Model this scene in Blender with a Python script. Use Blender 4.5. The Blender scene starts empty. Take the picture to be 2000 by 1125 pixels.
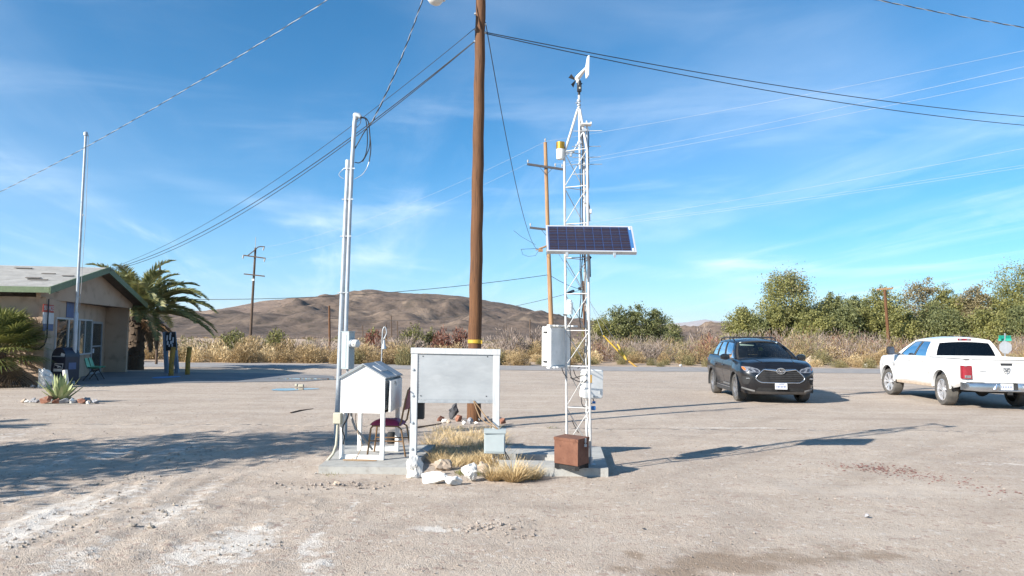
import bpy, math, random
import numpy as np
from mathutils import Vector, Matrix, Euler

# ------------------------------------------------------------------ camera, sky, sun, exposure
SC = bpy.context.scene
COL = SC.collection
R = math.radians
F = 1444.0                 # focal length in pixels of a 2000 px wide picture
PITCH, ROLL, CAMZ = 3.76, 0.5, 1.7
cam_d = bpy.data.cameras.new('camera')
cam_d.sensor_width = 36.0
cam_d.lens = F / 2000 * 36.0
cam_d.clip_start = 0.1
cam_d.clip_end = 30000
cam = bpy.data.objects.new('camera', cam_d)
COL.objects.link(cam)
CAMR = Matrix.Rotation(R(90 + PITCH), 3, 'X') @ Matrix.Rotation(R(ROLL), 3, 'Z')
cam.matrix_world = Matrix.Translation((0, 0, CAMZ)) @ CAMR.to_4x4()
SC.camera = cam

SUN_EL, SUN_AZ = 28.0, math.degrees(math.atan2(-0.81, -0.59))   # azimuth from +Y towards +X
world = bpy.data.worlds.new('World')
SC.world = world
world.use_nodes = True
SUN_STRENGTH, SKY_STRENGTH, EXPOSURE = 5.0, 0.082, 1.10


def build_world():
 nt = world.node_tree
 N, L = nt.nodes, nt.links
 N.clear()
 out = N.new('ShaderNodeOutputWorld')
 bg = N.new('ShaderNodeBackground')
 bg.inputs['Strength'].default_value = SKY_STRENGTH
 sky = N.new('ShaderNodeTexSky')
 sky.sky_type = 'NISHITA'
 sky.sun_disc = False
 sky.sun_elevation = R(SUN_EL)
 sky.sun_rotation = R(SUN_AZ)
 sky.altitude = 1500
 sky.air_density = 1.0
 sky.dust_density = 0.0
 sky.ozone_density = 6.0
 # thin cirrus on a high plane: the view direction divided by its height, stretched along +Y
 tc = N.new('ShaderNodeTexCoord')
 sep = N.new('ShaderNodeSeparateXYZ')
 L.new(tc.outputs['Generated'], sep.inputs[0])

 def math_(op, a, b=None, clamp=False):
  n = N.new('ShaderNodeMath')
  n.operation = op
  n.use_clamp = clamp
  for i, v in enumerate((a, b)):
   if v is None:
    continue
   if isinstance(v, (int, float)):
    n.inputs[i].default_value = v
   else:
    L.new(v, n.inputs[i])
  return n.outputs[0]
 zc = math_('ADD', math_('MAXIMUM', sep.outputs['Z'], 0.0), 0.06)
 u = math_('DIVIDE', sep.outputs['X'], zc)
 v = math_('DIVIDE', sep.outputs['Y'], zc)

 def comb(a, b):
  c = N.new('ShaderNodeCombineXYZ')
  L.new(a, c.inputs[0])
  L.new(b, c.inputs[1])
  return c.outputs[0]

 def noise(vec, scale, detail, rough, dist, off):
  m = N.new('ShaderNodeMapping')
  m.inputs['Location'].default_value = off
  L.new(vec, m.inputs['Vector'])
  n = N.new('ShaderNodeTexNoise')
  n.inputs['Scale'].default_value = scale
  n.inputs['Detail'].default_value = detail
  n.inputs['Roughness'].default_value = rough
  n.inputs['Distortion'].default_value = dist
  L.new(m.outputs[0], n.inputs['Vector'])
  return n.outputs['Fac']
 # two streak directions fanning out a little
 ua = math_('ADD', u, math_('MULTIPLY', v, 0.22))
 s1 = noise(comb(math_('MULTIPLY', ua, 1.5), math_('MULTIPLY', v, 0.22)), 1.3, 8, 0.62, 0.5, (3.1, 1.7, 0))
 az = N.new('ShaderNodeMath')
 az.operation = 'ARCTAN2'
 L.new(sep.outputs['X'], az.inputs[0])
 L.new(sep.outputs['Y'], az.inputs[1])
 el = sep.outputs['Z']
 s2 = noise(comb(math_('ADD', math_('MULTIPLY', az.outputs[0], 3.0), math_('MULTIPLY', el, 4.0)), math_('SUBTRACT', math_('MULTIPLY', el, 15.0), math_('MULTIPLY', az.outputs[0], 1.1))), 0.85, 7, 0.58, 0.6, (4.4, 2.2, 0))
 veil = noise(comb(math_('MULTIPLY', az.outputs[0], 1.6), math_('MULTIPLY', el, 4.0)), 1.0, 4, 0.5, 0.4, (2.0, 5.0, 0))
 big = noise(comb(u, math_('MULTIPLY', v, 0.7)), 0.55, 3, 0.5, 0.0, (1.3, 7.7, 0))

 def ramp(x, lo, hi):
  m = N.new('ShaderNodeMapRange')
  m.interpolation_type = 'SMOOTHSTEP'
  m.inputs['From Min'].default_value = lo
  m.inputs['From Max'].default_value = hi
  L.new(x, m.inputs['Value'])
  return m.outputs['Result']
 c = math_('ADD', math_('MULTIPLY', ramp(s1, 0.44, 0.80), 0.55), math_('MULTIPLY', ramp(s2, 0.46, 0.76), 0.95))
 c = math_('MULTIPLY', c, ramp(big, 0.30, 0.56))
 lowband = ramp(sep.outputs['Z'], 0.36, 0.10)
 c = math_('MULTIPLY', c, math_('ADD', math_('MULTIPLY', lowband, 0.90), 0.10))
 c = math_('ADD', math_('MULTIPLY', c, 0.52), math_('MULTIPLY', ramp(veil, 0.34, 0.72), 0.11), True)
 hs = N.new('ShaderNodeHueSaturation')
 hs.inputs['Hue'].default_value = 0.488
 hs.inputs['Saturation'].default_value = 1.20
 hs.inputs['Value'].default_value = 1.0
 L.new(sky.outputs[0], hs.inputs['Color'])
 mix = N.new('ShaderNodeMix')
 mix.data_type = 'RGBA'
 L.new(c, mix.inputs['Factor'])
 L.new(hs.outputs[0], mix.inputs['A'])
 mix.inputs['B'].default_value = (8.2, 8.9, 9.6, 1)
 L.new(mix.outputs['Result'], bg.inputs['Color'])
 L.new(bg.outputs[0], out.inputs['Surface'])


build_world()
sun_d = bpy.data.lights.new('sun', 'SUN')
sun_d.energy = SUN_STRENGTH
sun_d.angle = R(0.5)
sun_d.color = (1.0, 0.945, 0.86)
sun = bpy.data.objects.new('sun', sun_d)
COL.objects.link(sun)
SUN_DIR = Vector((math.sin(R(SUN_AZ)) * math.cos(R(SUN_EL)), math.cos(R(SUN_AZ)) * math.cos(R(SUN_EL)), math.sin(R(SUN_EL))))
sun.rotation_euler = SUN_DIR.to_track_quat('Z', 'Y').to_euler()
sun.location = (0, 0, 60)

SC.view_settings.view_transform = 'Standard'
SC.view_settings.look = 'None'
SC.view_settings.exposure = EXPOSURE
SC.view_settings.gamma = 1.0
SC.view_settings.use_curve_mapping = False
SC.render.engine = 'CYCLES'
SC.cycles.use_denoising = True
SC.cycles.max_bounces = 8
SC.cycles.transparent_max_bounces = 12

# ------------------------------------------------------------------ helpers


def ray(px, py):
 """Direction through a point of the 2000 x 1125 photograph; used to read real positions off it."""
 return CAMR @ Vector(((px - 1000) / F, -(py - 562.5) / F, -1))


def G(px, py, z=0.0):
 d = ray(px, py)
 t = (z - CAMZ) / d.z
 return Vector((d.x * t, d.y * t, z))


def P(px, py, Y):
 d = ray(px, py)
 t = Y / d.y
 return Vector((d.x * t, Y, CAMZ + d.z * t))


def onplane(px, py, A, B):
 """Point where the ray meets the vertical plane through A and B."""
 n = Vector((-(B.y - A.y), B.x - A.x, 0))
 d = ray(px, py)
 o = Vector((0, 0, CAMZ))
 t = n.dot(Vector((A.x, A.y, 0)) - o) / n.dot(d)
 return o + d * t


def hash01(a, b, seed):
 n = (a * 374761393 + b * 668265263 + seed * 982451653) & 0xffffffff
 n = ((n ^ (n >> 13)) * 1274126177) & 0xffffffff
 return ((n ^ (n >> 16)) & 0xffff) / 65535.0


def vnoise(x, y, seed=0):
 x = np.asarray(x, float)
 y = np.asarray(y, float)
 xi = np.floor(x).astype(np.int64)
 yi = np.floor(y).astype(np.int64)
 xf, yf = x - xi, y - yi
 u, v = xf * xf * (3 - 2 * xf), yf * yf * (3 - 2 * yf)
 a = hash01(xi, yi, seed) * (1 - u) + hash01(xi + 1, yi, seed) * u
 b = hash01(xi, yi + 1, seed) * (1 - u) + hash01(xi + 1, yi + 1, seed) * u
 return a * (1 - v) + b * v


def fbm(x, y, oct=5, seed=0, gain=0.5):
 s, a, t = 0.0, 1.0, 0.0
 for i in range(oct):
  s = s + a * vnoise(x * 2 ** i + 17.3 * i, y * 2 ** i - 9.1 * i, seed + i)
  t += a
  a *= gain
 return s / t


ORG = {}


class MB:
 """Collects geometry and links it as ONE mesh object."""

 def __init__(self):
  self.V, self.F, self.M, self.n = [], [], [], 0

 def add(self, V, F, mi=0):
  V = np.asarray(V, float).reshape(-1, 3)
  F = np.asarray(F, int)
  if F.ndim == 1:
   F = F.reshape(1, -1)
  self.F.append(F + self.n)
  self.M.append(np.full(len(F), mi, int))
  self.V.append(V)
  self.n += len(V)

 def poly(self, pts, mi=0):
  self.add([tuple(p) for p in pts], list(range(len(pts))), mi)

 def box(self, c, s, mi=0, rot=None, ch=0.0):
  """Box centred on c with full size s; rot is a 3x3 matrix; ch chamfers the edges."""
  hx, hy, hz = s[0] / 2, s[1] / 2, s[2] / 2
  if ch <= 0:
   v = [(x, y, z) for x in (-hx, hx) for y in (-hy, hy) for z in (-hz, hz)]
   q = [(0, 1, 3, 2), (4, 6, 7, 5), (0, 4, 5, 1), (2, 3, 7, 6), (0, 2, 6, 4), (1, 5, 7, 3)]
   chunks = [q]
  else:
   ch = min(ch, hx * .9, hy * .9, hz * .9)
   v, idx = [], {}
   for sx in (-1, 1):
    for sy in (-1, 1):
     for sz in (-1, 1):
      for ax in range(3):
       p = [sx * (hx - ch), sy * (hy - ch), sz * (hz - ch)]
       p[ax] += (sx, sy, sz)[ax] * ch
       idx[(sx, sy, sz, ax)] = len(v)
       v.append(tuple(p))
   q, t = [], []
   order = [(-1, -1), (1, -1), (1, 1), (-1, 1)]
   for ax in range(3):
    for s_ in (-1, 1):
     f = []
     for (a, b) in order:
      k = [a, b]
      k.insert(ax, s_)
      f.append(idx[tuple(k) + (ax,)])
     q.append(tuple(f if (s_ > 0) == (ax != 1) else f[::-1]))
   for ax in range(3):
    o1, o2 = [a for a in range(3) if a != ax]
    for s1 in (-1, 1):
     for s2 in (-1, 1):
      f = []
      for e in (-1, 1):
       k = [0, 0, 0]
       k[ax] = e
       k[o1] = s1
       k[o2] = s2
       f.append((idx[tuple(k) + (o1,)], idx[tuple(k) + (o2,)]))
      q.append((f[0][0], f[1][0], f[1][1], f[0][1]))
   for sx in (-1, 1):
    for sy in (-1, 1):
     for sz in (-1, 1):
      t.append(tuple(idx[(sx, sy, sz, a)] for a in range(3)))
   chunks = [q, t]
  v = np.array(v)
  if rot is not None:
   v = v @ np.array(rot).T
  v = v + np.array(tuple(c))
  base = self.n
  self.V.append(v)
  for ck in chunks:
   self.F.append(np.array(ck) + base)
   self.M.append(np.full(len(ck), mi, int))
  self.n += len(v)

 def bar(self, a, b, w, h=None, mi=0, up=(0, 0, 1), ch=0.0):
  """Square bar from a to b."""
  a, b = Vector(a), Vector(b)
  d = b - a
  x = d.normalized()
  up = Vector(up)
  if abs(x.dot(up)) > 0.98:
   up = Vector((0, 1, 0))
  y = up.cross(x).normalized()
  z = x.cross(y)
  self.box((a + b) / 2, (d.length, w, h or w), mi, Matrix((x, y, z)).transposed(), ch)

 def tube(self, pts, r, n=8, mi=0, caps=True):
  pts = np.array([tuple(p) for p in pts], float)
  k = len(pts)
  r = np.full(k, float(r)) if np.isscalar(r) else np.array(r, float)
  tan = np.gradient(pts, axis=0) if k > 2 else np.repeat((pts[1] - pts[0])[None], k, 0)
  tan /= np.maximum(np.linalg.norm(tan, axis=1, keepdims=True), 1e-9)
  ref = np.array((0, 0, 1.0)) if abs(tan[0][2]) < 0.9 else np.array((0, 1.0, 0))
  ring = []
  nrm = ref - tan[0] * ref.dot(tan[0])
  nrm /= np.linalg.norm(nrm)
  ang = np.arange(n) / n * 2 * math.pi
  for i in range(k):
   nrm = nrm - tan[i] * nrm.dot(tan[i])
   nrm /= max(np.linalg.norm(nrm), 1e-9)
   bi = np.cross(tan[i], nrm)
   ring.append(pts[i] + r[i] * (np.cos(ang)[:, None] * nrm + np.sin(ang)[:, None] * bi))
  V = np.concatenate(ring)
  F_ = []
  for i in range(k - 1):
   for j in range(n):
    j2 = (j + 1) % n
    F_.append((i * n + j, i * n + j2, (i + 1) * n + j2, (i + 1) * n + j))
  b = self.n
  self.add(V, F_, mi)
  if caps:
   self.F.append(np.array([list(range(b, b + n))[::-1]]))
   self.F.append(np.array([list(range(b + (k - 1) * n, b + k * n))]))
   self.M += [np.array([mi]), np.array([mi])]

 def lathe(self, prof, c=(0, 0, 0), n=24, mi=0, axis=(0, 0, 1), arc=None):
  """Revolve (radius, height) pairs about axis through c."""
  ax = Vector(axis).normalized()
  q = Vector((0, 0, 1)).rotation_difference(ax).to_matrix()
  ang = np.arange(n) / n * 2 * math.pi
  V = []
  for (r, h) in prof:
   for a in ang:
    V.append(q @ Vector((r * math.cos(a), r * math.sin(a), h)) + Vector(c))
  F_ = []
  for i in range(len(prof) - 1):
   for j in range(n):
    j2 = (j + 1) % n
    F_.append((i * n + j, i * n + j2, (i + 1) * n + j2, (i + 1) * n + j))
  self.add([tuple(v) for v in V], F_, mi)

 def prism(self, poly, vec, mi=0):
  """Extrude a planar polygon along vec."""
  k = len(poly)
  vec = Vector(vec)
  V = [tuple(Vector(p)) for p in poly] + [tuple(Vector(p) + vec) for p in poly]
  b = self.n
  self.add(V, [[i, (i + 1) % k, k + (i + 1) % k, k + i] for i in range(k)], mi)
  self.F.append(np.array([list(range(b, b + k))[::-1]]))
  self.F.append(np.array([list(range(b + k, b + 2 * k))]))
  self.M += [np.array([mi]), np.array([mi])]

 def grid(self, fn, us, vs, mi=0, keep=None):
  nu, nv = len(us), len(vs)
  V = [tuple(fn(u, v)) for u in us for v in vs]
  F_ = []
  for i in range(nu - 1):
   for j in range(nv - 1):
    if keep is None or keep(i, j):
     F_.append((i * nv + j, (i + 1) * nv + j, (i + 1) * nv + j + 1, i * nv + j + 1))
  if F_:
   self.add(V, F_, mi)

 def mesh(self, name, off=(0, 0, 0), smooth=None):
  me = bpy.data.meshes.new(name)
  if not self.V:
   return me
  V = np.concatenate(self.V) - np.array(tuple(off))
  lens = np.concatenate([np.full(len(f), f.shape[1], int) for f in self.F])
  loops = np.concatenate([f.ravel() for f in self.F])
  starts = np.concatenate([[0], np.cumsum(lens)[:-1]])
  me.vertices.add(len(V))
  me.vertices.foreach_set('co', V.ravel())
  me.loops.add(len(loops))
  me.loops.foreach_set('vertex_index', loops.astype(np.int32))
  me.polygons.add(len(lens))
  me.polygons.foreach_set('loop_start', starts.astype(np.int32))
  me.polygons.foreach_set('material_index', np.concatenate(self.M).astype(np.int32))
  me.update(calc_edges=True)
  me.validate()
  if smooth:
   me.polygons.foreach_set('use_smooth', np.ones(len(me.polygons), bool))
   me.set_sharp_from_angle(angle=R(smooth))
  else:
   me.polygons.foreach_set('use_smooth', np.zeros(len(me.polygons), bool))
  return me

 def build(self, name, mats, parent=None, smooth=None, loc=None):
  if not isinstance(mats, (list, tuple)):
   mats = [mats]
  off = Vector((0, 0, 0))
  if parent is not None:
   off = ORG.get(parent.name, off)
  elif loc is not None:
   off = Vector(loc)
  me = self.mesh(name, off, smooth)
  for m in mats:
   me.materials.append(m)
  o = bpy.data.objects.new(name, me)
  COL.objects.link(o)
  if parent is not None:
   o.parent = parent
  elif loc is not None:
   o.location = loc
  ORG[o.name] = Vector(off)
  return o


def tag(o, label=None, cat=None, group=None, kind=None):
 for k, v in (('label', label), ('category', cat), ('group', group), ('kind', kind)):
  if v:
   o[k] = v
 return o


def thing(name, label, cat, loc=(0, 0, 0), rz=0.0, group=None, local=False):
 o = bpy.data.objects.new(name, None)
 o.empty_display_size = 0.2
 o.location = loc
 o.rotation_euler = (0, 0, rz)
 COL.objects.link(o)
 ORG[o.name] = Vector((0, 0, 0)) if local else Vector(loc)
 return tag(o, label, cat, group)


def children(o):
 return [c for c in bpy.data.objects if c.parent == o]


def copy_tree(o, kids, loc, rz=0.0, sc=1.0, label=None):
 c = o.copy()
 COL.objects.link(c)
 c.location = loc
 c.rotation_euler = (0, 0, rz)
 c.scale = (sc, sc, sc)
 if label:
  c['label'] = label
 for k in kids:
  d = k.copy()
  COL.objects.link(d)
  d.parent = c
 return c


# ------------------------------------------------------------------ materials
def base_mat(name):
 m = bpy.data.materials.new(name)
 m.use_nodes = True
 nt = m.node_tree
 b = nt.nodes['Principled BSDF']
 return m, nt, b


def pm(name, c1, c2=None, scale=8.0, rough=0.7, metal=0.0, bump=0.0, bscale=None, detail=6, lo=0.35, hi=0.65,
  stretch=(1, 1, 1), coat=0.0, spec=0.5, c3=None, s3=40.0, amt3=0.5, island=False, dist=0.0):
 """Two colours mixed by noise (object coordinates), optional third speckle colour, bump and per-piece variation."""
 m, nt, b = base_mat(name)
 N, L = nt.nodes, nt.links
 tc = N.new('ShaderNodeTexCoord')
 mp = N.new('ShaderNodeMapping')
 mp.inputs['Scale'].default_value = stretch
 L.new(tc.outputs['Object'], mp.inputs['Vector'])
 b.inputs['Roughness'].default_value = rough
 b.inputs['Metallic'].default_value = metal
 b.inputs['Coat Weight'].default_value = coat
 b.inputs['Coat Roughness'].default_value = 0.03
 b.inputs['Specular IOR Level'].default_value = spec
 c1 = (*c1, 1)
 c2 = (*c2, 1) if c2 else c1
 n = N.new('ShaderNodeTexNoise')
 n.inputs['Scale'].default_value = scale
 n.inputs['Detail'].default_value = detail
 n.inputs['Roughness'].default_value = 0.6
 n.inputs['Distortion'].default_value = dist
 L.new(mp.outputs[0], n.inputs['Vector'])
 fac = n.outputs['Fac']
 if island:
  g = N.new('ShaderNodeNewGeometry')
  a = N.new('ShaderNodeMath')
  a.operation = 'MULTIPLY_ADD'
  L.new(g.outputs['Random Per Island'], a.inputs[0])
  a.inputs[1].default_value = 0.36
  s = N.new('ShaderNodeMath')
  s.operation = 'SUBTRACT'
  L.new(fac, s.inputs[0])
  s.inputs[1].default_value = 0.18
  L.new(s.outputs[0], a.inputs[2])
  fac = a.outputs[0]
 mr = N.new('ShaderNodeMapRange')
 mr.inputs['From Min'].default_value = lo
 mr.inputs['From Max'].default_value = hi
 L.new(fac, mr.inputs['Value'])
 mx = N.new('ShaderNodeMix')
 mx.data_type = 'RGBA'
 L.new(mr.outputs[0], mx.inputs['Factor'])
 mx.inputs['A'].default_value = c1
 mx.inputs['B'].default_value = c2
 colr = mx.outputs['Result']
 if c3:
  n3 = N.new('ShaderNodeTexNoise')
  n3.inputs['Scale'].default_value = s3
  n3.inputs['Detail'].default_value = 4
  L.new(mp.outputs[0], n3.inputs['Vector'])
  m3 = N.new('ShaderNodeMapRange')
  m3.inputs['From Min'].default_value = 0.56
  m3.inputs['From Max'].default_value = 0.70
  m3.inputs['To Max'].default_value = amt3
  L.new(n3.outputs['Fac'], m3.inputs['Value'])
  x3 = N.new('ShaderNodeMix')
  x3.data_type = 'RGBA'
  L.new(m3.outputs[0], x3.inputs['Factor'])
  L.new(colr, x3.inputs['A'])
  x3.inputs['B'].default_value = (*c3, 1)
  colr = x3.outputs['Result']
 L.new(colr, b.inputs['Base Color'])
 if bump > 0:
  nb = N.new('ShaderNodeTexNoise')
  nb.inputs['Scale'].default_value = bscale or scale * 3
  nb.inputs['Detail'].default_value = 6
  L.new(mp.outputs[0], nb.inputs['Vector'])
  bp = N.new('ShaderNodeBump')
  bp.inputs['Strength'].default_value = 1.0
  bp.inputs['Distance'].default_value = bump
  L.new(nb.outputs['Fac'], bp.inputs['Height'])
  L.new(bp.outputs[0], b.inputs['Normal'])
 return m


def leaf_mat(name, c1, c2, trans=0.25, scale=1.2, rough=0.6, lo=0.3, hi=0.7):
 m = pm(name, c1, c2, scale=scale, rough=rough, island=True, lo=lo, hi=hi)
 nt = m.node_tree
 N, L = nt.nodes, nt.links
 b = N['Principled BSDF']
 src = b.inputs['Base Color'].links[0].from_socket
 t = N.new('ShaderNodeBsdfTranslucent')
 L.new(src, t.inputs['Color'])
 mx = N.new('ShaderNodeMixShader')
 mx.inputs[0].default_value = trans
 L.new(b.outputs[0], mx.inputs[1])
 L.new(t.outputs[0], mx.inputs[2])
 L.new(mx.outputs[0], N['Material Output'].inputs['Surface'])
 return m


def glass_mat(name, tint, trans, rough=0.02, refl=1.0):
 m, nt, b = base_mat(name)
 N, L = nt.nodes, nt.links
 gl = N.new('ShaderNodeBsdfGlossy')
 gl.inputs['Roughness'].default_value = rough
 gl.inputs['Color'].default_value = (1, 1, 1, 1)
 tr = N.new('ShaderNodeBsdfTransparent')
 tr.inputs['Color'].default_value = (*trans, 1)
 df = N.new('ShaderNodeBsdfDiffuse')
 df.inputs['Color'].default_value = (*tint, 1)
 m1 = N.new('ShaderNodeMixShader')
 m1.inputs[0].default_value = 0.12
 L.new(tr.outputs[0], m1.inputs[1])
 L.new(df.outputs[0], m1.inputs[2])
 fr = N.new('ShaderNodeFresnel')
 fr.inputs['IOR'].default_value = 1.5
 m2 = N.new('ShaderNodeMixShader')
 k = N.new('ShaderNodeMath')
 k.operation = 'MULTIPLY'
 k.inputs[1].default_value = refl
 L.new(fr.outputs[0], k.inputs[0])
 L.new(k.outputs[0], m2.inputs[0])
 L.new(m1.outputs[0], m2.inputs[1])
 L.new(gl.outputs[0], m2.inputs[2])
 L.new(m2.outputs[0], N['Material Output'].inputs['Surface'])
 return m


M = {}
M['white_paint'] = pm('white_paint', (.80, .80, .78), (.70, .69, .66), scale=5, rough=.45, bump=.0006, c3=(.5, .47, .42), s3=30, amt3=.25)
M['white_plastic'] = pm('white_plastic', (.78, .78, .76), (.66, .66, .63), scale=6, rough=.5, c3=(.52, .50, .46), s3=22, amt3=.2)
M['wood_frame_white'] = pm('wood_frame_white', (.53, .54, .545), (.42, .435, .45), scale=9, rough=.55, bump=.001, stretch=(4, 4, .6), c3=(.36, .36, .36), s3=25, amt3=.5)
M['alu'] = pm('aluminium_sheet', (.37, .39, .405), (.30, .32, .335), scale=2.2, rough=.55, metal=.2, stretch=(1, 1, 2.2), c3=(.43, .445, .455), s3=5, amt3=.4)
M['galv'] = pm('galvanised_steel', (.42, .46, .50), (.34, .37, .40), scale=5, rough=.45, metal=.35, c3=(.27, .28, .30), s3=12, amt3=.4)
M['galv_dull'] = pm('dull_galvanised_steel', (.40, .43, .45), (.30, .32, .34), scale=9, rough=.5, metal=.4, c3=(.24, .22, .2), s3=30, amt3=.4)
M['tower'] = pm('tower_white_paint', (.56, .56, .555), (.42, .415, .40), scale=7, rough=.5, c3=(.42, .36, .30), s3=24, amt3=.35)
M['grey_box'] = pm('grey_box_paint', (.36, .41, .42), (.31, .355, .365), scale=4, rough=.5, c3=(.33, .34, .34), s3=25, amt3=.35)
M['rust'] = pm('rusty_steel', (.115, .045, .026), (.17, .075, .045), scale=7, rough=.85, bump=.002, bscale=40, c3=(.07, .028, .02), s3=20, amt3=.6)
M['concrete'] = pm('concrete', (.40, .395, .37), (.30, .295, .275), scale=3.5, rough=.9, bump=.004, bscale=60, c3=(.22, .2, .18), s3=14, amt3=.4)
M['asphalt'] = pm('worn_asphalt', (.30, .28, .265), (.22, .21, .205), scale=1.2, rough=.9, bump=.004, bscale=60, c3=(.30, .27, .24), s3=3, amt3=.5)
M['apron'] = pm('apron_asphalt', (.185, .185, .19), (.13, .135, .145), scale=.8, rough=.88, bump=.003, bscale=50, c3=(.28, .26, .24), s3=5, amt3=.35)
M['stucco'] = pm('tan_stucco', (.47, .345, .25), (.41, .298, .213), scale=1.1, rough=.92, bump=.006, bscale=40, c3=(.24, .17, .12), s3=2.2, amt3=.5)
M['green_trim'] = pm('green_trim_paint', (.12, .165, .085), (.095, .135, .07), scale=5, rough=.6, c3=(.25, .27, .18), s3=18, amt3=.4)
M['eave'] = pm('eave_boards', (.16, .12, .085), (.12, .09, .065), scale=4, rough=.9)
M['shingle'] = pm('grey_shingle', (.42, .41, .39), (.33, .32, .305), scale=2.4, rough=.93, bump=.006, bscale=24, c3=(.25, .24, .22), s3=7, amt3=.45)
M['shingle_dark'] = pm('torn_shingle_underlay', (.17, .15, .13), (.12, .11, .1), scale=9, rough=.95)
M['frame_white'] = pm('window_frame', (.50, .50, .50), (.42, .42, .42), scale=5, rough=.5)
M['door_dark'] = pm('door_metal', (.30, .31, .33), (.25, .26, .28), scale=5, rough=.5)
M['glass'] = glass_mat('window_glass', (.12, .15, .16), (.75, .8, .8), refl=.45)
M['blind'] = pm('window_blind', (.42, .47, .46), (.30, .34, .34), scale=2, rough=.8, stretch=(6, 6, .2))
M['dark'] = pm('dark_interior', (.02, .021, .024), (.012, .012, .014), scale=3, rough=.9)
M['black'] = pm('black_plastic', (.018, .018, .02), (.03, .03, .032), scale=12, rough=.5)
M['black_matt'] = pm('black_matt', (.014, .014, .015), (.022, .022, .022), scale=12, rough=.85)
M['pole_wood'] = pm('utility_pole_wood', (.155, .068, .026), (.09, .039, .016), scale=3.2, rough=.86, bump=.008, bscale=9, stretch=(9, 9, .3), detail=10, c3=(.03, .015, .009), s3=7, amt3=.9)
M['pole_pale'] = pm('pale_pole_wood', (.40, .24, .125), (.26, .15, .075), scale=3, rough=.88, bump=.008, bscale=9, stretch=(6, 6, .3), c3=(.12, .07, .04), s3=6, amt3=.6)
M['pole_far'] = pm('weathered_pole_wood', (.115, .075, .05), (.075, .05, .035), scale=3, rough=.9, stretch=(4, 4, .3))
M['crossarm'] = pm('dark_crossarm', (.075, .07, .075), (.045, .043, .047), scale=4, rough=.75, stretch=(1, 4, 4))
M['insulator'] = pm('grey_insulator', (.45, .43, .40), (.36, .34, .32), scale=9, rough=.3)
M['yellow'] = pm('yellow_plastic', (.50, .33, .03), (.40, .26, .03), scale=7, rough=.5)
M['yellow_old'] = pm('worn_yellow_paint', (.40, .23, .035), (.27, .16, .035), scale=5, rough=.8, c3=(.06, .055, .05), s3=11, amt3=.95, bump=.002)
M['cable'] = pm('black_cable', (.016, .016, .018), (.03, .03, .033), scale=8, rough=.55)
M['cable_alu'] = pm('bare_aluminium_wire', (.62, .63, .64), (.5, .5, .52), scale=9, rough=.4, metal=.6)
M['cable_far'] = pm('pale_far_wire', (.42, .43, .45), (.36, .37, .38), scale=9, rough=.8)
M['cable_tan'] = pm('tan_cable', (.34, .23, .13), (.26, .17, .10), scale=12, rough=.7)
M['cable_grey'] = pm('grey_conduit_cable', (.30, .31, .32), (.23, .24, .25), scale=12, rough=.6)
M['lamp_white'] = pm('lamp_bowl', (.68, .68, .66), (.56, .55, .52), scale=10, rough=.35)
M['brass'] = pm('brass', (.50, .29, .045), (.38, .21, .03), scale=12, rough=.35, metal=.7)
M['cell'] = pm('solar_cell', (.020, .017, .030), (.034, .024, .030), scale=5, rough=.25, spec=.4)
M['cell_back'] = pm('solar_backsheet', (.045, .075, .20), (.04, .065, .17), scale=6, rough=.3)
M['cell_strip'] = pm('solar_blue_strip', (.05, .16, .36), (.04, .13, .3), scale=6, rough=.35)
M['blue_plastic'] = pm('blue_plastic', (.02, .16, .42), (.02, .12, .34), scale=6, rough=.45)
M['beige_plastic'] = pm('beige_plastic', (.44, .42, .33), (.36, .34, .27), scale=8, rough=.6)
M['burgundy'] = pm('burgundy_vinyl', (.30, .028, .11), (.22, .02, .08), scale=9, rough=.5, bump=.001, bscale=90)
M['chair_metal'] = pm('brown_gold_metal', (.27, .165, .085), (.20, .115, .06), scale=9, rough=.4, metal=.5)
M['white_rock'] = pm('white_rock', (.72, .71, .68), (.58, .56, .52), scale=5, rough=.9, bump=.012, bscale=9, c3=(.36, .33, .28), s3=7, amt3=.55)
M['grey_rock'] = pm('grey_rock', (.33, .33, .34), (.22, .22, .24), scale=6, rough=.9, bump=.01, bscale=14, c3=(.5, .5, .5), s3=20, amt3=.5)
M['dark_rock'] = pm('dark_rock', (.045, .047, .055), (.07, .07, .075), scale=6, rough=.85, bump=.01, bscale=14)
M['red_rock'] = pm('red_rock', (.30, .135, .085), (.21, .09, .06), scale=6, rough=.9, bump=.01, bscale=14, c3=(.42, .3, .24), s3=14, amt3=.5)
M['tan_rock'] = pm('tan_rock', (.42, .34, .26), (.32, .25, .19), scale=6, rough=.9, bump=.01, bscale=14)
M['cinder'] = pm('dark_red_cinder', (.22, .115, .095), (.15, .075, .065), scale=20, rough=.95)
M['pebble'] = pm('pebble', (.37, .31, .26), (.21, .175, .15), scale=3, rough=.9, island=True, lo=.2, hi=.8)
M['dirt_clod'] = pm('dirt_clod', (.36, .31, .25), (.26, .22, .18), scale=6, rough=.95, bump=.01, bscale=30)
M['navy'] = pm('navy_mailbox_paint', (.008, .012, .030), (.011, .015, .036), scale=5, rough=.42)
M['red_sign'] = pm('red_sign', (.42, .06, .03), (.35, .05, .028), scale=5, rough=.6)
M['sign_white'] = pm('sign_white', (.58, .58, .58), (.5, .5, .5), scale=5, rough=.6)
M['sign_blue'] = pm('sign_blue', (.085, .125, .25), (.07, .10, .2), scale=5, rough=.6)
M['chair_green'] = pm('mint_plastic', (.16, .42, .25), (.13, .36, .21), scale=5, rough=.5)
M['paper'] = pm('paper', (.62, .62, .62), (.5, .5, .55), scale=5, rough=.8)
M['board_frame'] = pm('blue_grey_wood', (.20, .25, .31), (.15, .19, .25), scale=5, rough=.8, stretch=(4, 4, .5))
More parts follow.
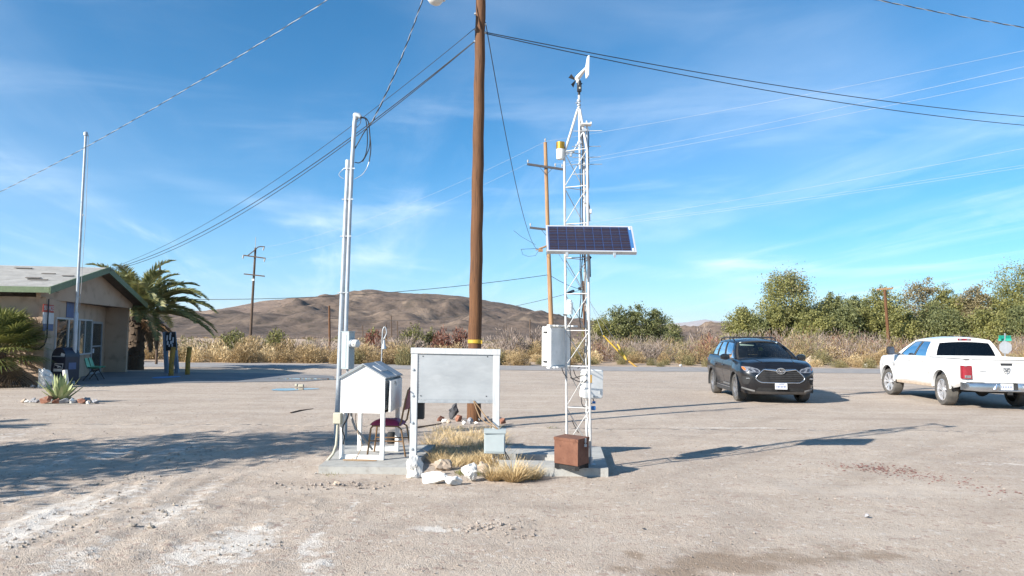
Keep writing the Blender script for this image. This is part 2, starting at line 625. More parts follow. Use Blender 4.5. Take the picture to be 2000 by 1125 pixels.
M['street_green'] = pm('street_sign_green', (.01, .30, .20), (.012, .24, .17), scale=5, rough=.4)
M['stop_back'] = pm('sign_back_aluminium', (.52, .53, .54), (.44, .45, .46), scale=5, rough=.5, metal=.3)
M['blue_paint'] = pm('blue_ground_paint', (.05, .22, .52), (.12, .24, .42), scale=6, rough=.8, lo=.4, hi=.7)
M['water'] = pm('puddle_water', (.10, .085, .07), rough=.02, spec=.5)
M['wet'] = pm('wet_soil', (.20, .155, .115), (.25, .2, .155), scale=5, rough=.7)
M['twig_tan'] = leaf_mat('dry_tan_twigs', (.44, .315, .155), (.23, .16, .08), .15)
M['twig_olive'] = leaf_mat('olive_dry_twigs', (.26, .215, .095), (.15, .14, .06), .15)
M['twig_grey'] = leaf_mat('grey_mauve_twigs', (.36, .285, .235), (.205, .158, .13), .12)
M['twig_red'] = leaf_mat('reddish_twigs', (.27, .105, .065), (.15, .066, .048), .15)
M['twig_pale'] = leaf_mat('pale_straw', (.66, .52, .30), (.44, .31, .15), .15)
M['leaf_tamarisk'] = leaf_mat('tamarisk_foliage', (.33, .31, .10), (.15, .16, .055), .36, scale=.5)
M['leaf_tamarisk_dark'] = leaf_mat('dark_tamarisk_foliage', (.24, .245, .09), (.11, .13, .055), .36, scale=.5)
M['leaf_brown'] = leaf_mat('browning_foliage', (.27, .21, .10), (.14, .12, .06), .2, scale=.6)
M['leaf_bush'] = leaf_mat('yellow_green_foliage', (.22, .21, .06), (.12, .125, .04), .2)
M['trunk'] = pm('tree_bark', (.10, .07, .045), (.06, .042, .03), scale=4, rough=.95, bump=.02, bscale=10, stretch=(3, 3, .6))
M['palm_leaf'] = leaf_mat('date_palm_leaf', (.30, .29, .11), (.145, .16, .06), .3)
M['palm_rib'] = pm('palm_rib', (.32, .27, .10), (.24, .2, .08), scale=4, rough=.7)
M['palm_dead'] = leaf_mat('dead_palm_leaf', (.24, .15, .075), (.11, .065, .035), .1)
M['fan_leaf'] = leaf_mat('fan_palm_leaf', (.26, .26, .07), (.10, .12, .035), .25)
M['agave'] = pm('agave_leaf', (.38, .41, .20), (.26, .32, .15), scale=7, rough=.6, stretch=(3, 3, 1), c3=(.42, .38, .17), s3=12, amt3=.5)
M['car_paint'] = pm('dark_grey_car_paint', (.008, .0082, .0105), rough=.34, metal=.2, coat=.65)
M['truck_paint'] = pm('white_truck_paint', (.68, .68, .675), (.62, .61, .59), scale=1.5, rough=.35, coat=.6)
M['cladding'] = pm('black_cladding', (.03, .03, .031), (.04, .04, .04), scale=9, rough=.6)
M['lower_grey'] = pm('grey_valance', (.13, .125, .12), (.09, .088, .085), scale=9, rough=.6)
M['chrome'] = pm('chrome', (.72, .73, .75), rough=.12, metal=1.0)
M['steel_bumper'] = pm('chromed_bumper', (.50, .52, .55), (.42, .44, .47), scale=3, rough=.22, metal=.9)
M['rim'] = pm('alloy_rim', (.78, .78, .80), (.66, .66, .68), scale=9, rough=.25, metal=.7)
M['rim_dark'] = pm('machined_rim', (.42, .42, .43), (.32, .32, .33), scale=9, rough=.35, metal=.8)
M['tyre'] = pm('dusty_tyre', (.105, .096, .085), (.05, .047, .044), scale=6, rough=.9)
M['tail_red'] = pm('red_lens', (.27, .018, .03), (.20, .014, .024), scale=5, rough=.15, coat=.6)
M['lens'] = pm('clear_lens', (.40, .41, .42), (.16, .16, .18), scale=26, rough=.12, metal=.5, coat=.5)
M['lens_dark'] = pm('dark_lens', (.05, .055, .065), (.03, .03, .04), scale=9, rough=.08, coat=.8)
M['amber'] = pm('amber_lens', (.45, .13, .03), rough=.2)
M['car_glass'] = glass_mat('car_glass', (.02, .025, .03), (.62, .70, .68), .01)
M['car_glass_dark'] = glass_mat('tinted_car_glass', (.012, .014, .018), (.06, .07, .075), .01)
M['visor'] = pm('sun_visor', (.62, .70, .66), rough=.8)
M['seat_grey'] = pm('seat_fabric', (.05, .05, .052), rough=.9)
M['yellow_tag'] = pm('yellow_card', (.75, .62, .02), rough=.6)
M['plate'] = pm('licence_plate', (.70, .71, .72), (.62, .63, .65), scale=9, rough=.5)
M['plate_ink'] = pm('licence_ink', (.10, .13, .25), rough=.6)
M['soil_far'] = pm('roadside_soil', (.40, .30, .21), (.30, .22, .155), scale=.5, rough=.95, c3=(.5, .42, .33), s3=3, amt3=.4)

# ------------------------------------------------------------------ ground
rng = np.random.default_rng(7)
random.seed(7)


def axis_coords(lo, hi, fine, start, end, n_out):
 """Fine spacing between lo and hi, growing geometrically out to start and end."""
 mid = np.arange(lo, hi + fine, fine)

 def grow(a, b, n):
  d = abs(b - a)
  k = np.linspace(0, 1, n + 1)[1:]
  q = d / fine
  g = (q ** k - 1) / (q - 1) * d
  return a + np.sign(b - a) * np.maximum(g, fine * np.arange(1, n + 1) * .9)
 left = grow(lo, start, n_out)[::-1] if start < lo else np.array([])
 right = grow(hi, end, n_out) if end > hi else np.array([])
 return np.concatenate([left, mid, right])


RUT_A, RUT_B = G(0, 1060), G(330, 905)
RUT_D = (RUT_B - RUT_A).normalized()


def bumps(px, py):
 p = G(px, py)
 return p.x, p.y


SALT = [(110, 1005, 1.1, .45, 1.0), (30, 1045, .9, .4, 1.0), (250, 965, 1.2, .35, .8), (400, 955, 1.0, .3, .7), (330, 1000, .9, .28, 1.0),
  (470, 1060, .75, .35, 1.1), (360, 1085, .6, .25, 1.0), (610, 1060, .5, .14, .9), (845, 1032, .30, .09, 1.0), (220, 885, 1.1, .4, .9),
  (340, 880, 1.2, .35, .8), (120, 900, 1.3, .4, .7), (20, 850, 1.6, .4, .7), (620, 1102, .4, .2, .9), (690, 985, .5, .08, .7),
  (540, 990, .8, .14, .6), (780, 1052, .3, .1, .6), (480, 885, 1.1, .2, .5), (520, 805, 1.6, .3, .5), (640, 905, .5, .12, .5),
  (1440, 835, 1.5, .10, .9), (1330, 815, 1.2, .08, .6), (1960, 905, 1.3, .12, .7), (1600, 758, 3.0, .5, .7), (1850, 870, 1.6, .10, .6),
  (1280, 760, 2.2, .25, .6), (1060, 765, 2.0, .2, .6), (150, 1090, .8, .3, .8), (60, 965, 1.0, .3, .7), (760, 980, .3, .06, .6),
  (1680, 790, 2.2, .25, .5), (1130, 840, 1.2, .1, .5)]
STAIN = [(1420, 1100, .55, .22, 1.0), (1560, 1092, .45, .14, .9), (1700, 1085, .45, .12, .9), (1330, 1118, .35, .12, 1.0), (1500, 1075, .7, .12, .5),
   (1640, 1066, .4, .06, .6), (1780, 1072, .4, .05, .6), (1240, 1085, .10, .10, .8), (1220, 1110, .12, .09, .8)]
DAMP = [(590, 758, 1.9, 1.0, 1.0), (520, 757, 1.6, .6, .9), (650, 762, 1.6, .8, .6), (560, 790, 1.5, .2, .5), (1750, 920, 1.2, .35, .45), (1640, 912, .8, .25, .4)]


def mask_of(lst, X, Y, along=None):
 m = np.zeros_like(X)
 for (px, py, rx, ry, w) in lst:
  cx, cy = bumps(px, py)
  dx, dy = X - cx, Y - cy
  if along is not None and cx < -1.0:
   a, b = along
   dx, dy = dx * a + dy * b, -dx * b + dy * a
   ax, ay = rx, ry * 1.0
  else:
   ax, ay = rx, ry * 1.6
  m = np.maximum(m, w * np.exp(-((dx / ax) ** 2 + (dy / ay) ** 2) * .9))
 return m


LANES = [[(-200, 1180), (120, 1010), (380, 890), (760, 806), (1200, 770)], [(300, 1200), (640, 1010), (1100, 880), (1500, 800), (2000, 757)], [(900, 1250), (1300, 990), (1750, 850), (2150, 790)], [(-200, 830), (400, 790), (900, 757), (1400, 742)], [(1500, 1200), (1800, 960), (2200, 850)]]


def lane_mask(X, Y):
 m = np.zeros_like(X)
 for ln in LANES:
  w = [G(*p) for p in ln]
  pts = []
  for i in range(len(w) - 1):
   pts += [w[i].lerp(w[i + 1], k / 6) for k in range(6)]
  d = np.full(X.shape, 99.0)
  for i in range(len(pts) - 1):
   a, c = pts[i], pts[i + 1]
   vx, vy = c.x - a.x, c.y - a.y
   t = np.clip(((X - a.x) * vx + (Y - a.y) * vy) / (vx * vx + vy * vy), 0, 1)
   d = np.minimum(d, np.hypot(X - a.x - t * vx, Y - a.y - t * vy))
  m = np.maximum(m, np.exp(-((d - .78) / .15) ** 2))
 return m * (.35 + .65 * vnoise(X * .7, Y * .7, 77))


def ground_height(X, Y):
 near = 1 / (1 + np.exp((Y - 21) / 2.2))
 z = (fbm(X * .55, Y * .55, 3, 3) - .5) * .05 * near
 z += (fbm(X * 3.2, Y * 3.2, 3, 11) - .5) * .016 * near
 # tyre ruts and churned soil on the side of the palm's shade
 s = (X - RUT_A.x) * RUT_D.x + (Y - RUT_A.y) * RUT_D.y
 t = -(X - RUT_A.x) * RUT_D.y + (Y - RUT_A.y) * RUT_D.x
 rough = np.clip(mask_of([(160, 990, 3.0, 1.6, 1.0), (300, 900, 3.4, 2.0, 1.0), (430, 1040, 1.6, .9, .9)], X, Y), 0, 1)
 rough = np.clip(rough * 1.3, 0, 1)
 rut = np.zeros_like(X)
 for off, wd, dp in ((-1.05, .10, .05), (-.35, .09, .04), (.25, .12, .055), (.95, .10, .05), (1.7, .12, .04), (2.6, .12, .04)):
  wob = (fbm(s * .5, s * 0 + off * 3, 2, 5) - .5) * .5
  d = np.abs(t - off - wob)
  rut += dp * (1.0 * np.exp(-((d - wd * 1.6) / (wd * .7)) ** 2) - .6 * np.exp(-(d / wd) ** 2)) * (.3 + 1.2 * vnoise(s * 1.6, t * .7, 8))
 z += rut * rough * .16
 cl = fbm(X * 5.5, Y * 5.5, 3, 21)
 z += np.clip(cl - .60, 0, 1) * .11 * rough
 # keep it level under the pads and cars, and away from the yard
 far = 1 / (1 + np.exp(-(Y - 300) / 60.0))
 z -= far * 0.4
 pad = np.exp(-(((X + .4) / 2.4) ** 4 + ((Y - 10.0) / 1.1) ** 4))
 z *= 1 - .75 * pad
 flat = 1 / (1 + np.exp(-(np.maximum(X - 4.6, -X - 9) / .6))) / (1 + np.exp(-(Y - 15.5) / .6))
 return np.where(Y < 60, z * (1 - .85 * flat), z)


def build_ground():
 xs = axis_coords(-8.5, 8.5, .048, -22000, 22000, 48)
 ys = np.concatenate([[-60, -20, -6, 0, 1.2], axis_coords(1.9, 14.0, .048, 1.9, 22000, 78)])
 X, Y = np.meshgrid(xs, ys, indexing='ij')
 Z = ground_height(X, Y)
 lane = lane_mask(X, Y)
 Z -= .010 * lane * (Y < 20)
 nu, nv = len(xs), len(ys)
 i, j = np.meshgrid(np.arange(nu - 1), np.arange(nv - 1), indexing='ij')
 a = (i * nv + j).ravel()
 b = MB()
 b.add(np.stack([X.ravel(), Y.ravel(), Z.ravel()], 1), np.stack([a, a + nv, a + nv + 1, a + 1], 1))
 o = b.build('ground', ground_mat(), smooth=180)
 tag(o, 'pinkish tan gravel yard with white caliche patches and tyre ruts', kind='structure')
 al = (RUT_D.x, RUT_D.y)
 salt = mask_of(SALT, X, Y, al)
 stain = mask_of(STAIN, X, Y)
 damp = mask_of(DAMP, X, Y)
 soil = 1 / (1 + np.exp(-(Y - (43.5 + .6 * np.sin(X * .3))) / .5))
 at = o.data.color_attributes.new('mask', 'FLOAT_COLOR', 'POINT')
 c = np.stack([salt.ravel(), np.maximum(stain, damp * .62).ravel(), soil.ravel(), lane.ravel()], 1).astype(np.float32)
 at.data.foreach_set('color', c.ravel())
 return o


def ground_mat():
 m, nt, b = base_mat('gravel_ground')
 N, L = nt.nodes, nt.links
 tc = N.new('ShaderNodeTexCoord')
 at = N.new('ShaderNodeAttribute')
 at.attribute_name = 'mask'
 sp = N.new('ShaderNodeSeparateColor')
 L.new(at.outputs['Color'], sp.inputs[0])

 def noise(scale, detail=5, rough=.6, dist=0):
  n = N.new('ShaderNodeTexNoise')
  n.inputs['Scale'].default_value = scale
  n.inputs['Detail'].default_value = detail
  n.inputs['Roughness'].default_value = rough
  n.inputs['Distortion'].default_value = dist
  L.new(tc.outputs['Object'], n.inputs['Vector'])
  return n.outputs['Fac']

 def mr(x, a, b_, c=0.0, d=1.0):
  n = N.new('ShaderNodeMapRange')
  n.inputs['From Min'].default_value = a
  n.inputs['From Max'].default_value = b_
  n.inputs['To Min'].default_value = c
  n.inputs['To Max'].default_value = d
  L.new(x, n.inputs['Value'])
  return n.outputs['Result']

 def mth(op, a, b_):
  n = N.new('ShaderNodeMath')
  n.operation = op
  for i, v in enumerate((a, b_)):
   if isinstance(v, (int, float)):
    n.inputs[i].default_value = v
   else:
    L.new(v, n.inputs[i])
  return n.outputs[0]

 def mix(f, a, b_):
  n = N.new('ShaderNodeMix')
  n.data_type = 'RGBA'
  for k, v in (('Factor', f), ('A', a), ('B', b_)):
   if isinstance(v, (int, float)):
    n.inputs[k].default_value = v
   elif isinstance(v, tuple):
    n.inputs[k].default_value = (*v, 1)
   else:
    L.new(v, n.inputs[k])
  return n.outputs['Result']
 vor = N.new('ShaderNodeTexVoronoi')
 vor.inputs['Scale'].default_value = 85
 L.new(tc.outputs['Object'], vor.inputs['Vector'])
 vs = N.new('ShaderNodeSeparateColor')
 L.new(vor.outputs['Color'], vs.inputs[0])
 vor2 = N.new('ShaderNodeTexVoronoi')
 vor2.inputs['Scale'].default_value = 24
 L.new(tc.outputs['Object'], vor2.inputs['Vector'])
 vs2 = N.new('ShaderNodeSeparateColor')
 L.new(vor2.outputs['Color'], vs2.inputs[0])
 base = mix(mr(noise(.35, 6), .35, .65), (.392, .322, .261), (.465, .391, .317))
 base = mix(mr(noise(2.6, 6), .42, .72, 0, .55), base, (.335, .265, .208))
 base = mix(mr(noise(.9, 5, .6, .6), .55, .75, 0, .5), base, (.43, .385, .34))
 # single stones: pale, dark and reddish ones
 base = mix(mr(vs.outputs[0], .72, .95, 0, .40), base, (.50, .44, .39))
 base = mix(mr(vs.outputs[1], .76, .97, 0, .50), base, (.19, .15, .125))
 base = mix(mr(vs2.outputs[0], .90, .97, 0, .5), base, (.235, .155, .13))
 base = mix(mr(vs2.outputs[1], .92, .98, 0, .45), base, (.56, .52, .47))
 # pale dust streaks dragged across the yard
 mp = N.new('ShaderNodeMapping')
 mp.inputs['Rotation'].default_value = (0, 0, R(-24))
 mp.inputs['Scale'].default_value = (.22, 1.5, 1)
 L.new(tc.outputs['Object'], mp.inputs['Vector'])
 ns = N.new('ShaderNodeTexNoise')
 ns.inputs['Scale'].default_value = 1.1
 ns.inputs['Detail'].default_value = 6
 L.new(mp.outputs[0], ns.inputs['Vector'])
 base = mix(mr(ns.outputs['Fac'], .54, .74, 0, .7), base, (.50, .43, .36))
 base = mix(mr(ns.outputs['Fac'], .44, .26, 0, .45), base, (.27, .215, .172))
 # caliche
 nz = noise(7.5, 10, .74)
 sf = mr(mth('ADD', sp.outputs[0], mth('MULTIPLY', mth('SUBTRACT', nz, .5), 3.4)), .58, .98)
 base = mix(mth('MULTIPLY', sf, .64), base, (.66, .63, .58))
 ln = mth('MULTIPLY', at.outputs['Alpha'], mr(noise(1.7, 6), .3, .6))
 base = mix(mth('MULTIPLY', ln, .55), base, (.285, .228, .182))
 # stains
 st = mr(mth('ADD', sp.outputs[1], mth('MULTIPLY', mth('SUBTRACT', noise(4.5, 8, .6, .3), .5), 1.6)), .42, .80)
 base = mix(mth('MULTIPLY', st, .62), base, (.205, .145, .095))
 # tan soil beyond the road
 soil = mix(mr(noise(.22, 6), .35, .65), (.43, .32, .225), (.33, .24, .17))
 soil = mix(mr(noise(1.3, 6), .5, .72, 0, .6), soil, (.52, .44, .35))
 base = mix(sp.outputs[2], base, soil)
 L.new(base, b.inputs['Base Color'])
 b.inputs['Roughness'].default_value = .95
 b.inputs['Specular IOR Level'].default_value = .2
 h = mth('ADD', mth('MULTIPLY', vor.outputs['Distance'], -.6), mth('MULTIPLY', noise(30, 5), 1.1))
 h = mth('ADD', h, mth('MULTIPLY', vor2.outputs['Distance'], -.35))
 bp = N.new('ShaderNodeBump')
 bp.inputs['Strength'].default_value = .55
 bp.inputs['Distance'].default_value = .016
 L.new(h, bp.inputs['Height'])
 L.new(bp.outputs[0], b.inputs['Normal'])
 return m


build_ground()


def sheet(name, pts, z, m, label, sub=1, jit=0.0):
 """Flat ground sheet with a slightly ragged edge."""
 out = []
 k = len(pts)
 for i in range(k):
  a, c = Vector(pts[i]), Vector(pts[(i + 1) % k])
  n = max(1, int((c - a).length / sub))
  nn = Vector((-(c - a).y, (c - a).x, 0)).normalized()
  for q in range(n):
   p = a.lerp(c, q / n)
   if q:
    p = p + nn * (random.random() - .5) * jit
   out.append((p.x, p.y, z))
 b = MB()
 b.poly(out)
 return tag(b.build(name, m), label, kind='structure')


sheet('road', [(-75, 38.3, 0), (-40, 38.0, 0), (0, 37.7, 0), (40, 37.4, 0), (80, 37.2, 0), (80, 43.0, 0), (40, 43.2, 0), (0, 43.4, 0), (-40, 43.6, 0), (-75, 43.9, 0)],
  .008, M['asphalt'], 'pale worn asphalt road running across behind the yard', .7, .22)
sheet('parking_apron', [G(-120, 752), G(105, 752), G(200, 750.5), G(420, 747.5), G(600, 745), G(655, 741), G(650, 734), G(560, 730), G(300, 726), G(200, 724), G(0, 722)],
  .008, M['apron'], 'grey asphalt apron in front of the tan building', .6, .12)
def blob_sheet(name, c, rx, ry, z, m, label, kind='structure', lob=.22, n=40, rot=0):
 b = MB()
 pts = []
 ph = random.random() * 9
 for i in range(n):
  a = i / n * 2 * math.pi
  r = 1 + lob * math.sin(2 * a + ph) + lob * .6 * math.sin(3 * a + ph * 2) + (random.random() - .5) * .12
  x, y = rx * r * math.cos(a), ry * r * math.sin(a)
  pts.append((c.x + x * math.cos(rot) - y * math.sin(rot), c.y + x * math.sin(rot) + y * math.cos(rot), z))
 b.poly(pts)
 return tag(b.build(name, m), label, kind=kind)


blob_sheet('puddle', G(572, 760.5), .62, .55, .006, M['water'], 'shallow puddle on the gravel reflecting pale sky')
blob_sheet('puddle', G(612, 740.5), 1.1, .42, .013, M['water'], 'thin puddle at the tip of the asphalt apron')
blob_sheet('painted_marking', G(324, 737.2), .42, .75, .013, M['blue_paint'], 'bright blue paint patch on the apron before the yellow bollards', lob=.08)
for (px, py, w, d, lab) in ((588, 756.5, .17, .5, 'pale yellow block'), (579, 755.3, .08, .3, 'small pale yellow chunk')):
 b = MB()
 p = G(px, py)
 b.box((p.x, p.y, .05), (w, .10, .09), ch=.015)
 tag(b.build('concrete_chunk', M['twig_pale'] if False else M['beige_plastic'], loc=(p.x, p.y, 0)), lab + ' lying at the edge of the gravel puddle', 'block')


# ------------------------------------------------------------------ hills
def hill_mat(name, c1, c2, c3, c4, sc):
 m, nt, b = base_mat(name)
 N, L = nt.nodes, nt.links
 tc = N.new('ShaderNodeTexCoord')

 def noise(scale, det, st=(1, 1, 1), dist=0.0):
  mp = N.new('ShaderNodeMapping')
  mp.inputs['Scale'].default_value = st
  L.new(tc.outputs['Object'], mp.inputs['Vector'])
  n = N.new('ShaderNodeTexNoise')
  n.inputs['Scale'].default_value = scale
  n.inputs['Detail'].default_value = det
  n.inputs['Distortion'].default_value = dist
  L.new(mp.outputs[0], n.inputs['Vector'])
  return n.outputs['Fac']

 def mix(x, lo, hi, a, bcol, amt=1.0):
  r = N.new('ShaderNodeMapRange')
  r.inputs['From Min'].default_value = lo
  r.inputs['From Max'].default_value = hi
  r.inputs['To Max'].default_value = amt
  L.new(x, r.inputs['Value'])
  n = N.new('ShaderNodeMix')
  n.data_type = 'RGBA'
  L.new(r.outputs[0], n.inputs['Factor'])
  for k, v in (('A', a), ('B', bcol)):
   if isinstance(v, tuple):
    n.inputs[k].default_value = (*v, 1)
   else:
    L.new(v, n.inputs[k])
  return n.outputs['Result']
 c = mix(noise(sc, 7), .38, .62, c1, c2)
 c = mix(noise(sc * 1.7, 7, (1, .5, 1), .6), .56, .70, c, c3, .8)
 c = mix(noise(sc * 2.6, 6, (1, .6, 1), .3), .60, .72, c, c4, .7)
 c = mix(noise(sc * 26, 5), .52, .64, c, c4, .55)
 c = mix(noise(sc * 60, 3), .54, .65, c, c4, .45)
 c = mix(noise(sc * 11, 5, (1, .5, 1), .5), .58, .70, c, c3, .55)
 L.new(c, b.inputs['Base Color'])
 b.inputs['Roughness'].default_value = .95
 b.inputs['Specular IOR Level'].default_value = .1
 bp = N.new('ShaderNodeBump')
 bp.inputs['Distance'].default_value = .045 / sc
 bp.inputs['Strength'].default_value = .45
 L.new(noise(sc * 5, 9, (1, .7, 1), .8), bp.inputs['Height'])
 L.new(bp.outputs[0], b.inputs['Normal'])
 return m


def ridge_hill(name, prof, Y0, y_lo, y_hi, nx, ny, mat, label, amp, wav, extra=(0, 0), seed=1, front=1.25):
 pts = [P(px, py, Y0) for px, py in prof]
 xs_p, hs_p = np.array([p.x for p in pts]), np.array([p.z for p in pts])
 xs = np.linspace(xs_p[0], xs_p[-1], nx)
 ys = np.concatenate([np.linspace(y_lo, Y0, int(ny * .72)), np.linspace(Y0, y_hi, int(ny * .28) + 1)[1:]])
 X, Y = np.meshgrid(xs, ys, indexing='ij')
 hc = np.interp(X, xs_p, hs_p) + .5
 t = np.where(Y < Y0, (Y - y_lo) / (Y0 - y_lo), 1 - (Y - Y0) / (y_hi - Y0))
 t = np.clip(t, 0, 1)
 warp = (fbm(X / wav, Y / wav, 3, seed + 40) - .5)
 sh = np.clip(t ** front, 0, 1)
 Z = hc * (sh * (1.0 - .0 * warp))
 rid = 1 - np.abs(2 * fbm(X / wav + warp * .8, Y / (wav * 2.0), 5, seed) - 1)
 Z += amp * (rid - .62) * 4 * t * (1 - t)
 Z += amp * .8 * (fbm(X / (wav * .28), Y / (wav * .5), 4, seed + 9) - .5) * np.clip(4 * t * (1 - t), 0, 1)
 r2 = 1 - np.abs(2 * fbm(X / (wav * .42) + warp, Y / (wav * .9), 4, seed + 61) - 1)
 Z += amp * .34 * (r2 - .6) * np.clip(4 * t * (1 - t), 0, 1)
 Z += amp * .16 * (fbm(X / (wav * .12), Y / (wav * .12), 3, seed + 19) - .5) * np.clip(t * 4, 0, 1)
 Z = np.where(t <= 0, -2.0, Z)
 a, bq = np.meshgrid(np.arange(nx - 1), np.arange(len(ys) - 1), indexing='ij')
 i = (a * len(ys) + bq).ravel()
 b = MB()
 b.add(np.stack([X.ravel(), Y.ravel(), Z.ravel()], 1), np.stack([i, i + len(ys), i + len(ys) + 1, i + 1], 1))
 return tag(b.build(name, mat, smooth=180), label, kind='structure')


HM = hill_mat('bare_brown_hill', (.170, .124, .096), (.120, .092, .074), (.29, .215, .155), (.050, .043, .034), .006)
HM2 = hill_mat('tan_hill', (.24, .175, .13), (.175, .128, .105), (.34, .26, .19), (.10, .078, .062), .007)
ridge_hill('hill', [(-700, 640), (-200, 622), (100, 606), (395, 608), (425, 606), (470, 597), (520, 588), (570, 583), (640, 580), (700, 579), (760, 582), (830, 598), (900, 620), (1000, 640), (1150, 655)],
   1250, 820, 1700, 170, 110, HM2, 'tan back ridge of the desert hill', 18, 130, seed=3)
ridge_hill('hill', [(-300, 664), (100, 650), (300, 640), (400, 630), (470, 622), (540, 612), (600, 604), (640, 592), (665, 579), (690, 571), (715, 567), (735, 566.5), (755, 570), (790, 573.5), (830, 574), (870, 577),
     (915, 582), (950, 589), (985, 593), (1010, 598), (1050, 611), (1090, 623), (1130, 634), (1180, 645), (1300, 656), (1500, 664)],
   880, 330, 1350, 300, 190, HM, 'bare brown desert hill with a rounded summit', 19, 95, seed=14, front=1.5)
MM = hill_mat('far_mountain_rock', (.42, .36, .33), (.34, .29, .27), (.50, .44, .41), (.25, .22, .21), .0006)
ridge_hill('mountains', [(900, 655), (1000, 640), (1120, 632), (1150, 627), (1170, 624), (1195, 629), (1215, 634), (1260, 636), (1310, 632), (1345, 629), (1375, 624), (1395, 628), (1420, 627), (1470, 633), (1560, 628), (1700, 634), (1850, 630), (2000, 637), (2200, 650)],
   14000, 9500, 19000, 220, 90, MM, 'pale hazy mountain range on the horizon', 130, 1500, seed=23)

# ------------------------------------------------------------------ building
U = Vector((.985, .17, 0)).normalized()
BA, BB, BC = G(82, 752), G(202, 727), G(245, 727)
RN, RA, RF = P(97, 562, 23.6), P(212, 523, 28.5), P(287, 594, 33.0)
VV = (RF - RN)
VV.z = 0
VV.normalize()
H_W = 2.86


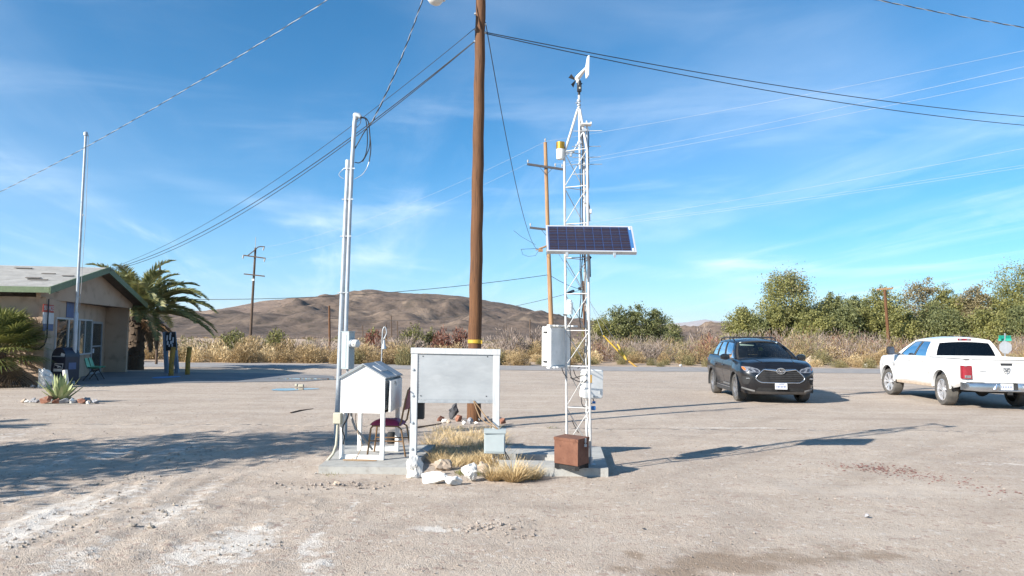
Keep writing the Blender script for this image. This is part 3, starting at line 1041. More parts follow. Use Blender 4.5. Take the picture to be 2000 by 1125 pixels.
def build_house():
 root = thing('tan_building', 'tan stucco building with grey shingle roof and green fascia', 'building', BA.copy())
 LEN = 15.0
 up = Vector((0, 0, 1))

 def wall(a, c, z0, z1, th, nm='wall', m=M['stucco']):
  a, c = Vector((a.x, a.y, z0)), Vector((c.x, c.y, z0))
  d = (c - a).normalized()
  n = Vector((-d.y, d.x, 0)) * th
  b = MB()
  b.prism([a, c, c + n, a + n], (0, 0, z1 - z0))
  return b.build(nm, m, root)
 # long side wall, end wall, wing wall, far wall and back wall
 wall(BA - U * LEN, BA, -.05, H_W, .2)
 endw = wall(BA + (BB - BA).normalized() * .003, BB, -.05, H_W - .04, .2)
 wall(BB + (BC - BB).normalized() * .003, BC, -.05, H_W, .22)
 far_b = BB + Vector((0, .25, 0))
 wall(far_b, far_b - U * LEN, -.05, H_W, .2)
 wall(far_b - U * LEN, BA - U * LEN, -.05, H_W, .2)
 # roof: two slopes with thickness
 roof = None
 for e in (RN, RF):
  b = MB()
  q = [e, RA, RA - U * LEN, e - U * LEN]
  if e is RF:
   q = q[::-1]
  b.prism([p + up * .0 for p in q], (0, 0, -.06))
  r_ = b.build('roof', M['shingle'], root)
  roof = roof or r_
 # torn shingle spots on the near slope, and course lines as thin steps
 near_dir = (RA - RN)

 def on_slope(s, k, lift):
  return RN - U * s + near_dir * k + Vector((0, 0, lift))
 b = MB()
 nrow = 17
 for r_ in range(nrow):
  k0, k1 = r_ / nrow, (r_ + .995) / nrow
  s = .02
  while s < LEN - .1:
   w = .9 + .25 * random.random()
   s2 = min(s + w - .004, LEN - .02)
   lf = .008 + random.random() * .003
   p = [on_slope(s, k0, .026 + lf * .4), on_slope(s2, k0, .026 + lf * .4), on_slope(s2, k1, lf * .5), on_slope(s, k1, lf * .5)]
   b.prism(p, (0, 0, -.02))
   s += w
 o = b.build('shingle_course', M['shingle'], roof)
 o['kind'] = 'stuff'
 for (px, py) in ((95, 537), (133, 541), (65, 545), (74, 549), (45, 526)):
  # position read off the slope plane
  n = (RA - RN).cross(-U)
  d = ray(px, py)
  t = (RN - Vector((0, 0, CAMZ))).dot(n) / d.dot(n)
  c = Vector((0, 0, CAMZ)) + d * t
  b = MB()
  nn = near_dir.normalized()
  w = .18 + .16 * random.random()
  b.prism([c - U * w - nn * .06 + up * .062, c + U * w - nn * .06 + up * .062, c + U * w + nn * .05 + up * .062, c - U * w + nn * .05 + up * .062], (0, 0, -.02))
  b.build('torn_shingle', M['shingle_dark'], roof)
 # fascias
 def board(a, c, h, th, out, nm='fascia', m=M['green_trim'], top=.03):
  b = MB()
  o3 = Vector(out) * th
  b.prism([a + up * top, c + up * top, c + up * (top - h), a + up * (top - h)], o3)
  return b.build(nm, m, root)
 nout = -VV
 board(RN - U * LEN, RN + U * .03, .19, .04, nout)
 board(RN + nout * .04, RA, .23, .045, U)
 board(RA, RF - nout * .0, .23, .045, U)
 board(RF - U * LEN, RF, .19, .04, -nout)
 # gable wall set back under the rake, soffits
 gN, gF, gA = RN - U * .5 + VV * .55, RF - U * .5 - VV * .3, RA - U * .5
 zb = 2.80
 b = MB()
 sl_n = (RA.z - RN.z) / ((RA - RN).dot(VV))
 sl_f = (RA.z - RF.z) / ((RF - RA).dot(VV))
 b.prism([(gN.x, gN.y, zb), (gF.x, gF.y, zb), (gF.x, gF.y, RF.z + .3 * sl_f - .09), (gA.x, gA.y, gA.z - .09), (gN.x, gN.y, RN.z + .55 * sl_n - .09)], -U * .12)
 b.build('gable', M['stucco'], root)
 b = MB()
 b.poly([(gN.x, gN.y, zb + .02), (gF.x, gF.y, zb + .02), (BB.x - 1.2, BB.y + .3, zb + .02), (BA.x - 1.5, BA.y, zb + .02)])
 b.build('porch_ceiling', M['eave'], root)
 b = MB()
 for e in (RN, RF):
  b.poly([e - up * .065, RA - up * .065, RA - U * .7 - up * .065, e - U * .7 - up * .065])
 s0 = RN - up * .075
 inn = VV * .75
 b.poly([s0, s0 - U * LEN, s0 - U * LEN + inn - up * .03, s0 + inn - up * .03])
 b.build('soffit', M['eave'], root)

 # openings on the end wall
 d = (BB - BA)
 L_ = d.length
 d.normalize()
 nrm = Vector((d.y, -d.x, 0))

 def wp(px, py):
  q = onplane(px, py, BA, BB)
  return (q - BA).dot(d), q.z

 def rect(s0, s1, z0, z1, dep, th, nm, m, parent):
  b = MB()
  o3 = nrm * dep
  p0 = BA + d * s0 + o3
  p1 = BA + d * s1 + o3
  b.prism([(p0.x, p0.y, z0), (p1.x, p1.y, z0), (p1.x, p1.y, z1), (p0.x, p0.y, z1)], nrm * th)
  return b.build(nm, m, parent)

 def opening(nm, s0, s1, z0, z1, fr=.06, inner=M['blind'], fm=M['frame_white'], mull=()):
  w = rect(s0 + fr, s1 - fr, z0 + fr, z1 - fr, .004, .012, nm, inner, root)
  b = MB()
  for (a, c, e, f) in ((s0, s1, z1 - fr, z1), (s0, s1, z0, z0 + fr), (s0, s0 + fr, z0 + fr, z1 - fr), (s1 - fr, s1, z0 + fr, z1 - fr)):
   p0, p1 = BA + d * a + nrm * .002, BA + d * c + nrm * .002
   b.prism([(p0.x, p0.y, e), (p1.x, p1.y, e), (p1.x, p1.y, f), (p0.x, p0.y, f)], nrm * .055)
  for s in mull:
   p0, p1 = BA + d * (s - .025) + nrm * .002, BA + d * (s + .025) + nrm * .002
   b.prism([(p0.x, p0.y, z0 + fr), (p1.x, p1.y, z0 + fr), (p1.x, p1.y, z1 - fr), (p0.x, p0.y, z1 - fr)], nrm * .05)
  b.build('frame', fm, w)
  rect(s0 + fr, s1 - fr, z0 + fr, z1 - fr, .026, .006, 'pane', M['glass'], w)
  return w
 zt = wp(131, 621)[1]
 zb2 = wp(165, 692.5)[1]
 s105, s131, s152, s177, s196 = wp(106, 650)[0], wp(131, 650)[0], wp(152, 660)[0], wp(177, 660)[0], wp(197, 660)[0]
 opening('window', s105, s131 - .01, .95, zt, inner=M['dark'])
 opening('window', s131, s152 - .01, .95, zt, inner=M['blind'])
 w = opening('window', s152, s177 - .01, zb2, zt, inner=M['blind'], mull=((s152 * .55 + s177 * .45),))
 dz = wp(187, 628)[1]
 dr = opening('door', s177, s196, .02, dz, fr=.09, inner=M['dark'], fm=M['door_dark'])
 rect(s177 + .09, s196 - .09, wp(187, 676)[1] - .03, wp(187, 676)[1] + .03, .034, .03, 'push_bar', M['door_dark'], dr)
 rect(s177 + .25, s177 + .5, 1.0 - .12, 1.0 + .06, .034, .006, 'notice', M['paper'], dr)
 # boards and signs on the wall are things of their own
 def sign(px0, px1, py0, py1, m, nm, lab, cat='sign', dep=.006, z_from=None):
  s0, z1 = wp(px0, py0)
  s1, _ = wp(px1, py0)
  _, z0 = wp(px0, py1)
  b = MB()
  p0, p1 = BA + d * s0 + nrm * dep, BA + d * s1 + nrm * dep
  b.prism([(p0.x, p0.y, z0), (p1.x, p1.y, z0), (p1.x, p1.y, z1), (p0.x, p0.y, z1)], nrm * .02)
  c = (p0 + p1) / 2
  o = b.build(nm, m, loc=(c.x, c.y, z0))
  tag(o, lab, cat)
  return o, s0, s1, z0, z1
 o, s0, s1, z0, z1 = sign(83.3, 104, 593.5, 609, M['red_sign'], 'wall_sign', 'red wall sign with white capital letters by the building corner')
 cu = bpy.data.curves.new('lettering', 'FONT')
 cu.body = 'SERVICE'
 cu.size = 1.0
 cu.align_x = 'CENTER'
 cu.align_y = 'CENTER'
 cu.extrude = .004
 tmp = bpy.data.objects.new('tmp', cu)
 COL.objects.link(tmp)
 me = bpy.data.meshes.new_from_object(tmp.evaluated_get(bpy.context.evaluated_depsgraph_get()))
 bpy.data.objects.remove(tmp)
 co = np.empty(len(me.vertices) * 3)
 me.vertices.foreach_get('co', co)
 co = co.reshape(-1, 3)
 co[:, 0] *= (s1 - s0) * .9 / np.ptp(co[:, 0])
 co[:, 1] *= (z1 - z0) * .56 / np.ptp(co[:, 1])
 c = BA + d * ((s0 + s1) / 2) + nrm * .032
 base = np.array((c.x, c.y, (z0 + z1) / 2 + .0))
 w3 = base + co[:, :1] * np.array(tuple(d)) + co[:, 1:2] * np.array((0, 0, 1.0)) + co[:, 2:] * np.array(tuple(nrm)) - np.array(tuple(ORG[o.name]))
 me.vertices.foreach_set('co', w3.ravel())
 me.materials.clear()
 me.materials.append(M['sign_white'])
 lt = bpy.data.objects.new('lettering', me)
 COL.objects.link(lt)
 lt.parent = o
 sign(83.3, 104, 609.6, 632, M['sign_white'], 'wall_sign', 'blank white wall sign below the red one')
 o, s0, s1, z0, z1 = sign(83.3, 102.5, 632.6, 646, M['sign_blue'], 'wall_sign', 'blue wall sign lowest of the three by the corner')
 b = MB()
 p0, p1 = BA + d * (s0 + .1 * (s1 - s0)) + nrm * .027, BA + d * (s0 + .62 * (s1 - s0)) + nrm * .027
 b.prism([(p0.x, p0.y, z0 + .1), (p1.x, p1.y, z0 + .1), (p1.x, p1.y, z1 - .12), (p0.x, p0.y, z1 - .12)], nrm * .004)
 b.build('pale_print', M['alu'], o)
 sign(130, 144, 588, 620, M['sign_blue'], 'wall_poster', 'tall faded blue poster above the windows')
 # conduit on the corner and small camera under the soffit
 off = nrm * .05 + Vector((.02, 0, 0))
 b = MB()
 cz = BA + off + d * .02
 pts = [(cz.x, cz.y, 2.8), (cz.x, cz.y, 1.55), (cz.x - .03, cz.y - .06, 1.3), (cz.x - .15, cz.y - .14, 1.16), (cz.x - .5, cz.y - .17, 1.12)]
 b.tube(pts, .022, 8)
 b.build('conduit', M['cable'], root)
 b = MB()
 q = onplane(237, 597, BB, BC)
 b.lathe([(0, -.09), (.06, -.07), (.085, -.01), (.085, .06), (0, .06)], (q.x, q.y - .1, q.z), 12)
 b.build('security_camera', M['black'], root, smooth=40)
 return root


build_house()

# ------------------------------------------------------------------ pads, shelter, sign board, tower


def pad(pts, z, label):
 b = MB()
 q = [Vector((p.x, p.y, -.06)) for p in pts]
 # signed area must be positive for outward faces
 b.prism(q, (0, 0, z + .06))
 return tag(b.build('concrete_pad', M['concrete']), label, kind='structure')


pad([G(622, 911, .085), G(802, 913, .085), G(850, 868, .085), G(672, 870, .085)], .085, 'concrete pad under the white instrument shelter')
pad([G(975, 911, .1), G(1188, 915, .1), G(1173, 872, .1), G(985, 870, .1), G(985, 886, .1), G(1086, 888, .1), G(1086, 900, .1), G(975, 898, .1)][::1], .1, 'notched concrete pad under the weather tower')


def sag_pts(a, c, sag, n=28):
 a, c = Vector(a), Vector(c)
 return [a.lerp(c, t) - Vector((0, 0, sag * 4 * t * (1 - t))) for t in np.linspace(0, 1, n)]


def cable(name, label, a, c, sag, r, m=None, cat='wire', n=32, twist=0.0, group=None):
 pts = sag_pts(a, c, sag, n)
 if not twist:
  b = MB()
  b.tube(pts, r, 6)
  return tag(b.build(name, m or M['cable'], smooth=60), label, cat, group)
 root = thing(name, label, cat, pts[0], group=group)
 L_ = sum((pts[i + 1] - pts[i]).length for i in range(len(pts) - 1))
 k = int(L_ / twist * 8)
 fine = sag_pts(a, c, sag, k)
 d = (Vector(c) - Vector(a)).normalized()
 e1 = d.cross(Vector((0, 0, 1))).normalized()
 e2 = d.cross(e1)
 for ph, mm, nm, rr in ((0, M['cable'], 'insulated_core', r * 1.25), (math.pi * .8, M['cable_alu'], 'bare_core', r)):
  b = MB()
  b.tube([p + (e1 * math.cos(i / 8 * 2 * math.pi + ph) + e2 * math.sin(i / 8 * 2 * math.pi + ph)) * r * 1.0 for i, p in enumerate(fine)], rr, 5)
  b.build(nm, mm, root, smooth=60)
 return root


# --- instrument shelter
def build_shelter():
 FL, FR = G(662.5, 897, .085), G(749, 899, .085)
 e1 = (FR - FL)
 W = e1.length
 e1.normalize()
 e2 = Vector((-e1.y, e1.x, 0))
 e2 = (e2 + e1 * .02).normalized()
 D = .80
 zb, ze, za = .085, 0, 0
 zbox = P(705, 806, FL.y).z
 ze = P(657, 738, FL.y).z
 za = P(706.6, 713.5, FL.y).z
 up = Vector((0, 0, 1))

 def q(a, c, z):
  p = FL + e1 * a + e2 * c
  return Vector((p.x, p.y, z))
 root = thing('instrument_shelter', 'white louvred weather shelter on four legs with a pitched metal roof', 'instrument shelter', q(W / 2, D / 2, zb))
 lg = .052
 WM = M['white_paint']
 for (a, c) in ((0, 0), (W - lg, 0), (0, D - lg), (W - lg, D - lg)):
  b = MB()
  b.box(q(a + lg / 2, c + lg / 2, 0) + up * ((zb + zbox) / 2 + .0), (lg, lg, zbox - zb), rot=Matrix((e1, e2, up)).transposed(), ch=.003)
  b.build('leg', WM, root)
 for (a0, c0, a1, c1) in ((lg, lg * .5, W - lg, lg * .5), (lg, D - lg * .5, W - lg, D - lg * .5)):
  b = MB()
  b.bar(q(a0, c0, zb + .03), q(a1, c1, zb + .03), lg * .9, .058, ch=.003)
  b.build('base_rail', WM, root)
 # body panels: front, back, side frames
 for c, nm in ((-.004, 'front_panel'), (D - .016, 'back_panel')):
  b = MB()
  b.prism([q(0, c, zbox - .002), q(W, c, zbox - .002), q(W, c, ze), q(W / 2, c, za), q(0, c, ze)], e2 * .02)
  o = b.build(nm, WM, root)
  if nm == 'front_panel':
   for a in (.04, W - .05):
    b = MB()
    p = q(a, c - .001, zbox + .12)
    b.lathe([(0, .004), (.006, .003), (.007, 0)], p, 8, axis=tuple(-e2))
    b.build('screw', M['galv_dull'], o)
 b = MB()
 b.poly([q(.01, .018, zbox), q(W - .01, .018, zbox), q(W - .01, D - .018, zbox), q(.01, D - .018, zbox)])
 b.build('floor_board', WM, root)
 b = MB()
 b.prism([q(.004, .018, zbox), q(.004, D - .018, zbox), q(.004, D - .018, ze - .005), q(.004, .018, ze - .005)], e1 * .018)
 b.build('side_panel', WM, root)
 # open side: corner strips, dark inside, louvre slats
 b = MB()
 b.poly([q(W - .05, .02, zbox + .01), q(W - .05, D - .02, zbox + .01), q(W - .05, D - .02, ze), q(W - .05, .02, ze)])
 b.build('louvre_backing', M['dark'], root)
 n = 15
 for i in range(n):
  z = zbox + .03 + (ze - zbox - .05) * (i + .5) / n
  b = MB()
  b.prism([q(W - .045, .02, z + .012), q(W - .008, .02, z - .010), q(W - .005, .02, z - .004), q(W - .042, .02, z + .018)], e2 * (D - .04))
  b.build('louvre_slat', WM, root)
 b = MB()
 hinge = q(W + .004, D - .015, 0)
 ang = R(-3.2)
 dd = (-e2)
 dd = Vector((dd.x * math.cos(-ang) - dd.y * math.sin(-ang), dd.x * math.sin(-ang) + dd.y * math.cos(-ang), 0))
 nn = Vector((-dd.y, dd.x, 0))
 if nn.dot(e1) < 0:
  nn = -nn
 z0, z1 = zbox + .015, ze - .03
 p = [hinge + dd * s + up * z for s, z in ((0, z0), (D - .045, z0), (D - .06, z1), (0, z1))]
 b.prism(p, nn * .022)
 door = b.build('door', WM, root)
 b = MB()
 h = hinge + dd * (D - .30) + nn * .024 + up * (z1 - .035)
 b.box(h, (.03, .012, .045), rot=Matrix((dd, nn, up)).transposed())
 b.tube([h + nn * .012 + up * .01, h + nn * .02 - up * .02, h + nn * .015 - up * .045], .006, 6)
 b.build('latch', M['galv_dull'], door)
 b = MB()
 h2 = hinge + dd * .10 + nn * .012 + up * (z1 + .012)
 b.box(h2, (.05, .02, .018), rot=Matrix((dd, nn, up)).transposed())
 b.build('hinge', M['galv_dull'], door)
 # roof sheets
 ov = .035
 for s in (0, 1):
  a_e = -.022 if s == 0 else W + .022
  ze2 = ze - (za - ze) / (W / 2) * .022
  b = MB()
  q4 = [q(a_e, -ov, ze2 + .012), q(W / 2, -ov, za + .012), q(W / 2, D + ov, za + .012), q(a_e, D + ov, ze2 + .012)]
  b.prism(q4, (0, 0, .014))
  rf = b.build('roof_sheet', M['alu'], root)
  if s == 1:
   b = MB()

   def rs(k, c, lift):
    return q(W / 2 + (a_e - W / 2) * k, c, za + (ze2 - za) * k + .027 + lift)
   b.prism([rs(.25, .16, 0), rs(.62, .16, 0), rs(.62, .46, 0), rs(.25, .46, 0)], (0, 0, .012))
   b.build('cover_plate', M['stop_back'], rf)
   b = MB()
   b.prism([rs(.0, .50, .0), rs(1.0, .50, .0), rs(1.0, .80, .0), rs(.0, .80, .0)], (0, 0, .006))
   b.build('roof_lap', M['alu'], rf)
 # fascia strip under the front edge of the near slope
 b = MB()
 b.prism([q(-.02, -ov + .004, ze - .012), q(W / 2, -ov + .004, za - .004), q(W / 2, -ov + .004, za + .012), q(-.02, -ov + .004, ze + .004)], e2 * .012)
 b.build('verge_strip', M['grey_box'], root)
 # junction box on the front leg, with conduits
 jb = thing('junction_box', 'beige junction box with curved conduit on the shelter leg', 'junction box', q(-.03, -.06, .5))
 z1, z0 = P(660, 806, FL.y - .06).z, P(660, 828, FL.y - .06).z
 b = MB()
 c0 = q(-.012, -.055, (z0 + z1) / 2)
 b.box(c0, (.108, .07, z1 - z0), rot=Matrix((e1, e2, up)).transposed(), ch=.008)
 bx = b.build('box', M['beige_plastic'], jb)
 b = MB()
 b.box(c0 - e2 * .038, (.096, .008, z1 - z0 - .015), rot=Matrix((e1, e2, up)).transposed(), ch=.003)
 b.build('cover', M['beige_plastic'], bx)
 gp = G(626, 912)
 b = MB()
 b.tube([c0 + up * -.07 + e1 * .0, q(-.015, -.06, .42), q(-.02, -.07, .28), q(-.05, -.09, .17), Vector((gp.x + .06, gp.y + .02, .05)), Vector((gp.x, gp.y, -.02))], .018, 8)
 b.build('conduit', M['beige_plastic'], jb, smooth=60)
 for k, (r_, m) in enumerate(((.009, M['cable']), (.016, M['cable_grey']))):
  b = MB()
  if k == 0:
   b.tube([q(.10, .05, zbox), q(.10, .0, zbox - .07), q(.05, -.02, zbox - .17), q(.04, -.02, .46), q(.07, -.02, .38), q(.05, 0, .28)], r_, 6)
   b.build('drop_cable', m, jb, smooth=60)
  else:
   b.tube([q(.08, .2, zbox), q(.10, .16, zbox - .08), q(.17, .12, zbox - .22), q(.24, .2, zbox - .33), q(.26, .6, .13)], r_, 6)
   b.build('drop_cable', m, jb, smooth=60)
 b = MB()
 pts = [q(.15, .2, zbox), q(.17, .1, zbox - .1), q(.23, .05, zbox - .28), q(.29, .05, .26), q(.24, .0, .13), q(.18, -.03, .10)]
 b.tube(pts, .005, 5)
 pts = [q(.30 + .22 * math.cos(t), -.08 + .035 * math.sin(t), .094) for t in np.linspace(0, 6.0, 26)]
 b.tube(pts, .006, 5)
 tag(b.build('loose_cable', M['cable_tan'], smooth=60, loc=q(.3, 0, .09)), 'thin tan cable coiled on the pad under the white shelter', 'cable')


build_shelter()


# --- banquet chair
def build_chair():
 c = G(757, 887, .085)
 root = thing('banquet_chair', 'banquet chair with burgundy seat and bronze frame beside the white shelter', 'chair', c, R(176), local=True)
 z0 = 0.0
 hs = .455
 hw = .19
 b = MB()
 # seat cushion: rounded, domed

 def seat(u, v):
  x = (u - .5) * .43
  w = hw * (1 - .10 * u) + .012
  y = (v - .5) * 2 * w
  e = max(abs(u - .5) * 2, abs(v - .5) * 2)
  return (x, y, hs - .045 + .075 * (1 - e ** 4.0))
 us = np.linspace(0, 1, 15)
 b.grid(seat, us, us[::-1])
 b.grid(lambda u, v: ((u - .5) * .43, (v - .5) * 2 * (hw * (1 - .1 * u) + .012), hs - .045), us[::7], us[::7])
 b.build('seat', M['burgundy'], root, smooth=60)
 CM = M['chair_metal']
 fx, rx = .20, -.20
 for s in (-1, 1):
  b = MB()
  b.tube([(fx - .03, s * (hw - .03), hs - .055), (fx - .005, s * (hw - .02), hs - .09), (fx + .03, s * (hw - .005), .02), (fx + .032, s * (hw - .004), 0)], .0125, 8)
  b.build('leg', CM, root, smooth=60)
  b = MB()
  b.tube([(rx + .03, s * (hw - .02), hs - .055), (rx - .02, s * (hw - .01), hs - .09), (rx - .085, s * (hw - .0), .02), (rx - .088, s * (hw - .0), 0)], .0125, 8)
  b.build('leg', CM, root, smooth=60)
  b = MB()
  b.tube([(fx + .012, s * (hw - .015), .20), (rx - .045, s * (hw - .008), .20)], .009, 7)
  b.build('stretcher', CM, root, smooth=60)
  b = MB()
  b.tube([(fx - .02, s * (hw - .02), hs - .055), (rx + .02, s * (hw - .012), hs - .055), (rx - .02, s * (hw - .005), hs + .0), (rx - .045, s * (hw - .0), hs + .14), (rx - .075, s * (hw - .005), hs + .30), (rx - .10, s * (hw - .045), hs + .42), (rx - .11, s * .06, hs + .455), (rx - .11, 0, hs + .457)], .0125, 8)
  b.build('back_frame', CM, root, smooth=60)
 b = MB()
 b.grid(lambda u, v: (rx - .055 - .055 * u - .012 * (1 - (2 * v - 1) ** 2), (v - .5) * 2 * (hw - .02 - .05 * max(0, u - .7)), hs + .16 + .27 * u), np.linspace(0, 1, 8), np.linspace(0, 1, 10))
 b.grid(lambda u, v: (rx - .035 - .055 * u, (v - .5) * 2 * (hw - .02 - .05 * max(0, u - .7)), hs + .16 + .27 * u), np.linspace(0, 1, 8), np.linspace(1, 0, 10))
 b.build('backrest', M['burgundy'], root, smooth=50)
 # dark bucket like thing lying on the pad behind the chair
 p = G(764, 866, .085)
 b = MB()
 b.lathe([(0, 0), (.06, 0), (.066, .03), (.062, .15), (.05, .17), (0, .17)], (p.x, p.y, .085), 14)
 tag(b.build('battery_can', M['black_matt'], smooth=40, loc=(p.x, p.y, .085)), 'dark can standing on the pad behind the banquet chair', 'can')


build_chair()


# --- service mast with meter
def build_mast():
 Y0 = 12.3
 base = P(656.5, 853, Y0)
 base.z = 0
 root = thing('service_mast', 'leaning galvanised service mast with meter box and weatherhead', 'service mast', base)
 b = MB()
 b.tube([(base.x, base.y, -.05), P(662, 735, Y0), P(669, 560, Y0), P(675, 420, Y0), P(680, 318, Y0)], [.042, .042, .041, .04, .04], 12)
 b.tube([P(679.6, 330, Y0), P(680.2, 313, Y0)], .05, 12)
 b.build('pipe', M['galv'], root, smooth=40)
 Y1 = Y0 - .02
 b = MB()
 b.tube([P(675.5, 652, Y1), P(677, 600, Y1), P(683, 420, Y1), P(687.5, 318, Y1), P(692.5, 240, Y1), P(693.5, 231, Y1)], [.034, .034, .034, .036, .038, .038], 12)
 b.build('conduit', M['galv'], root, smooth=40)
 b = MB()
 h = P(695, 228, Y1)
 b.lathe([(.038, -.05), (.045, -.02), (.055, .02), (.045, .055), (.02, .07), (0, .07)], h, 14)
 b.tube([h + Vector((0, 0, .02)), h + Vector((.05, -.02, .015)), h + Vector((.09, -.03, -.02))], [.05, .045, .03], 10)
 b.build('weatherhead', M['galv'], root, smooth=50)
 for py in (330, 390, 462, 572):
  b = MB()
  xl = 680 - (py - 318) * .047
  p = P(xl, py, Y0)
  b.lathe([(.045, -.012), (.05, -.012), (.05, .012), (.045, .012)], p, 12)
  q = P(xl + 8 - (py - 330) * .006, py - .5, Y1)
  b.bar(p + Vector((-.07, -.03, 0)), q + Vector((.055, -.03, 0)), .012, .018)
  b.build('clamp', M['galv_dull'], root)
 # meter box: front in light, side in shade
 zc0, zc1 = P(668, 720, Y0).z, P(668, 648, Y0).z
 c = P(679.5, 684, Y0 - .12)
 rot = Matrix.Rotation(R(-32), 3, 'Z')
 b = MB()
 b.box((c.x, c.y, (zc0 + zc1) / 2), (.17, .14, zc1 - zc0), rot=rot, ch=.006)
 b.box(Vector((c.x, c.y, zc1 + .004)), (.185, .155, .012), rot=rot, ch=.002)
 mb = b.build('meter_box', M['grey_box'], root)
 ax = rot @ Vector((1, 0, 0))
 cc = Vector((c.x, c.y, P(690, 671, Y0 - .1).z)) + ax * .085
 b = MB()
 b.lathe([(.0, 0), (.075, 0), (.075, .03), (.066, .035), (.066, .05)], cc, 20, axis=tuple(ax))
 b.build('meter_ring', M['galv'], mb, smooth=40)
 b = MB()
 b.lathe([(.066, .05), (.064, .12), (.05, .135), (0, .138)], cc, 20, axis=tuple(ax))
 mt = b.build('meter', M['lamp_white'], mb, smooth=40)
 b = MB()
 b.box(cc + ax * .09 + Vector((0, 0, -.015)) + (rot @ Vector((0, -.062, 0))), (.03, .008, .012), rot=rot)
 b.build('meter_slot', M['black'], mt)
 b = MB()
 b.prism([Vector((c.x, c.y, zc0 + .03)) + rot @ Vector((-.06, -.0715, 0)), Vector((c.x, c.y, zc0 + .03)) + rot @ Vector((.03, -.0715, 0)), Vector((c.x, c.y, zc1 - .05)) + rot @ Vector((.03, -.0715, 0)), Vector((c.x, c.y, zc1 - .05)) + rot @ Vector((-.06, -.0715, 0))], rot @ Vector((0, -.004, 0)))
 b.build('meter_cover', M['grey_box'], mb)
 b = MB()
 b.tube([Vector((c.x, c.y, zc0)), Vector((c.x, c.y, zc0 - .1)), Vector((c.x, c.y, 0))], .02, 8)
 b.build('ground_conduit', M['galv_dull'], root)
 # drip loops
 hd = h + Vector((.09, -.03, -.02))
 J = P(727, 238, Y0 - .05)
 loops = [
  ([hd, P(714, 229, Y1), P(717, 250, Y1), P(718, 280, Y1), P(714, 306, Y1), P(703, 319, Y1), P(693, 317, Y1)], M['cable'], .008),
  ([hd, P(718, 230, Y1), P(722, 255, Y1), P(723, 285, Y1), P(716, 302, Y1), P(708, 316, Y1)], M['cable'], .008),
  ([hd, P(720, 233, Y1), P(722, 260, Y1), P(725, 290, Y1), P(721, 316, Y1)], M['cable'], .009),
  ([hd, P(705, 236, Y1), P(703, 243, Y1), P(694, 251, Y1)], M['cable'], .006),
  ([P(721, 316, Y1), P(715, 332, Y1), P(706, 343, Y1), P(692, 350, Y1)], M['cable_alu'], .005),
  ([P(673, 328, Y0), P(662, 338, Y0), P(662, 344, Y0), P(671, 349, Y0)], M['cable_alu'], .005),
  ([J, P(712, 256, Y1), P(700, 278, Y1), P(692, 292, Y1)], M['cable'], .010)]
 for pts, m, r_ in loops:
  b = MB()
  # smooth the polyline
  pp = [Vector(p) for p in pts]
  for _ in range(2):
   o = [pp[0]]
   for i in range(len(pp) - 1):
    o += [pp[i].lerp(pp[i + 1], .25), pp[i].lerp(pp[i + 1], .75)]
   pp = o + [pp[-1]]
  b.tube(pp, r_, 6)
  b.build('drip_loop', m, root, smooth=60)
 return J


MAST_J = build_mast()


# --- gooseneck lamp post behind the shelter
def build_gooseneck():
 Y0 = 30.0
 base = P(744, 741, Y0)
 base.z = 0
 root = thing('gooseneck_lamp', 'thin gooseneck post with a hanging bell lamp behind the shelter', 'lamp post', base)
 zt = P(744, 652, Y0).z
 b = MB()
 pts = [Vector((base.x, base.y, -.05)), Vector((base.x + .02, base.y, zt - .3))]
 for a in np.linspace(math.pi, .1, 10):
  pts.append(Vector((base.x + .11 + .085 * math.cos(a), base.y, zt + .28 * math.sin(a))))
 pts.append(P(749.8, 663, Y0))
 b.tube(pts, .026, 8)
 b.build('post', M['galv_dull'], root, smooth=50)
 c = P(750, 672, Y0)
 b = MB()
 b.lathe([(.03, .16), (.04, .05), (.06, -.03), (.095, -.12), (.10, -.20), (.0, -.19)], c, 14)
 b.build('lamp_shade', M['galv'], root, smooth=50)


build_gooseneck()


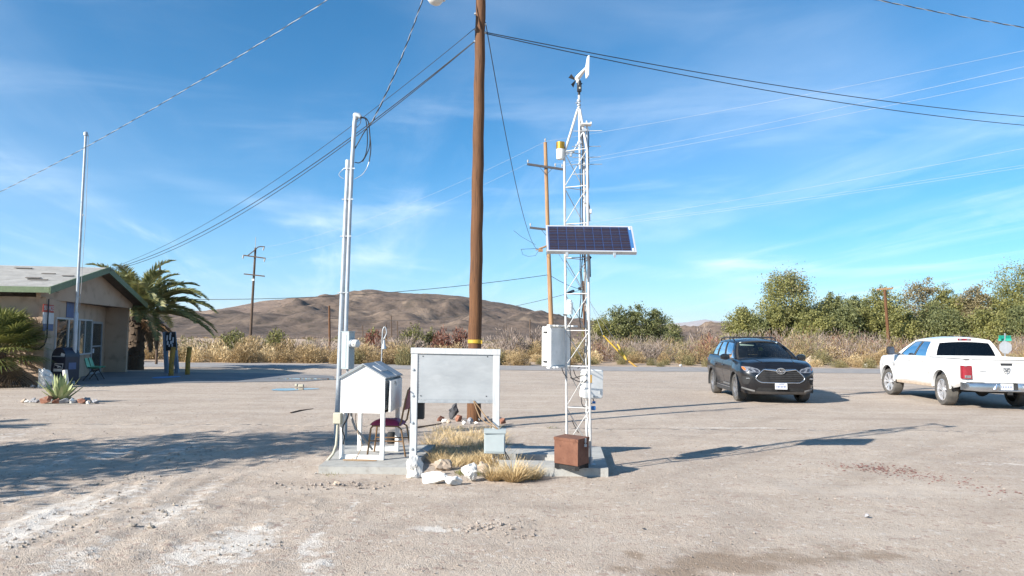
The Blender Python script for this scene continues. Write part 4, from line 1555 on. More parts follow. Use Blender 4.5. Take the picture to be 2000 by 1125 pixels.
# --- blank aluminium sign board
def build_signboard():
 Yb = G(806, 907).y
 xl0, xl1, xr0, xr1 = 802.5, 815.5, 962.5, 976.5
 base = G(806, 907)
 root = thing('notice_board', 'blank aluminium notice board in a white painted wood frame', 'notice board', base)
 YR = Yb + .0
 WM = M['wood_frame_white']
 zt = P(803, 679, Yb).z
 lw = 13.2 / 1444 * Yb
 # posts
 pl = P(803, 690, Yb)
 xl = pl.x + lw / 2
 xr = P(970, 690, YR).x
 b = MB()
 b.box((xl, Yb + .045, (zt - .075) / 2), (lw, .09, zt - .075 + .0), ch=.004)
 post = b.build('post', WM, root)
 zr0 = 0.0
 b = MB()
 b.box((xr, YR + .045, (zt - .088) / 2), (lw, .09, zt - .088), ch=.004)
 b.build('post', WM, root)
 for py in (722, 773, 826, 877):
  b = MB()
  b.lathe([(0, .014), (.012, .012), (.018, .004), (.018, 0)], (xl - .01, Yb - .002, P(805, py, Yb).z), 10, axis=(0, -1, 0))
  b.build('bolt', M['galv'], post, smooth=40)
 # top rail dips a little towards one side
 b = MB()
 b.prism([(xl - lw / 2 - .005, Yb - .008, zt - .075), (xr + lw / 2 + .004, Yb - .008, zt - .087), (xr + lw / 2 + .004, Yb - .008, zt - .012), (xl - lw / 2 - .005, Yb - .008, zt)], (0, .105, 0))
 tr = b.build('top_rail', WM, root)
 zb = P(880, 784.5, Yb).z
 b = MB()
 b.box(((xl + xr) / 2, Yb + .045, zb), (xr - xl - lw - .003, .07, .042), ch=.003)
 b.build('bottom_rail', M['galv_dull'], root)
 x0, x1 = xl + lw / 2 - .004, xr - lw / 2 + .004
 z1, z0 = zt - .082, zb + .020
 b = MB()
 nx, nz = 26, 14

 def sheet_(u, v):
  x, z = x0 + (x1 - x0) * u, z0 + (z1 - z0) * v
  w = .0016 * math.sin(u * 7 + v * 4) + .0012 * math.sin(v * 9 - u * 3)
  return (x, Yb + .012 + w, z)
 b.grid(sheet_, np.linspace(0, 1, nx), np.linspace(0, 1, nz))
 pn = b.build('panel', M['alu'], root, smooth=60)
 b = MB()
 b.box(((x0 + x1) / 2, Yb + .05, (z0 + z1) / 2), (x1 - x0 - .01, .02, z1 - z0 - .01))
 b.build('backing_board', M['galv_dull'], root)
 for (u, v) in ((.07, .95), (.92, .95), (.05, .09), (.91, .09)):
  b = MB()
  b.lathe([(0, .005), (.007, .004), (.008, 0)], (x0 + (x1 - x0) * u, Yb + .009, z0 + (z1 - z0) * v), 8, axis=(0, -1, 0))
  b.build('screw', M['black'], pn)
 b = MB()
 for i in range(30):
  b.box((x0 + .02 + (x1 - x0 - .04) * i / 29, Yb + .008, z0 + .010), (.005, .005, .005))
 for i in range(16):
  for xx in (x0 + .012, x1 - .012):
   b.box((xx, Yb + .008, z0 + .02 + (z1 - z0 - .04) * i / 15), (.005, .005, .005))
 o = b.build('rivet', M['galv_dull'], pn)
 o['kind'] = 'stuff'
 # dark meter housing on the back of the board
 b = MB()
 c = P(821.5, 801, Yb + .16)
 b.box(c, (.10, .12, .235), ch=.008)
 b.box(c + Vector((.002, -.062, .0)), (.08, .006, .20))
 b.build('back_box', M['black'], root)
 # cables from the rail to the grey cabinet
 gb_top = P(972, 837, Yb - .1)
 for k, pts in enumerate((((925, 783), (930, 798), (937, 815), (949, 826), (962, 832), (971, 838)), ((926, 783), (936, 796), (945, 809), (955, 822), (966, 831), (973, 838)))):
  b = MB()
  b.tube([P(x, y, Yb - .02 * i / 5 - (.06 if i > 2 else 0)) for i, (x, y) in enumerate(pts)], .008, 6)
  b.build('cable', M['cable_tan'], root, smooth=60)
 # grey cabinet hung on the post
 Yg = Yb - .10
 c0, c1 = P(944.5, 886, Yg), P(988, 839, Yg)
 cab = thing('meter_cabinet', 'small grey utility cabinet at the foot of the notice board post', 'cabinet', ((c0.x + c1.x) / 2, Yg, c0.z))
 b = MB()
 w, h = c1.x - c0.x, c1.z - c0.z
 cx, cz = (c0.x + c1.x) / 2, (c0.z + c1.z) / 2
 rot = Matrix.Rotation(R(-3), 3, 'Z')
 b.box((cx, Yg + .05, cz - .015), (w - .015, .11, h - .03), rot=rot, ch=.006)
 b.build('body', M['grey_box'], cab)
 b = MB()
 b.prism([(cx - w / 2, Yg - .022, c1.z - .05), (cx - w / 2, Yg - .022, c1.z - .008), (cx - w / 2, Yg + .02, c1.z), (cx - w / 2, Yg + .115, c1.z), (cx - w / 2, Yg + .115, c1.z - .05)], (w, 0, 0))
 b.build('lid', M['grey_box'], cab)
 b = MB()
 b.box((cx, Yg - .012, cz - .03), (w - .04, .006, h - .11), rot=rot, ch=.002)
 b.build('door_panel', M['grey_box'], cab)
 b = MB()
 for dx in (-.02, .03, .07):
  b.tube([(cx + w / 2 - .03 + dx * .3, Yg + .06, c0.z + .02), (cx + w / 2 + dx, Yg + .05, c0.z - .1), (cx + w / 2 + .01 + dx * 1.6, Yg + .08, -.02)], .007, 5)
 b.build('feed_cable', M['cable'], cab, smooth=60)


build_signboard()


# --- lattice tower
B_T = G(1153.5, 908.5, .1)
A_T = B_T + Vector((-.285, .15, 0))
AB = B_T - A_T
C_T = (A_T + B_T) / 2 + Vector((-AB.y, AB.x, 0)).normalized() * AB.length * .866
if C_T.y < B_T.y:
 C_T = (A_T + B_T) / 2 - Vector((-AB.y, AB.x, 0)).normalized() * AB.length * .866
LEAN = -.0125


def tw(p, z):
 return Vector((p.x + LEAN * (z - .1), p.y, z))


def build_tower():
 root = thing('weather_tower', 'white triangular lattice weather tower on the concrete pad', 'lattice tower', (A_T + B_T + C_T) / 3)
 TM = M['tower']
 ztop = P(1104, 299, A_T.y).z
 for p in (A_T, B_T, C_T):
  b = MB()
  b.tube([tw(p, .1), tw(p, 1.5), tw(p, ztop)], .0155, 10)
  for zz in (.5, 2.5):
   b.tube([tw(p, zz), tw(p, zz + .07)], .018, 10)
  b.build('leg', TM, root, smooth=50)
 b = MB()
 b.box((B_T.x + .01, B_T.y, .108), (.10, .10, .014))
 b.tube([(B_T.x + .0, B_T.y + .0, .11), (B_T.x, B_T.y, .2)], .026, 10)
 b.build('foot_plate', M['galv'], root)
 levels = [.32] + [P(1152, y, B_T.y).z for y in (797.5, 716, 645.5, 573, 502, 435, 362, 290)]
 faces = ((A_T, B_T), (B_T, C_T), (C_T, A_T))
 for k, z in enumerate(levels):
  for (p, q) in faces:
   b = MB()
   b.tube([tw(p, z), tw(q, z)], .0055, 7)
   b.build('rung', TM, root, smooth=50)
 for k in range(len(levels) - 1):
  for i, (p, q) in enumerate(faces):
   b = MB()
   b.tube([tw(p, levels[k] + .01), tw(q, levels[k + 1] - .01)], .0055, 7)
   b.build('brace', TM, root, smooth=50)
 # tapered top and short mast
 apex = P(1131, 214, (A_T.y + B_T.y) / 2 + .06)
 for p in (A_T, B_T, C_T):
  b = MB()
  e = tw(p, ztop)
  t = Vector((apex.x, apex.y, apex.z))
  d = (e - t)
  d.z = 0
  b.tube([e, e.lerp(t + d * .08, .5) , t + d * .10], .0165, 9)
  b.build('taper_tube', TM, root, smooth=50)
 b = MB()
 mt = P(1131, 186, apex.y)
 m0 = P(1133, 330, apex.y)
 b.tube([m0, apex, mt], .015, 10)
 b.build('mast', TM, root, smooth=50)
 b = MB()
 for py in (212, 205, 197):
  b.lathe([(.02, -.012), (.026, -.012), (.026, .012), (.02, .012)], P(1130.5, py, apex.y), 10)
 b.box(P(1127, 201, apex.y - .02), (.035, .02, .012))
 b.build('collar', M['galv'], root)
 # cables down the inside
 for x, y0, y1, r_ in ((1133.5, 300, 640, .0065), (1137.5, 262, 620, .0075), (1142.0, 500, 735, .006), (1149.5, 255, 420, .007)):
  Yc = (A_T.y + C_T.y) / 2
  b = MB()
  pts = [P(x + 2.2 * math.sin(k * 1.9 + x) * (.25 if k < 9 else 1), y0 + (y1 - y0) * k / 12, Yc) for k in range(13)]
  b.tube(pts, r_, 6)
  b.build('cable', M['cable'], root, smooth=60)
 for pts in (((1097, 718), (1101, 730), (1108, 738)), ((1113, 718), (1116, 742), (1122, 738), (1146, 731)), ((1114, 737), (1128, 745), (1140, 747), (1147, 742)), ((1120, 722), (1124, 735), (1131, 740)),
    ((1147, 640), (1146, 690), (1138, 712), (1128, 720)), ((1135, 775), (1136, 790), (1142, 796)), ((1113, 640), (1115, 690), (1113, 720)), ((1117, 820), (1122, 832), (1130, 845))):
  b = MB()
  pp = [P(x, y, B_T.y + .12) for x, y in pts]
  for _ in range(2):
   o = [pp[0]]
   for i in range(len(pp) - 1):
    o += [pp[i].lerp(pp[i + 1], .25), pp[i].lerp(pp[i + 1], .75)]
   pp = o + [pp[-1]]
  b.tube(pp, .006, 6)
  b.build('cable', M['cable'], root, smooth=60)
 # dark bracket and a small sensor housing on the leg
 b = MB()
 b.bar(P(1151, 500, B_T.y + .03), P(1152, 541, B_T.y + .03), .026, .03)
 b.bar(P(1149, 500, B_T.y + .03), P(1154, 505, B_T.y + .03), .05, .03)
 b.build('bracket', M['black'], root)
 b = MB()
 b.box(P(1152.5, 413, B_T.y + .02), (.045, .045, .06), ch=.008)
 b.tube([P(1151.5, 418, B_T.y + .02), P(1152, 432, B_T.y + .02)], .009, 7)
 b.build('sensor_housing', M['white_plastic'], root)
 b = MB()
 b.box(P(1154.5, 740, B_T.y - .035), (.02, .03, .10))
 b.build('tape_wrap', M['yellow_old'], root)
 b = MB()
 b.box(P(1159, 797, B_T.y + .05), (.055, .05, .05), ch=.006)
 b.tube([P(1157, 786, B_T.y + .05), P(1163, 786, B_T.y + .05)], .016, 8)
 b.build('blue_connector', M['blue_plastic'], root)
 for k in range(5):
  pass
 # cross clutter where the tapered top begins
 b = MB()
 Yc = apex.y
 for (x, y, s) in ((1118, 296, .05), (1115, 303, .04), (1126, 284, .035), (1133, 279, .05), (1131, 290, .035)):
  b.box(P(x, y, Yc), (s * .8, s * .8, s), rot=Matrix.Rotation(R(20 * (x % 5)), 3, 'Y'), ch=.006)
 b.tube([P(1104, 297, Yc), P(1118, 299, Yc), P(1128, 282, Yc), P(1136, 262, Yc), P(1143, 256, Yc)], .011, 8)
 b.build('clamp_cluster', M['galv'], root, smooth=40)
 return apex, mt


APEX, MAST_TOP = build_tower()


def build_wind_monitor():
 c = P(1131, 172, APEX.y)
 root = thing('wind_monitor', 'white vane anemometer with black propeller on top of the tower', 'anemometer', MAST_TOP)
 b = MB()
 z0 = MAST_TOP.z
 z1 = P(1131, 158, APEX.y).z
 b.lathe([(.012, 0), (.016, .005), (.016, .05), (.028, .055), (.028, z1 - z0)], MAST_TOP, 14)
 b.box((MAST_TOP.x + .002, MAST_TOP.y - .012, z0 + .085), (.056, .05, .085), ch=.006)
 sb = b.build('sensor_base', M['black'], root, smooth=40)
 b = MB()
 b.box((MAST_TOP.x + .004, MAST_TOP.y - .040, z0 + .085), (.020, .004, .022))
 b.build('label_plate', M['beige_plastic'], sb)
 nz = P(1129, 151.5, APEX.y)
 tail = P(1146.5, 134, APEX.y - .37)
 tail.z = nz.z + .005
 ax = (tail - nz).normalized()
 b = MB()
 b.tube([nz - ax * .075, nz - ax * .06, nz - ax * .03, nz + ax * .02, nz.lerp(tail, .55), tail], [.012, .026, .032, .032, .024, .015], 12)
 b.lathe([(.022, -.05), (.026, 0), (.022, .01)], nz + Vector((0, 0, -.02)), 12)
 b.build('nose_body', M['white_plastic'], root, smooth=50)
 b = MB()
 side = ax.cross(Vector((0, 0, 1))).normalized() * .006
 zt, zb = P(1147, 112.5, tail.y).z, P(1147, 152, tail.y).z
 t0 = tail - ax * .06
 b.prism([t0 + Vector((0, 0, zb - tail.z)) + ax * .03 - side, t0 + ax * .125 + Vector((0, 0, zb - tail.z + .01)) - side, t0 + ax * .14 + Vector((0, 0, zt - tail.z)) - side, t0 + ax * .075 + Vector((0, 0, zt - tail.z - .004)) - side, t0 - side], side * 2)
 b.build('tail_fin', M['white_plastic'], root)
 hub = nz - ax * .10
 b = MB()
 b.tube([nz - ax * .07, hub - ax * .015], [.014, .008], 8)
 e1 = side.normalized()
 e2 = e1.cross(ax)
 b.build('propeller_hub', M['black'], root, smooth=40)
 for k in range(4):
  a = k * math.pi / 2 + .55
  rd = e1 * math.cos(a) + e2 * math.sin(a)
  tg = -e1 * math.sin(a) + e2 * math.cos(a)
  tw_ = (tg * .8 + ax * .5).normalized()
  b = MB()
  b.prism([hub + rd * .008 - tw_ * .006, hub + rd * .008 + tw_ * .006, hub + rd * .095 + tw_ * .030, hub + rd * .10 - tw_ * .030], ax * .004)
  b.build('propeller_blade', M['black'], root)


build_wind_monitor()


def build_tower_kit():
 # rain gauge
 Y = A_T.y
 c = P(1094.5, 311, Y)
 root = thing('rain_gauge', 'white rain gauge bucket with brass rim at the tower shoulder', 'rain gauge', c)
 rr = 8.4 / 1444 * Y
 h1, h2 = P(1094, 291, Y).z - c.z, P(1094, 278, Y).z - c.z
 b = MB()
 b.lathe([(0, 0), (rr * .86, 0), (rr * .92, .02), (rr, h1)], c, 22)
 b.build('bucket', M['white_plastic'], root, smooth=40)
 b = MB()
 b.lathe([(rr * 1.02, h1 - .005), (rr * 1.03, h2), (rr * .96, h2), (rr * .9, h2 - .05), (0, h2 - .08)], c, 22)
 b.build('brass_rim', M['brass'], root, smooth=40)
 b = MB()
 b.bar(c + Vector((rr * .7, 0, .05)), P(1110, 299, Y), .025, .03)
 b.build('bracket', M['galv'], root)
 # yagi antenna standing along the leg
 Yg = B_T.y + .05
 root = thing('yagi_antenna', 'upright yagi antenna with thin cross elements on the tower leg', 'antenna', P(1148, 345, Yg))
 b = MB()
 b.tube([P(1147, 350, Yg), P(1146, 236, Yg)], .011, 8)
 b.build('boom', M['tower'], root, smooth=50)
 for (x0, x1, y) in ((1120, 1176, 255.5), (1117, 1173, 286), (1117, 1173, 307), (1114, 1176, 321), (1117, 1146, 340)):
  b = MB()
  b.tube([P(x0, y + .6, Yg), P(x1, y - .4, Yg)], .0048, 6)
  b.build('element', M['tower'] if y in (255.5, 340) else M['galv_dull'], root)
 b = MB()
 for k in range(9):
  pass
 c = P(1144.5, 243.5, Yg - .02)
 b.box(c, (.145, .10, .022), ch=.008)
 b.box(c + Vector((.062, .0, .012)), (.02, .10, .03), ch=.006)
 b.build('patch_plate', M['white_plastic'], root)
 b = MB()
 b.lathe([(.0, 0), (.026, 0), (.026, .03), (0, .03)], P(1141, 255, Yg - .03), 12, axis=(0, -1, .2))
 b.box(P(1147, 252, Yg), (.03, .03, .02))
 b.build('mount_clamp', M['galv'], root)
 b = MB()
 b.box(P(1144, 390, Yg), (.04, .04, .10), ch=.006)
 b.bar(P(1142, 376, Yg), P(1147, 376, Yg), .03, .02)
 b.build('mast_bracket', M['galv'], root)
 # radiation shield
 Ys = A_T.y - .02
 c = P(1112, 614, Ys)
 root = thing('radiation_shield', 'small white stacked plate sensor shield on the tower', 'sensor', c)
 b = MB()
 for k in range(9):
  z = .01 + k * .0175
  b.lathe([(.0, z), (.044, z), (.050, z - .008), (.046, z + .004), (0, z + .006)], c, 18)
 b.lathe([(0, .16), (.036, .165), (.03, .185), (0, .19)], c, 18)
 b.lathe([(.025, 0), (.025, .16)], c, 10)
 b.build('shield_plate', M['white_plastic'], root, smooth=30).__setitem__('kind', 'stuff')
 b = MB()
 b.bar(c + Vector((-.03, 0, -.005)), tw(A_T, c.z - .005) + Vector((-.03, 0, 0)), .02, .02)
 b.tube([c + Vector((.01, -.01, -.01)), c + Vector((.03, -.01, -.04)), c + Vector((0, .0, -.09))], .006, 6)
 b.build('arm', M['black'], root)
 # big white enclosure
 e = P(1080, 690, A_T.y - .20)
 e.z = 0
 d1, d2 = Vector((-.78, .62, 0)).normalized(), Vector((.62, .78, 0)).normalized()
 z0, z1 = P(1080, 716, e.y).z, P(1080, 638, e.y).z
 wd, ln = .185, .46
 cen = e + d1 * wd / 2 + d2 * ln / 2
 rot = Matrix((d2, d1, Vector((0, 0, 1)))).transposed()
 root = thing('equipment_enclosure', 'large white fibreglass enclosure box clamped to the tower leg', 'enclosure', (cen.x, cen.y, z0))
 b = MB()
 b.box((cen.x, cen.y, (z0 + z1) / 2), (ln, wd * .62, z1 - z0), rot=rot, ch=.01)
 b.build('body', M['white_plastic'], root)
 b = MB()
 c2 = cen + d1 * wd * .30
 for sgn in (0,):
  pass
 b.box(Vector((cen.x, cen.y, (z0 + z1) / 2)) + d1 * (wd * .38) * 1, (ln + .012, wd * .18, z1 - z0 + .012), rot=rot, ch=.016)
 lid = b.build('lid', M['white_plastic'], root)
 for z in (z0 + .06, z1 - .07):
  b = MB()
  b.box(Vector((e.x, e.y, z)) + d1 * (wd * .62) - d2 * .006, (.018, .05, .022), rot=rot)
  b.build('latch', M['black'], lid)
 for zz, sg in ((z1 + .012, 1), (z0 - .012, -1)):
  b = MB()
  b.box(Vector((cen.x, cen.y, zz)) - d1 * (wd * .33) + d2 * .03, (ln + .18, .05, .024), rot=rot, ch=.004)
  for t in (-.22, -.15, .12, .19):
   b.tube([Vector((cen.x, cen.y, zz)) - d1 * (wd * .33 + .02) + d2 * t, Vector((cen.x, cen.y, zz)) - d1 * (wd * .33 + .06) + d2 * t], .009, 7)
  b.build('mounting_strut', M['white_plastic'], root)
 # smaller rounded enclosure behind the leg
 Yq = B_T.y + .24
 c0, c1 = P(1133, 778, Yq), P(1177, 722, Yq)
 cen = (c0 + c1) / 2
 root = thing('equipment_enclosure', 'smaller rounded white enclosure low on the tower', 'enclosure', (cen.x, cen.y, c0.z))
 rot = Matrix.Rotation(R(24), 3, 'Z') @ Matrix.Rotation(R(1.5), 3, 'Y')
 w, h = (c1.x - c0.x) * .97, c1.z - c0.z
 b = MB()
 n = 6
 out = []
 for (sx, sz, a0) in ((1, 1, 0), (-1, 1, 90), (-1, -1, 180), (1, -1, 270)):
  for k in range(n + 1):
   a = R(a0 + 90 * k / n)
   out.append((sx * (w / 2 - .035) + .035 * math.cos(a), sz * (h / 2 - .035) + .035 * math.sin(a)))
 layers = [(.93, -.068), (1.0, -.055), (1.0, .05), (.95, .06)]
 V = []
 for s, y in layers:
  V += [tuple(rot @ Vector((x * s, y, z * s)) + cen) for x, z in out]
 k = len(out)
 b.add(V, [[i * k + j, i * k + (j + 1) % k, (i + 1) * k + (j + 1) % k, (i + 1) * k + j] for i in range(len(layers) - 1) for j in range(k)])
 b.F.append(np.array([list(range(k))])); b.M.append(np.array([0]))
 b.F.append(np.array([list(range(3 * k, 4 * k))[::-1]])); b.M.append(np.array([0]))
 body = b.build('body', M['white_plastic'], root, smooth=40)
 for sx in (-.30, .33):
  b = MB()
  p = rot @ Vector((sx * w, -.07, -.24 * h)) + cen
  b.lathe([(0, .005), (.011, .005), (.013, 0)], p, 10, axis=tuple(rot @ Vector((0, -1, 0))))
  b.box(p + Vector((0, -.003, -.012)), (.018, .008, .05), rot=rot, ch=.003)
  b.build('latch', M['galv_dull'], body)
 b = MB()
 p = rot @ Vector((.06 * w, -.072, -.42 * h)) + cen
 b.box(p, (.07, .008, .012), rot=rot)
 b.build('nameplate', M['galv_dull'], body)
 b = MB()
 b.tube([cen + Vector((.02, 0, -h / 2)), cen + Vector((.035, -.01, -h / 2 - .05)), cen + Vector((-.02, -.02, -h / 2 - .07))], .007, 6)
 b.build('cable', M['cable'], root, smooth=60)
 # solar panel
 bl, br, tl, tr = P(1068.5, 490.5, 9.0), P(1244, 492.5, 9.0), P(1067, 440, 9.36), P(1238.5, 441, 9.36)
 root = thing('solar_panel', 'tilted framed solar panel on the tower front', 'solar panel', (bl + br) / 2)
 e1 = (br - bl)
 Wd = e1.length
 e1.normalize()
 e2 = (tl - bl)
 e2 = (e2 - e1 * e2.dot(e1))
 Hd = e2.length
 e2.normalize()
 nrm = e1.cross(e2)
 rot = Matrix((e1, e2, nrm)).transposed()

 def s(a, c, d=0.0):
  return bl + e1 * a + e2 * c + nrm * d
 for (a, c, w, h) in ((Wd / 2, .011, Wd, .022), (Wd / 2, Hd - .011, Wd, .022), (.011, Hd / 2, .022, Hd - .044), (Wd - .011, Hd / 2, .022, Hd - .044)):
  b = MB()
  b.box(s(a, c, -.021), (w, h, .05), rot=rot, ch=.002)
  b.build('frame_bar', M['stop_back'], root)
 b = MB()
 b.box(s(Wd / 2, Hd / 2, -.004), (Wd - .044, Hd - .044, .006), rot=rot)
 back = b.build('backsheet', M['cell_back'], root)
 b = MB()
 b.box(s(Wd - .041, Hd / 2, .001), (.036, Hd - .05, .004), rot=rot)
 b.build('busbar_strip', M['cell_strip'], root)
 for c in (.085, .9):
  b = MB()
  b.box(s(Wd - .041, Hd * c, .0045), (.020, .05, .004), rot=rot)
  b.build('label_plate', M['white_plastic'], root)
 x0, x1, y0, y1 = .030, Wd - .066, .030, Hd - .030
 cw, ch = (x1 - x0) / 9, (y1 - y0) / 4
 b = MB()
 b.box((0, 0, 0), (cw - .009, ch - .010, .004), rot=rot)
 cell_me = b.mesh('solar_cell')
 cell_me.materials.append(M['cell'])
 for i in range(9):
  for j in range(4):
   o = bpy.data.objects.new('solar_cell', cell_me)
   COL.objects.link(o)
   o.parent = root
   o.location = s(x0 + cw * (i + .5), y0 + ch * (j + .5), .0015) - ORG[root.name]
 b = MB()
 for j in range(4):
  for f in (.27, .73):
   b.box(s((x0 + x1) / 2, y0 + ch * (j + f), .0042), (x1 - x0, .0016, .0012), rot=rot)
 o = b.build('busbar', M['cell_strip'], root)
 o['kind'] = 'stuff'
 for (px, hh) in ((1107.5, .05), (1200.5, .045)):
  b = MB()
  p = P(px, 497, bl.y + .02)
  b.box(p, (.035, .03, hh), ch=.004)
  b.box(p - Vector((0, 0, .03)), (.02, .02, .02))
  b.build('bracket', M['galv'], root)
 b = MB()
 b.bar(s(.26, .05, -.06), s(.26, Hd - .05, -.06), .03)
 b.bar(s(.52, .05, -.06), s(.52, Hd - .05, -.06), .03)
 b.bar(s(.20, Hd * .5, -.075), s(.60, Hd * .5, -.075), .03)
 b.build('support_rail', M['galv_dull'], root)
 # rusty steel box
 z0b = .158
 FLb, FRb, BRb = G(1082.5, 903.8, z0b), G(1128.5, 911, z0b), G(1150, 904, z0b)
 BLb = FLb + (BRb - FRb)
 zt = .475
 root = thing('battery_box', 'rusty brown steel box with lid standing on the pad by the tower', 'steel box', (FLb + BRb) / 2 * 1)
 up = Vector((0, 0, 1))
 b = MB()
 b.prism([FLb, FRb, BRb, BLb], up * (zt - z0b - .012))
 b.build('body', M['rust'], root)
 cen = (FLb + BRb) / 2
 b = MB()
 lid = [cen + (p - cen) * 1.04 + up * (zt - z0b - .012) for p in (FLb, FRb, BRb, BLb)]
 b.prism([p - up * .022 for p in lid], up * .034)
 ld = b.build('lid', M['rust'], root)
 b = MB()
 for p in (FLb, FRb, BRb, BLb):
  q = cen + (p - cen) * .86
  b.box((q.x, q.y, (.1 + z0b) / 2), (.05, .05, z0b - .1))
 b.prism([cen + (p - cen) * .86 - up * .05 for p in (FLb, FRb, BRb, BLb)], up * .05)  # black plank fills the gap under the box, standing in for shade
 b.build('foot', M['black_matt'], root)
 b = MB()
 m_ = FRb.lerp(BRb, .62) + up * (zt - z0b - .02) + (FRb - FLb).normalized() * .012
 b.box(m_ - up * .01, (.03, .012, .05), rot=Matrix.Rotation(math.atan2((BRb - FRb).y, (BRb - FRb).x), 3, 'Z'))
 b.lathe([(.008, -.004), (.014, -.004), (.014, .004), (.008, .004)], m_ - up * .045, 10, axis=(1, -.3, 0))
 b.box(m_ - up * .07, (.03, .018, .03))
 b.build('hasp', M['galv'], ld)


build_tower_kit()

# ------------------------------------------------------------------ poles and wires
Y_CP = 15.0
CP_BASE = P(925, 822, Y_CP)
CP_TOP = P(942.5, -215, Y_CP)


def cp_at(py):
 """Axis of the tall pole at the height seen at picture row py."""
 t = (py + 215) / (822 + 215)
 z = P(930, py, Y_CP).z
 k = (z - CP_BASE.z) / (CP_TOP.z - CP_BASE.z)
 return CP_BASE.lerp(CP_TOP, k)


def wood_pole(name, label, pts, radii, m, group=None, n=14):
 root = thing(name, label, 'utility pole', pts[0], group=group)
 b = MB()
 b.tube(pts, radii, n)
 b.build('shaft', m, root, smooth=60)
 return root


def build_centre_pole():
 base = Vector((CP_BASE.x, CP_BASE.y, -.1))
 root = thing('utility_pole', 'tall thick brown wooden pole with a yellow band beside the notice board', 'utility pole', (base.x, base.y, 0))
 b = MB()
 k = 40
 b.tube([base.lerp(CP_TOP, i / k) + Vector((.006 * math.sin(i * 1.7), .006 * math.cos(i * 2.3), 0)) for i in range(k + 1)], [.142 - .052 * i / k + .002 * math.sin(i * 2.1) for i in range(k + 1)], 20)
 b.build('shaft', M['pole_wood'], root, smooth=60)
 b = MB()
 q = cp_at(667)
 up = (CP_TOP - CP_BASE).normalized()
 b.lathe([(.132, -.038), (.146, -.034), (.146, .034), (.132, .038)], q, 24, axis=tuple(up))
 b.build('yellow_band', M['yellow'], root, smooth=40)
 b = MB()
 q2 = cp_at(668) + Vector((.137, -.05, 0))
 b.box(q2, (.03, .08, .07))
 b.build('band_buckle', M['yellow'], root)
 # lamp bracket and lamp, just inside the top of the picture
 q = cp_at(-40)
 lamp = P(851, -6, Y_CP - .5)
 b = MB()
 b.tube([q + Vector((-.09, 0, 0)), q + Vector((-.3, -.15, .12)), lamp + Vector((.25, .15, .28)), lamp + Vector((0, 0, .22))], .025, 8)
 b.build('lamp_arm', M['galv'], root, smooth=60)
 b = MB()
 tilt = Vector((.35, -.1, 1)).normalized()
 b.lathe([(0, .30), (.09, .28), (.12, .2), (.13, .1), (.20, .04), (.205, .0), (.17, .0)], lamp, 22, axis=tuple(tilt))
 hd = b.build('lamp_head', M['lamp_white'], root, smooth=45)
 b = MB()
 b.lathe([(.165, .0), (.165, -.05), (.14, -.11), (.08, -.155), (0, -.17)], lamp, 22, axis=tuple(tilt))
 b.build('lamp_bowl', M['lamp_white'], hd, smooth=60)
 # hardware where wires meet the pole
 for py, dx in ((28, -.1), (58, -.10), (82, -.10), (64, .10), (48, .10)):
  q = cp_at(py)
  b = MB()
  b.lathe([(.0, .03), (.022, .028), (.028, 0), (.022, -.028), (0, -.03)], q + Vector((dx, -.02, 0)), 10, axis=(1, 0, 0))
  b.build('insulator_knob', M['galv_dull'], root, smooth=40)
 b = MB()
 q = cp_at(-150)
 b.bar(q + Vector((-.75, -.1, 0)), q + Vector((.75, -.1, 0)), .09, .11)
 b.build('crossarm', M['pole_wood'], root)
 return root


build_centre_pole()

Y_P1 = 42.0


def build_line_pole():
 pts = [P(1080, 712, Y_P1), P(1076.5, 632, Y_P1), P(1070.5, 470, Y_P1), P(1065, 278, Y_P1)]
 pts[0].z = -.1
 root = wood_pole('utility_pole', 'sunlit pale power pole with two dark crossarms behind the weather tower', pts, [.145, .138, .12, .10], M['pole_pale'])
 arms = []
 for (x0, y0, x1, y1, cx) in ((1029.5, 320.5, 1101, 331, 1066.5), (1034.5, 444.5, 1100, 452, 1070)):
  b = MB()
  b.bar(P(x0, y0, Y_P1 - .15), P(x1, y1, Y_P1 - .15), .10, .12)
  b.build('crossarm', M['crossarm'], root)
  b = MB()
  for sx in (-14, 14):
   b.bar(P(cx + sx, (y0 + y1) / 2 + sx * .1, Y_P1 - .18), P(cx, (y0 + y1) / 2 + 16, Y_P1 - .16), .035, .02)
  b.build('arm_brace', M['crossarm'], root)
  for px in (x0 + 1.5, x1 - 3, cx + 18):
   b = MB()
   b.lathe([(.02, 0), (.02, .07), (.05, .08), (.04, .13), (.055, .15), (.035, .2), (0, .21)], P(px, y0 + (px - x0) * .13, Y_P1 - .15) + Vector((0, 0, .05)), 9)
   b.build('insulator', M['insulator'], root, smooth=40)
 b = MB()
 b.lathe([(.015, 0), (.015, .1), (.05, .11), (.04, .17), (.05, .19), (0, .24)], pts[-1], 9)
 b.build('top_pin', M['insulator'], root, smooth=40)
 b = MB()
 b.tube([P(1053, 486, Y_P1 - .2), P(1062, 483, Y_P1 - .1), P(1071, 479, Y_P1)], .055, 7)
 b.tube([P(1046, 488, Y_P1 - .2), P(1060, 487, Y_P1 - .2)], .03, 6)
 b.box(P(1056, 489, Y_P1 - .2), (.25, .12, .16))
 b.build('dead_end_bracket', M['pole_pale'], root)
 b = MB()
 b.tube([P(1017, 487, Y_P1), P(1035, 486, Y_P1), P(1052, 485, Y_P1)], .012, 5)
 pp = [P(1003, 450, Y_P1), P(1018, 462, Y_P1), P(1032, 470, Y_P1), P(1046, 478, Y_P1)]
 b.tube(pp, .010, 5)
 b.tube([P(1018, 487, Y_P1), P(1021, 497, Y_P1), P(1032, 501, Y_P1), P(1046, 499, Y_P1), P(1053, 488, Y_P1)], .010, 5)
 b.build('jumper_wire', M['cable'], root)
 return pts


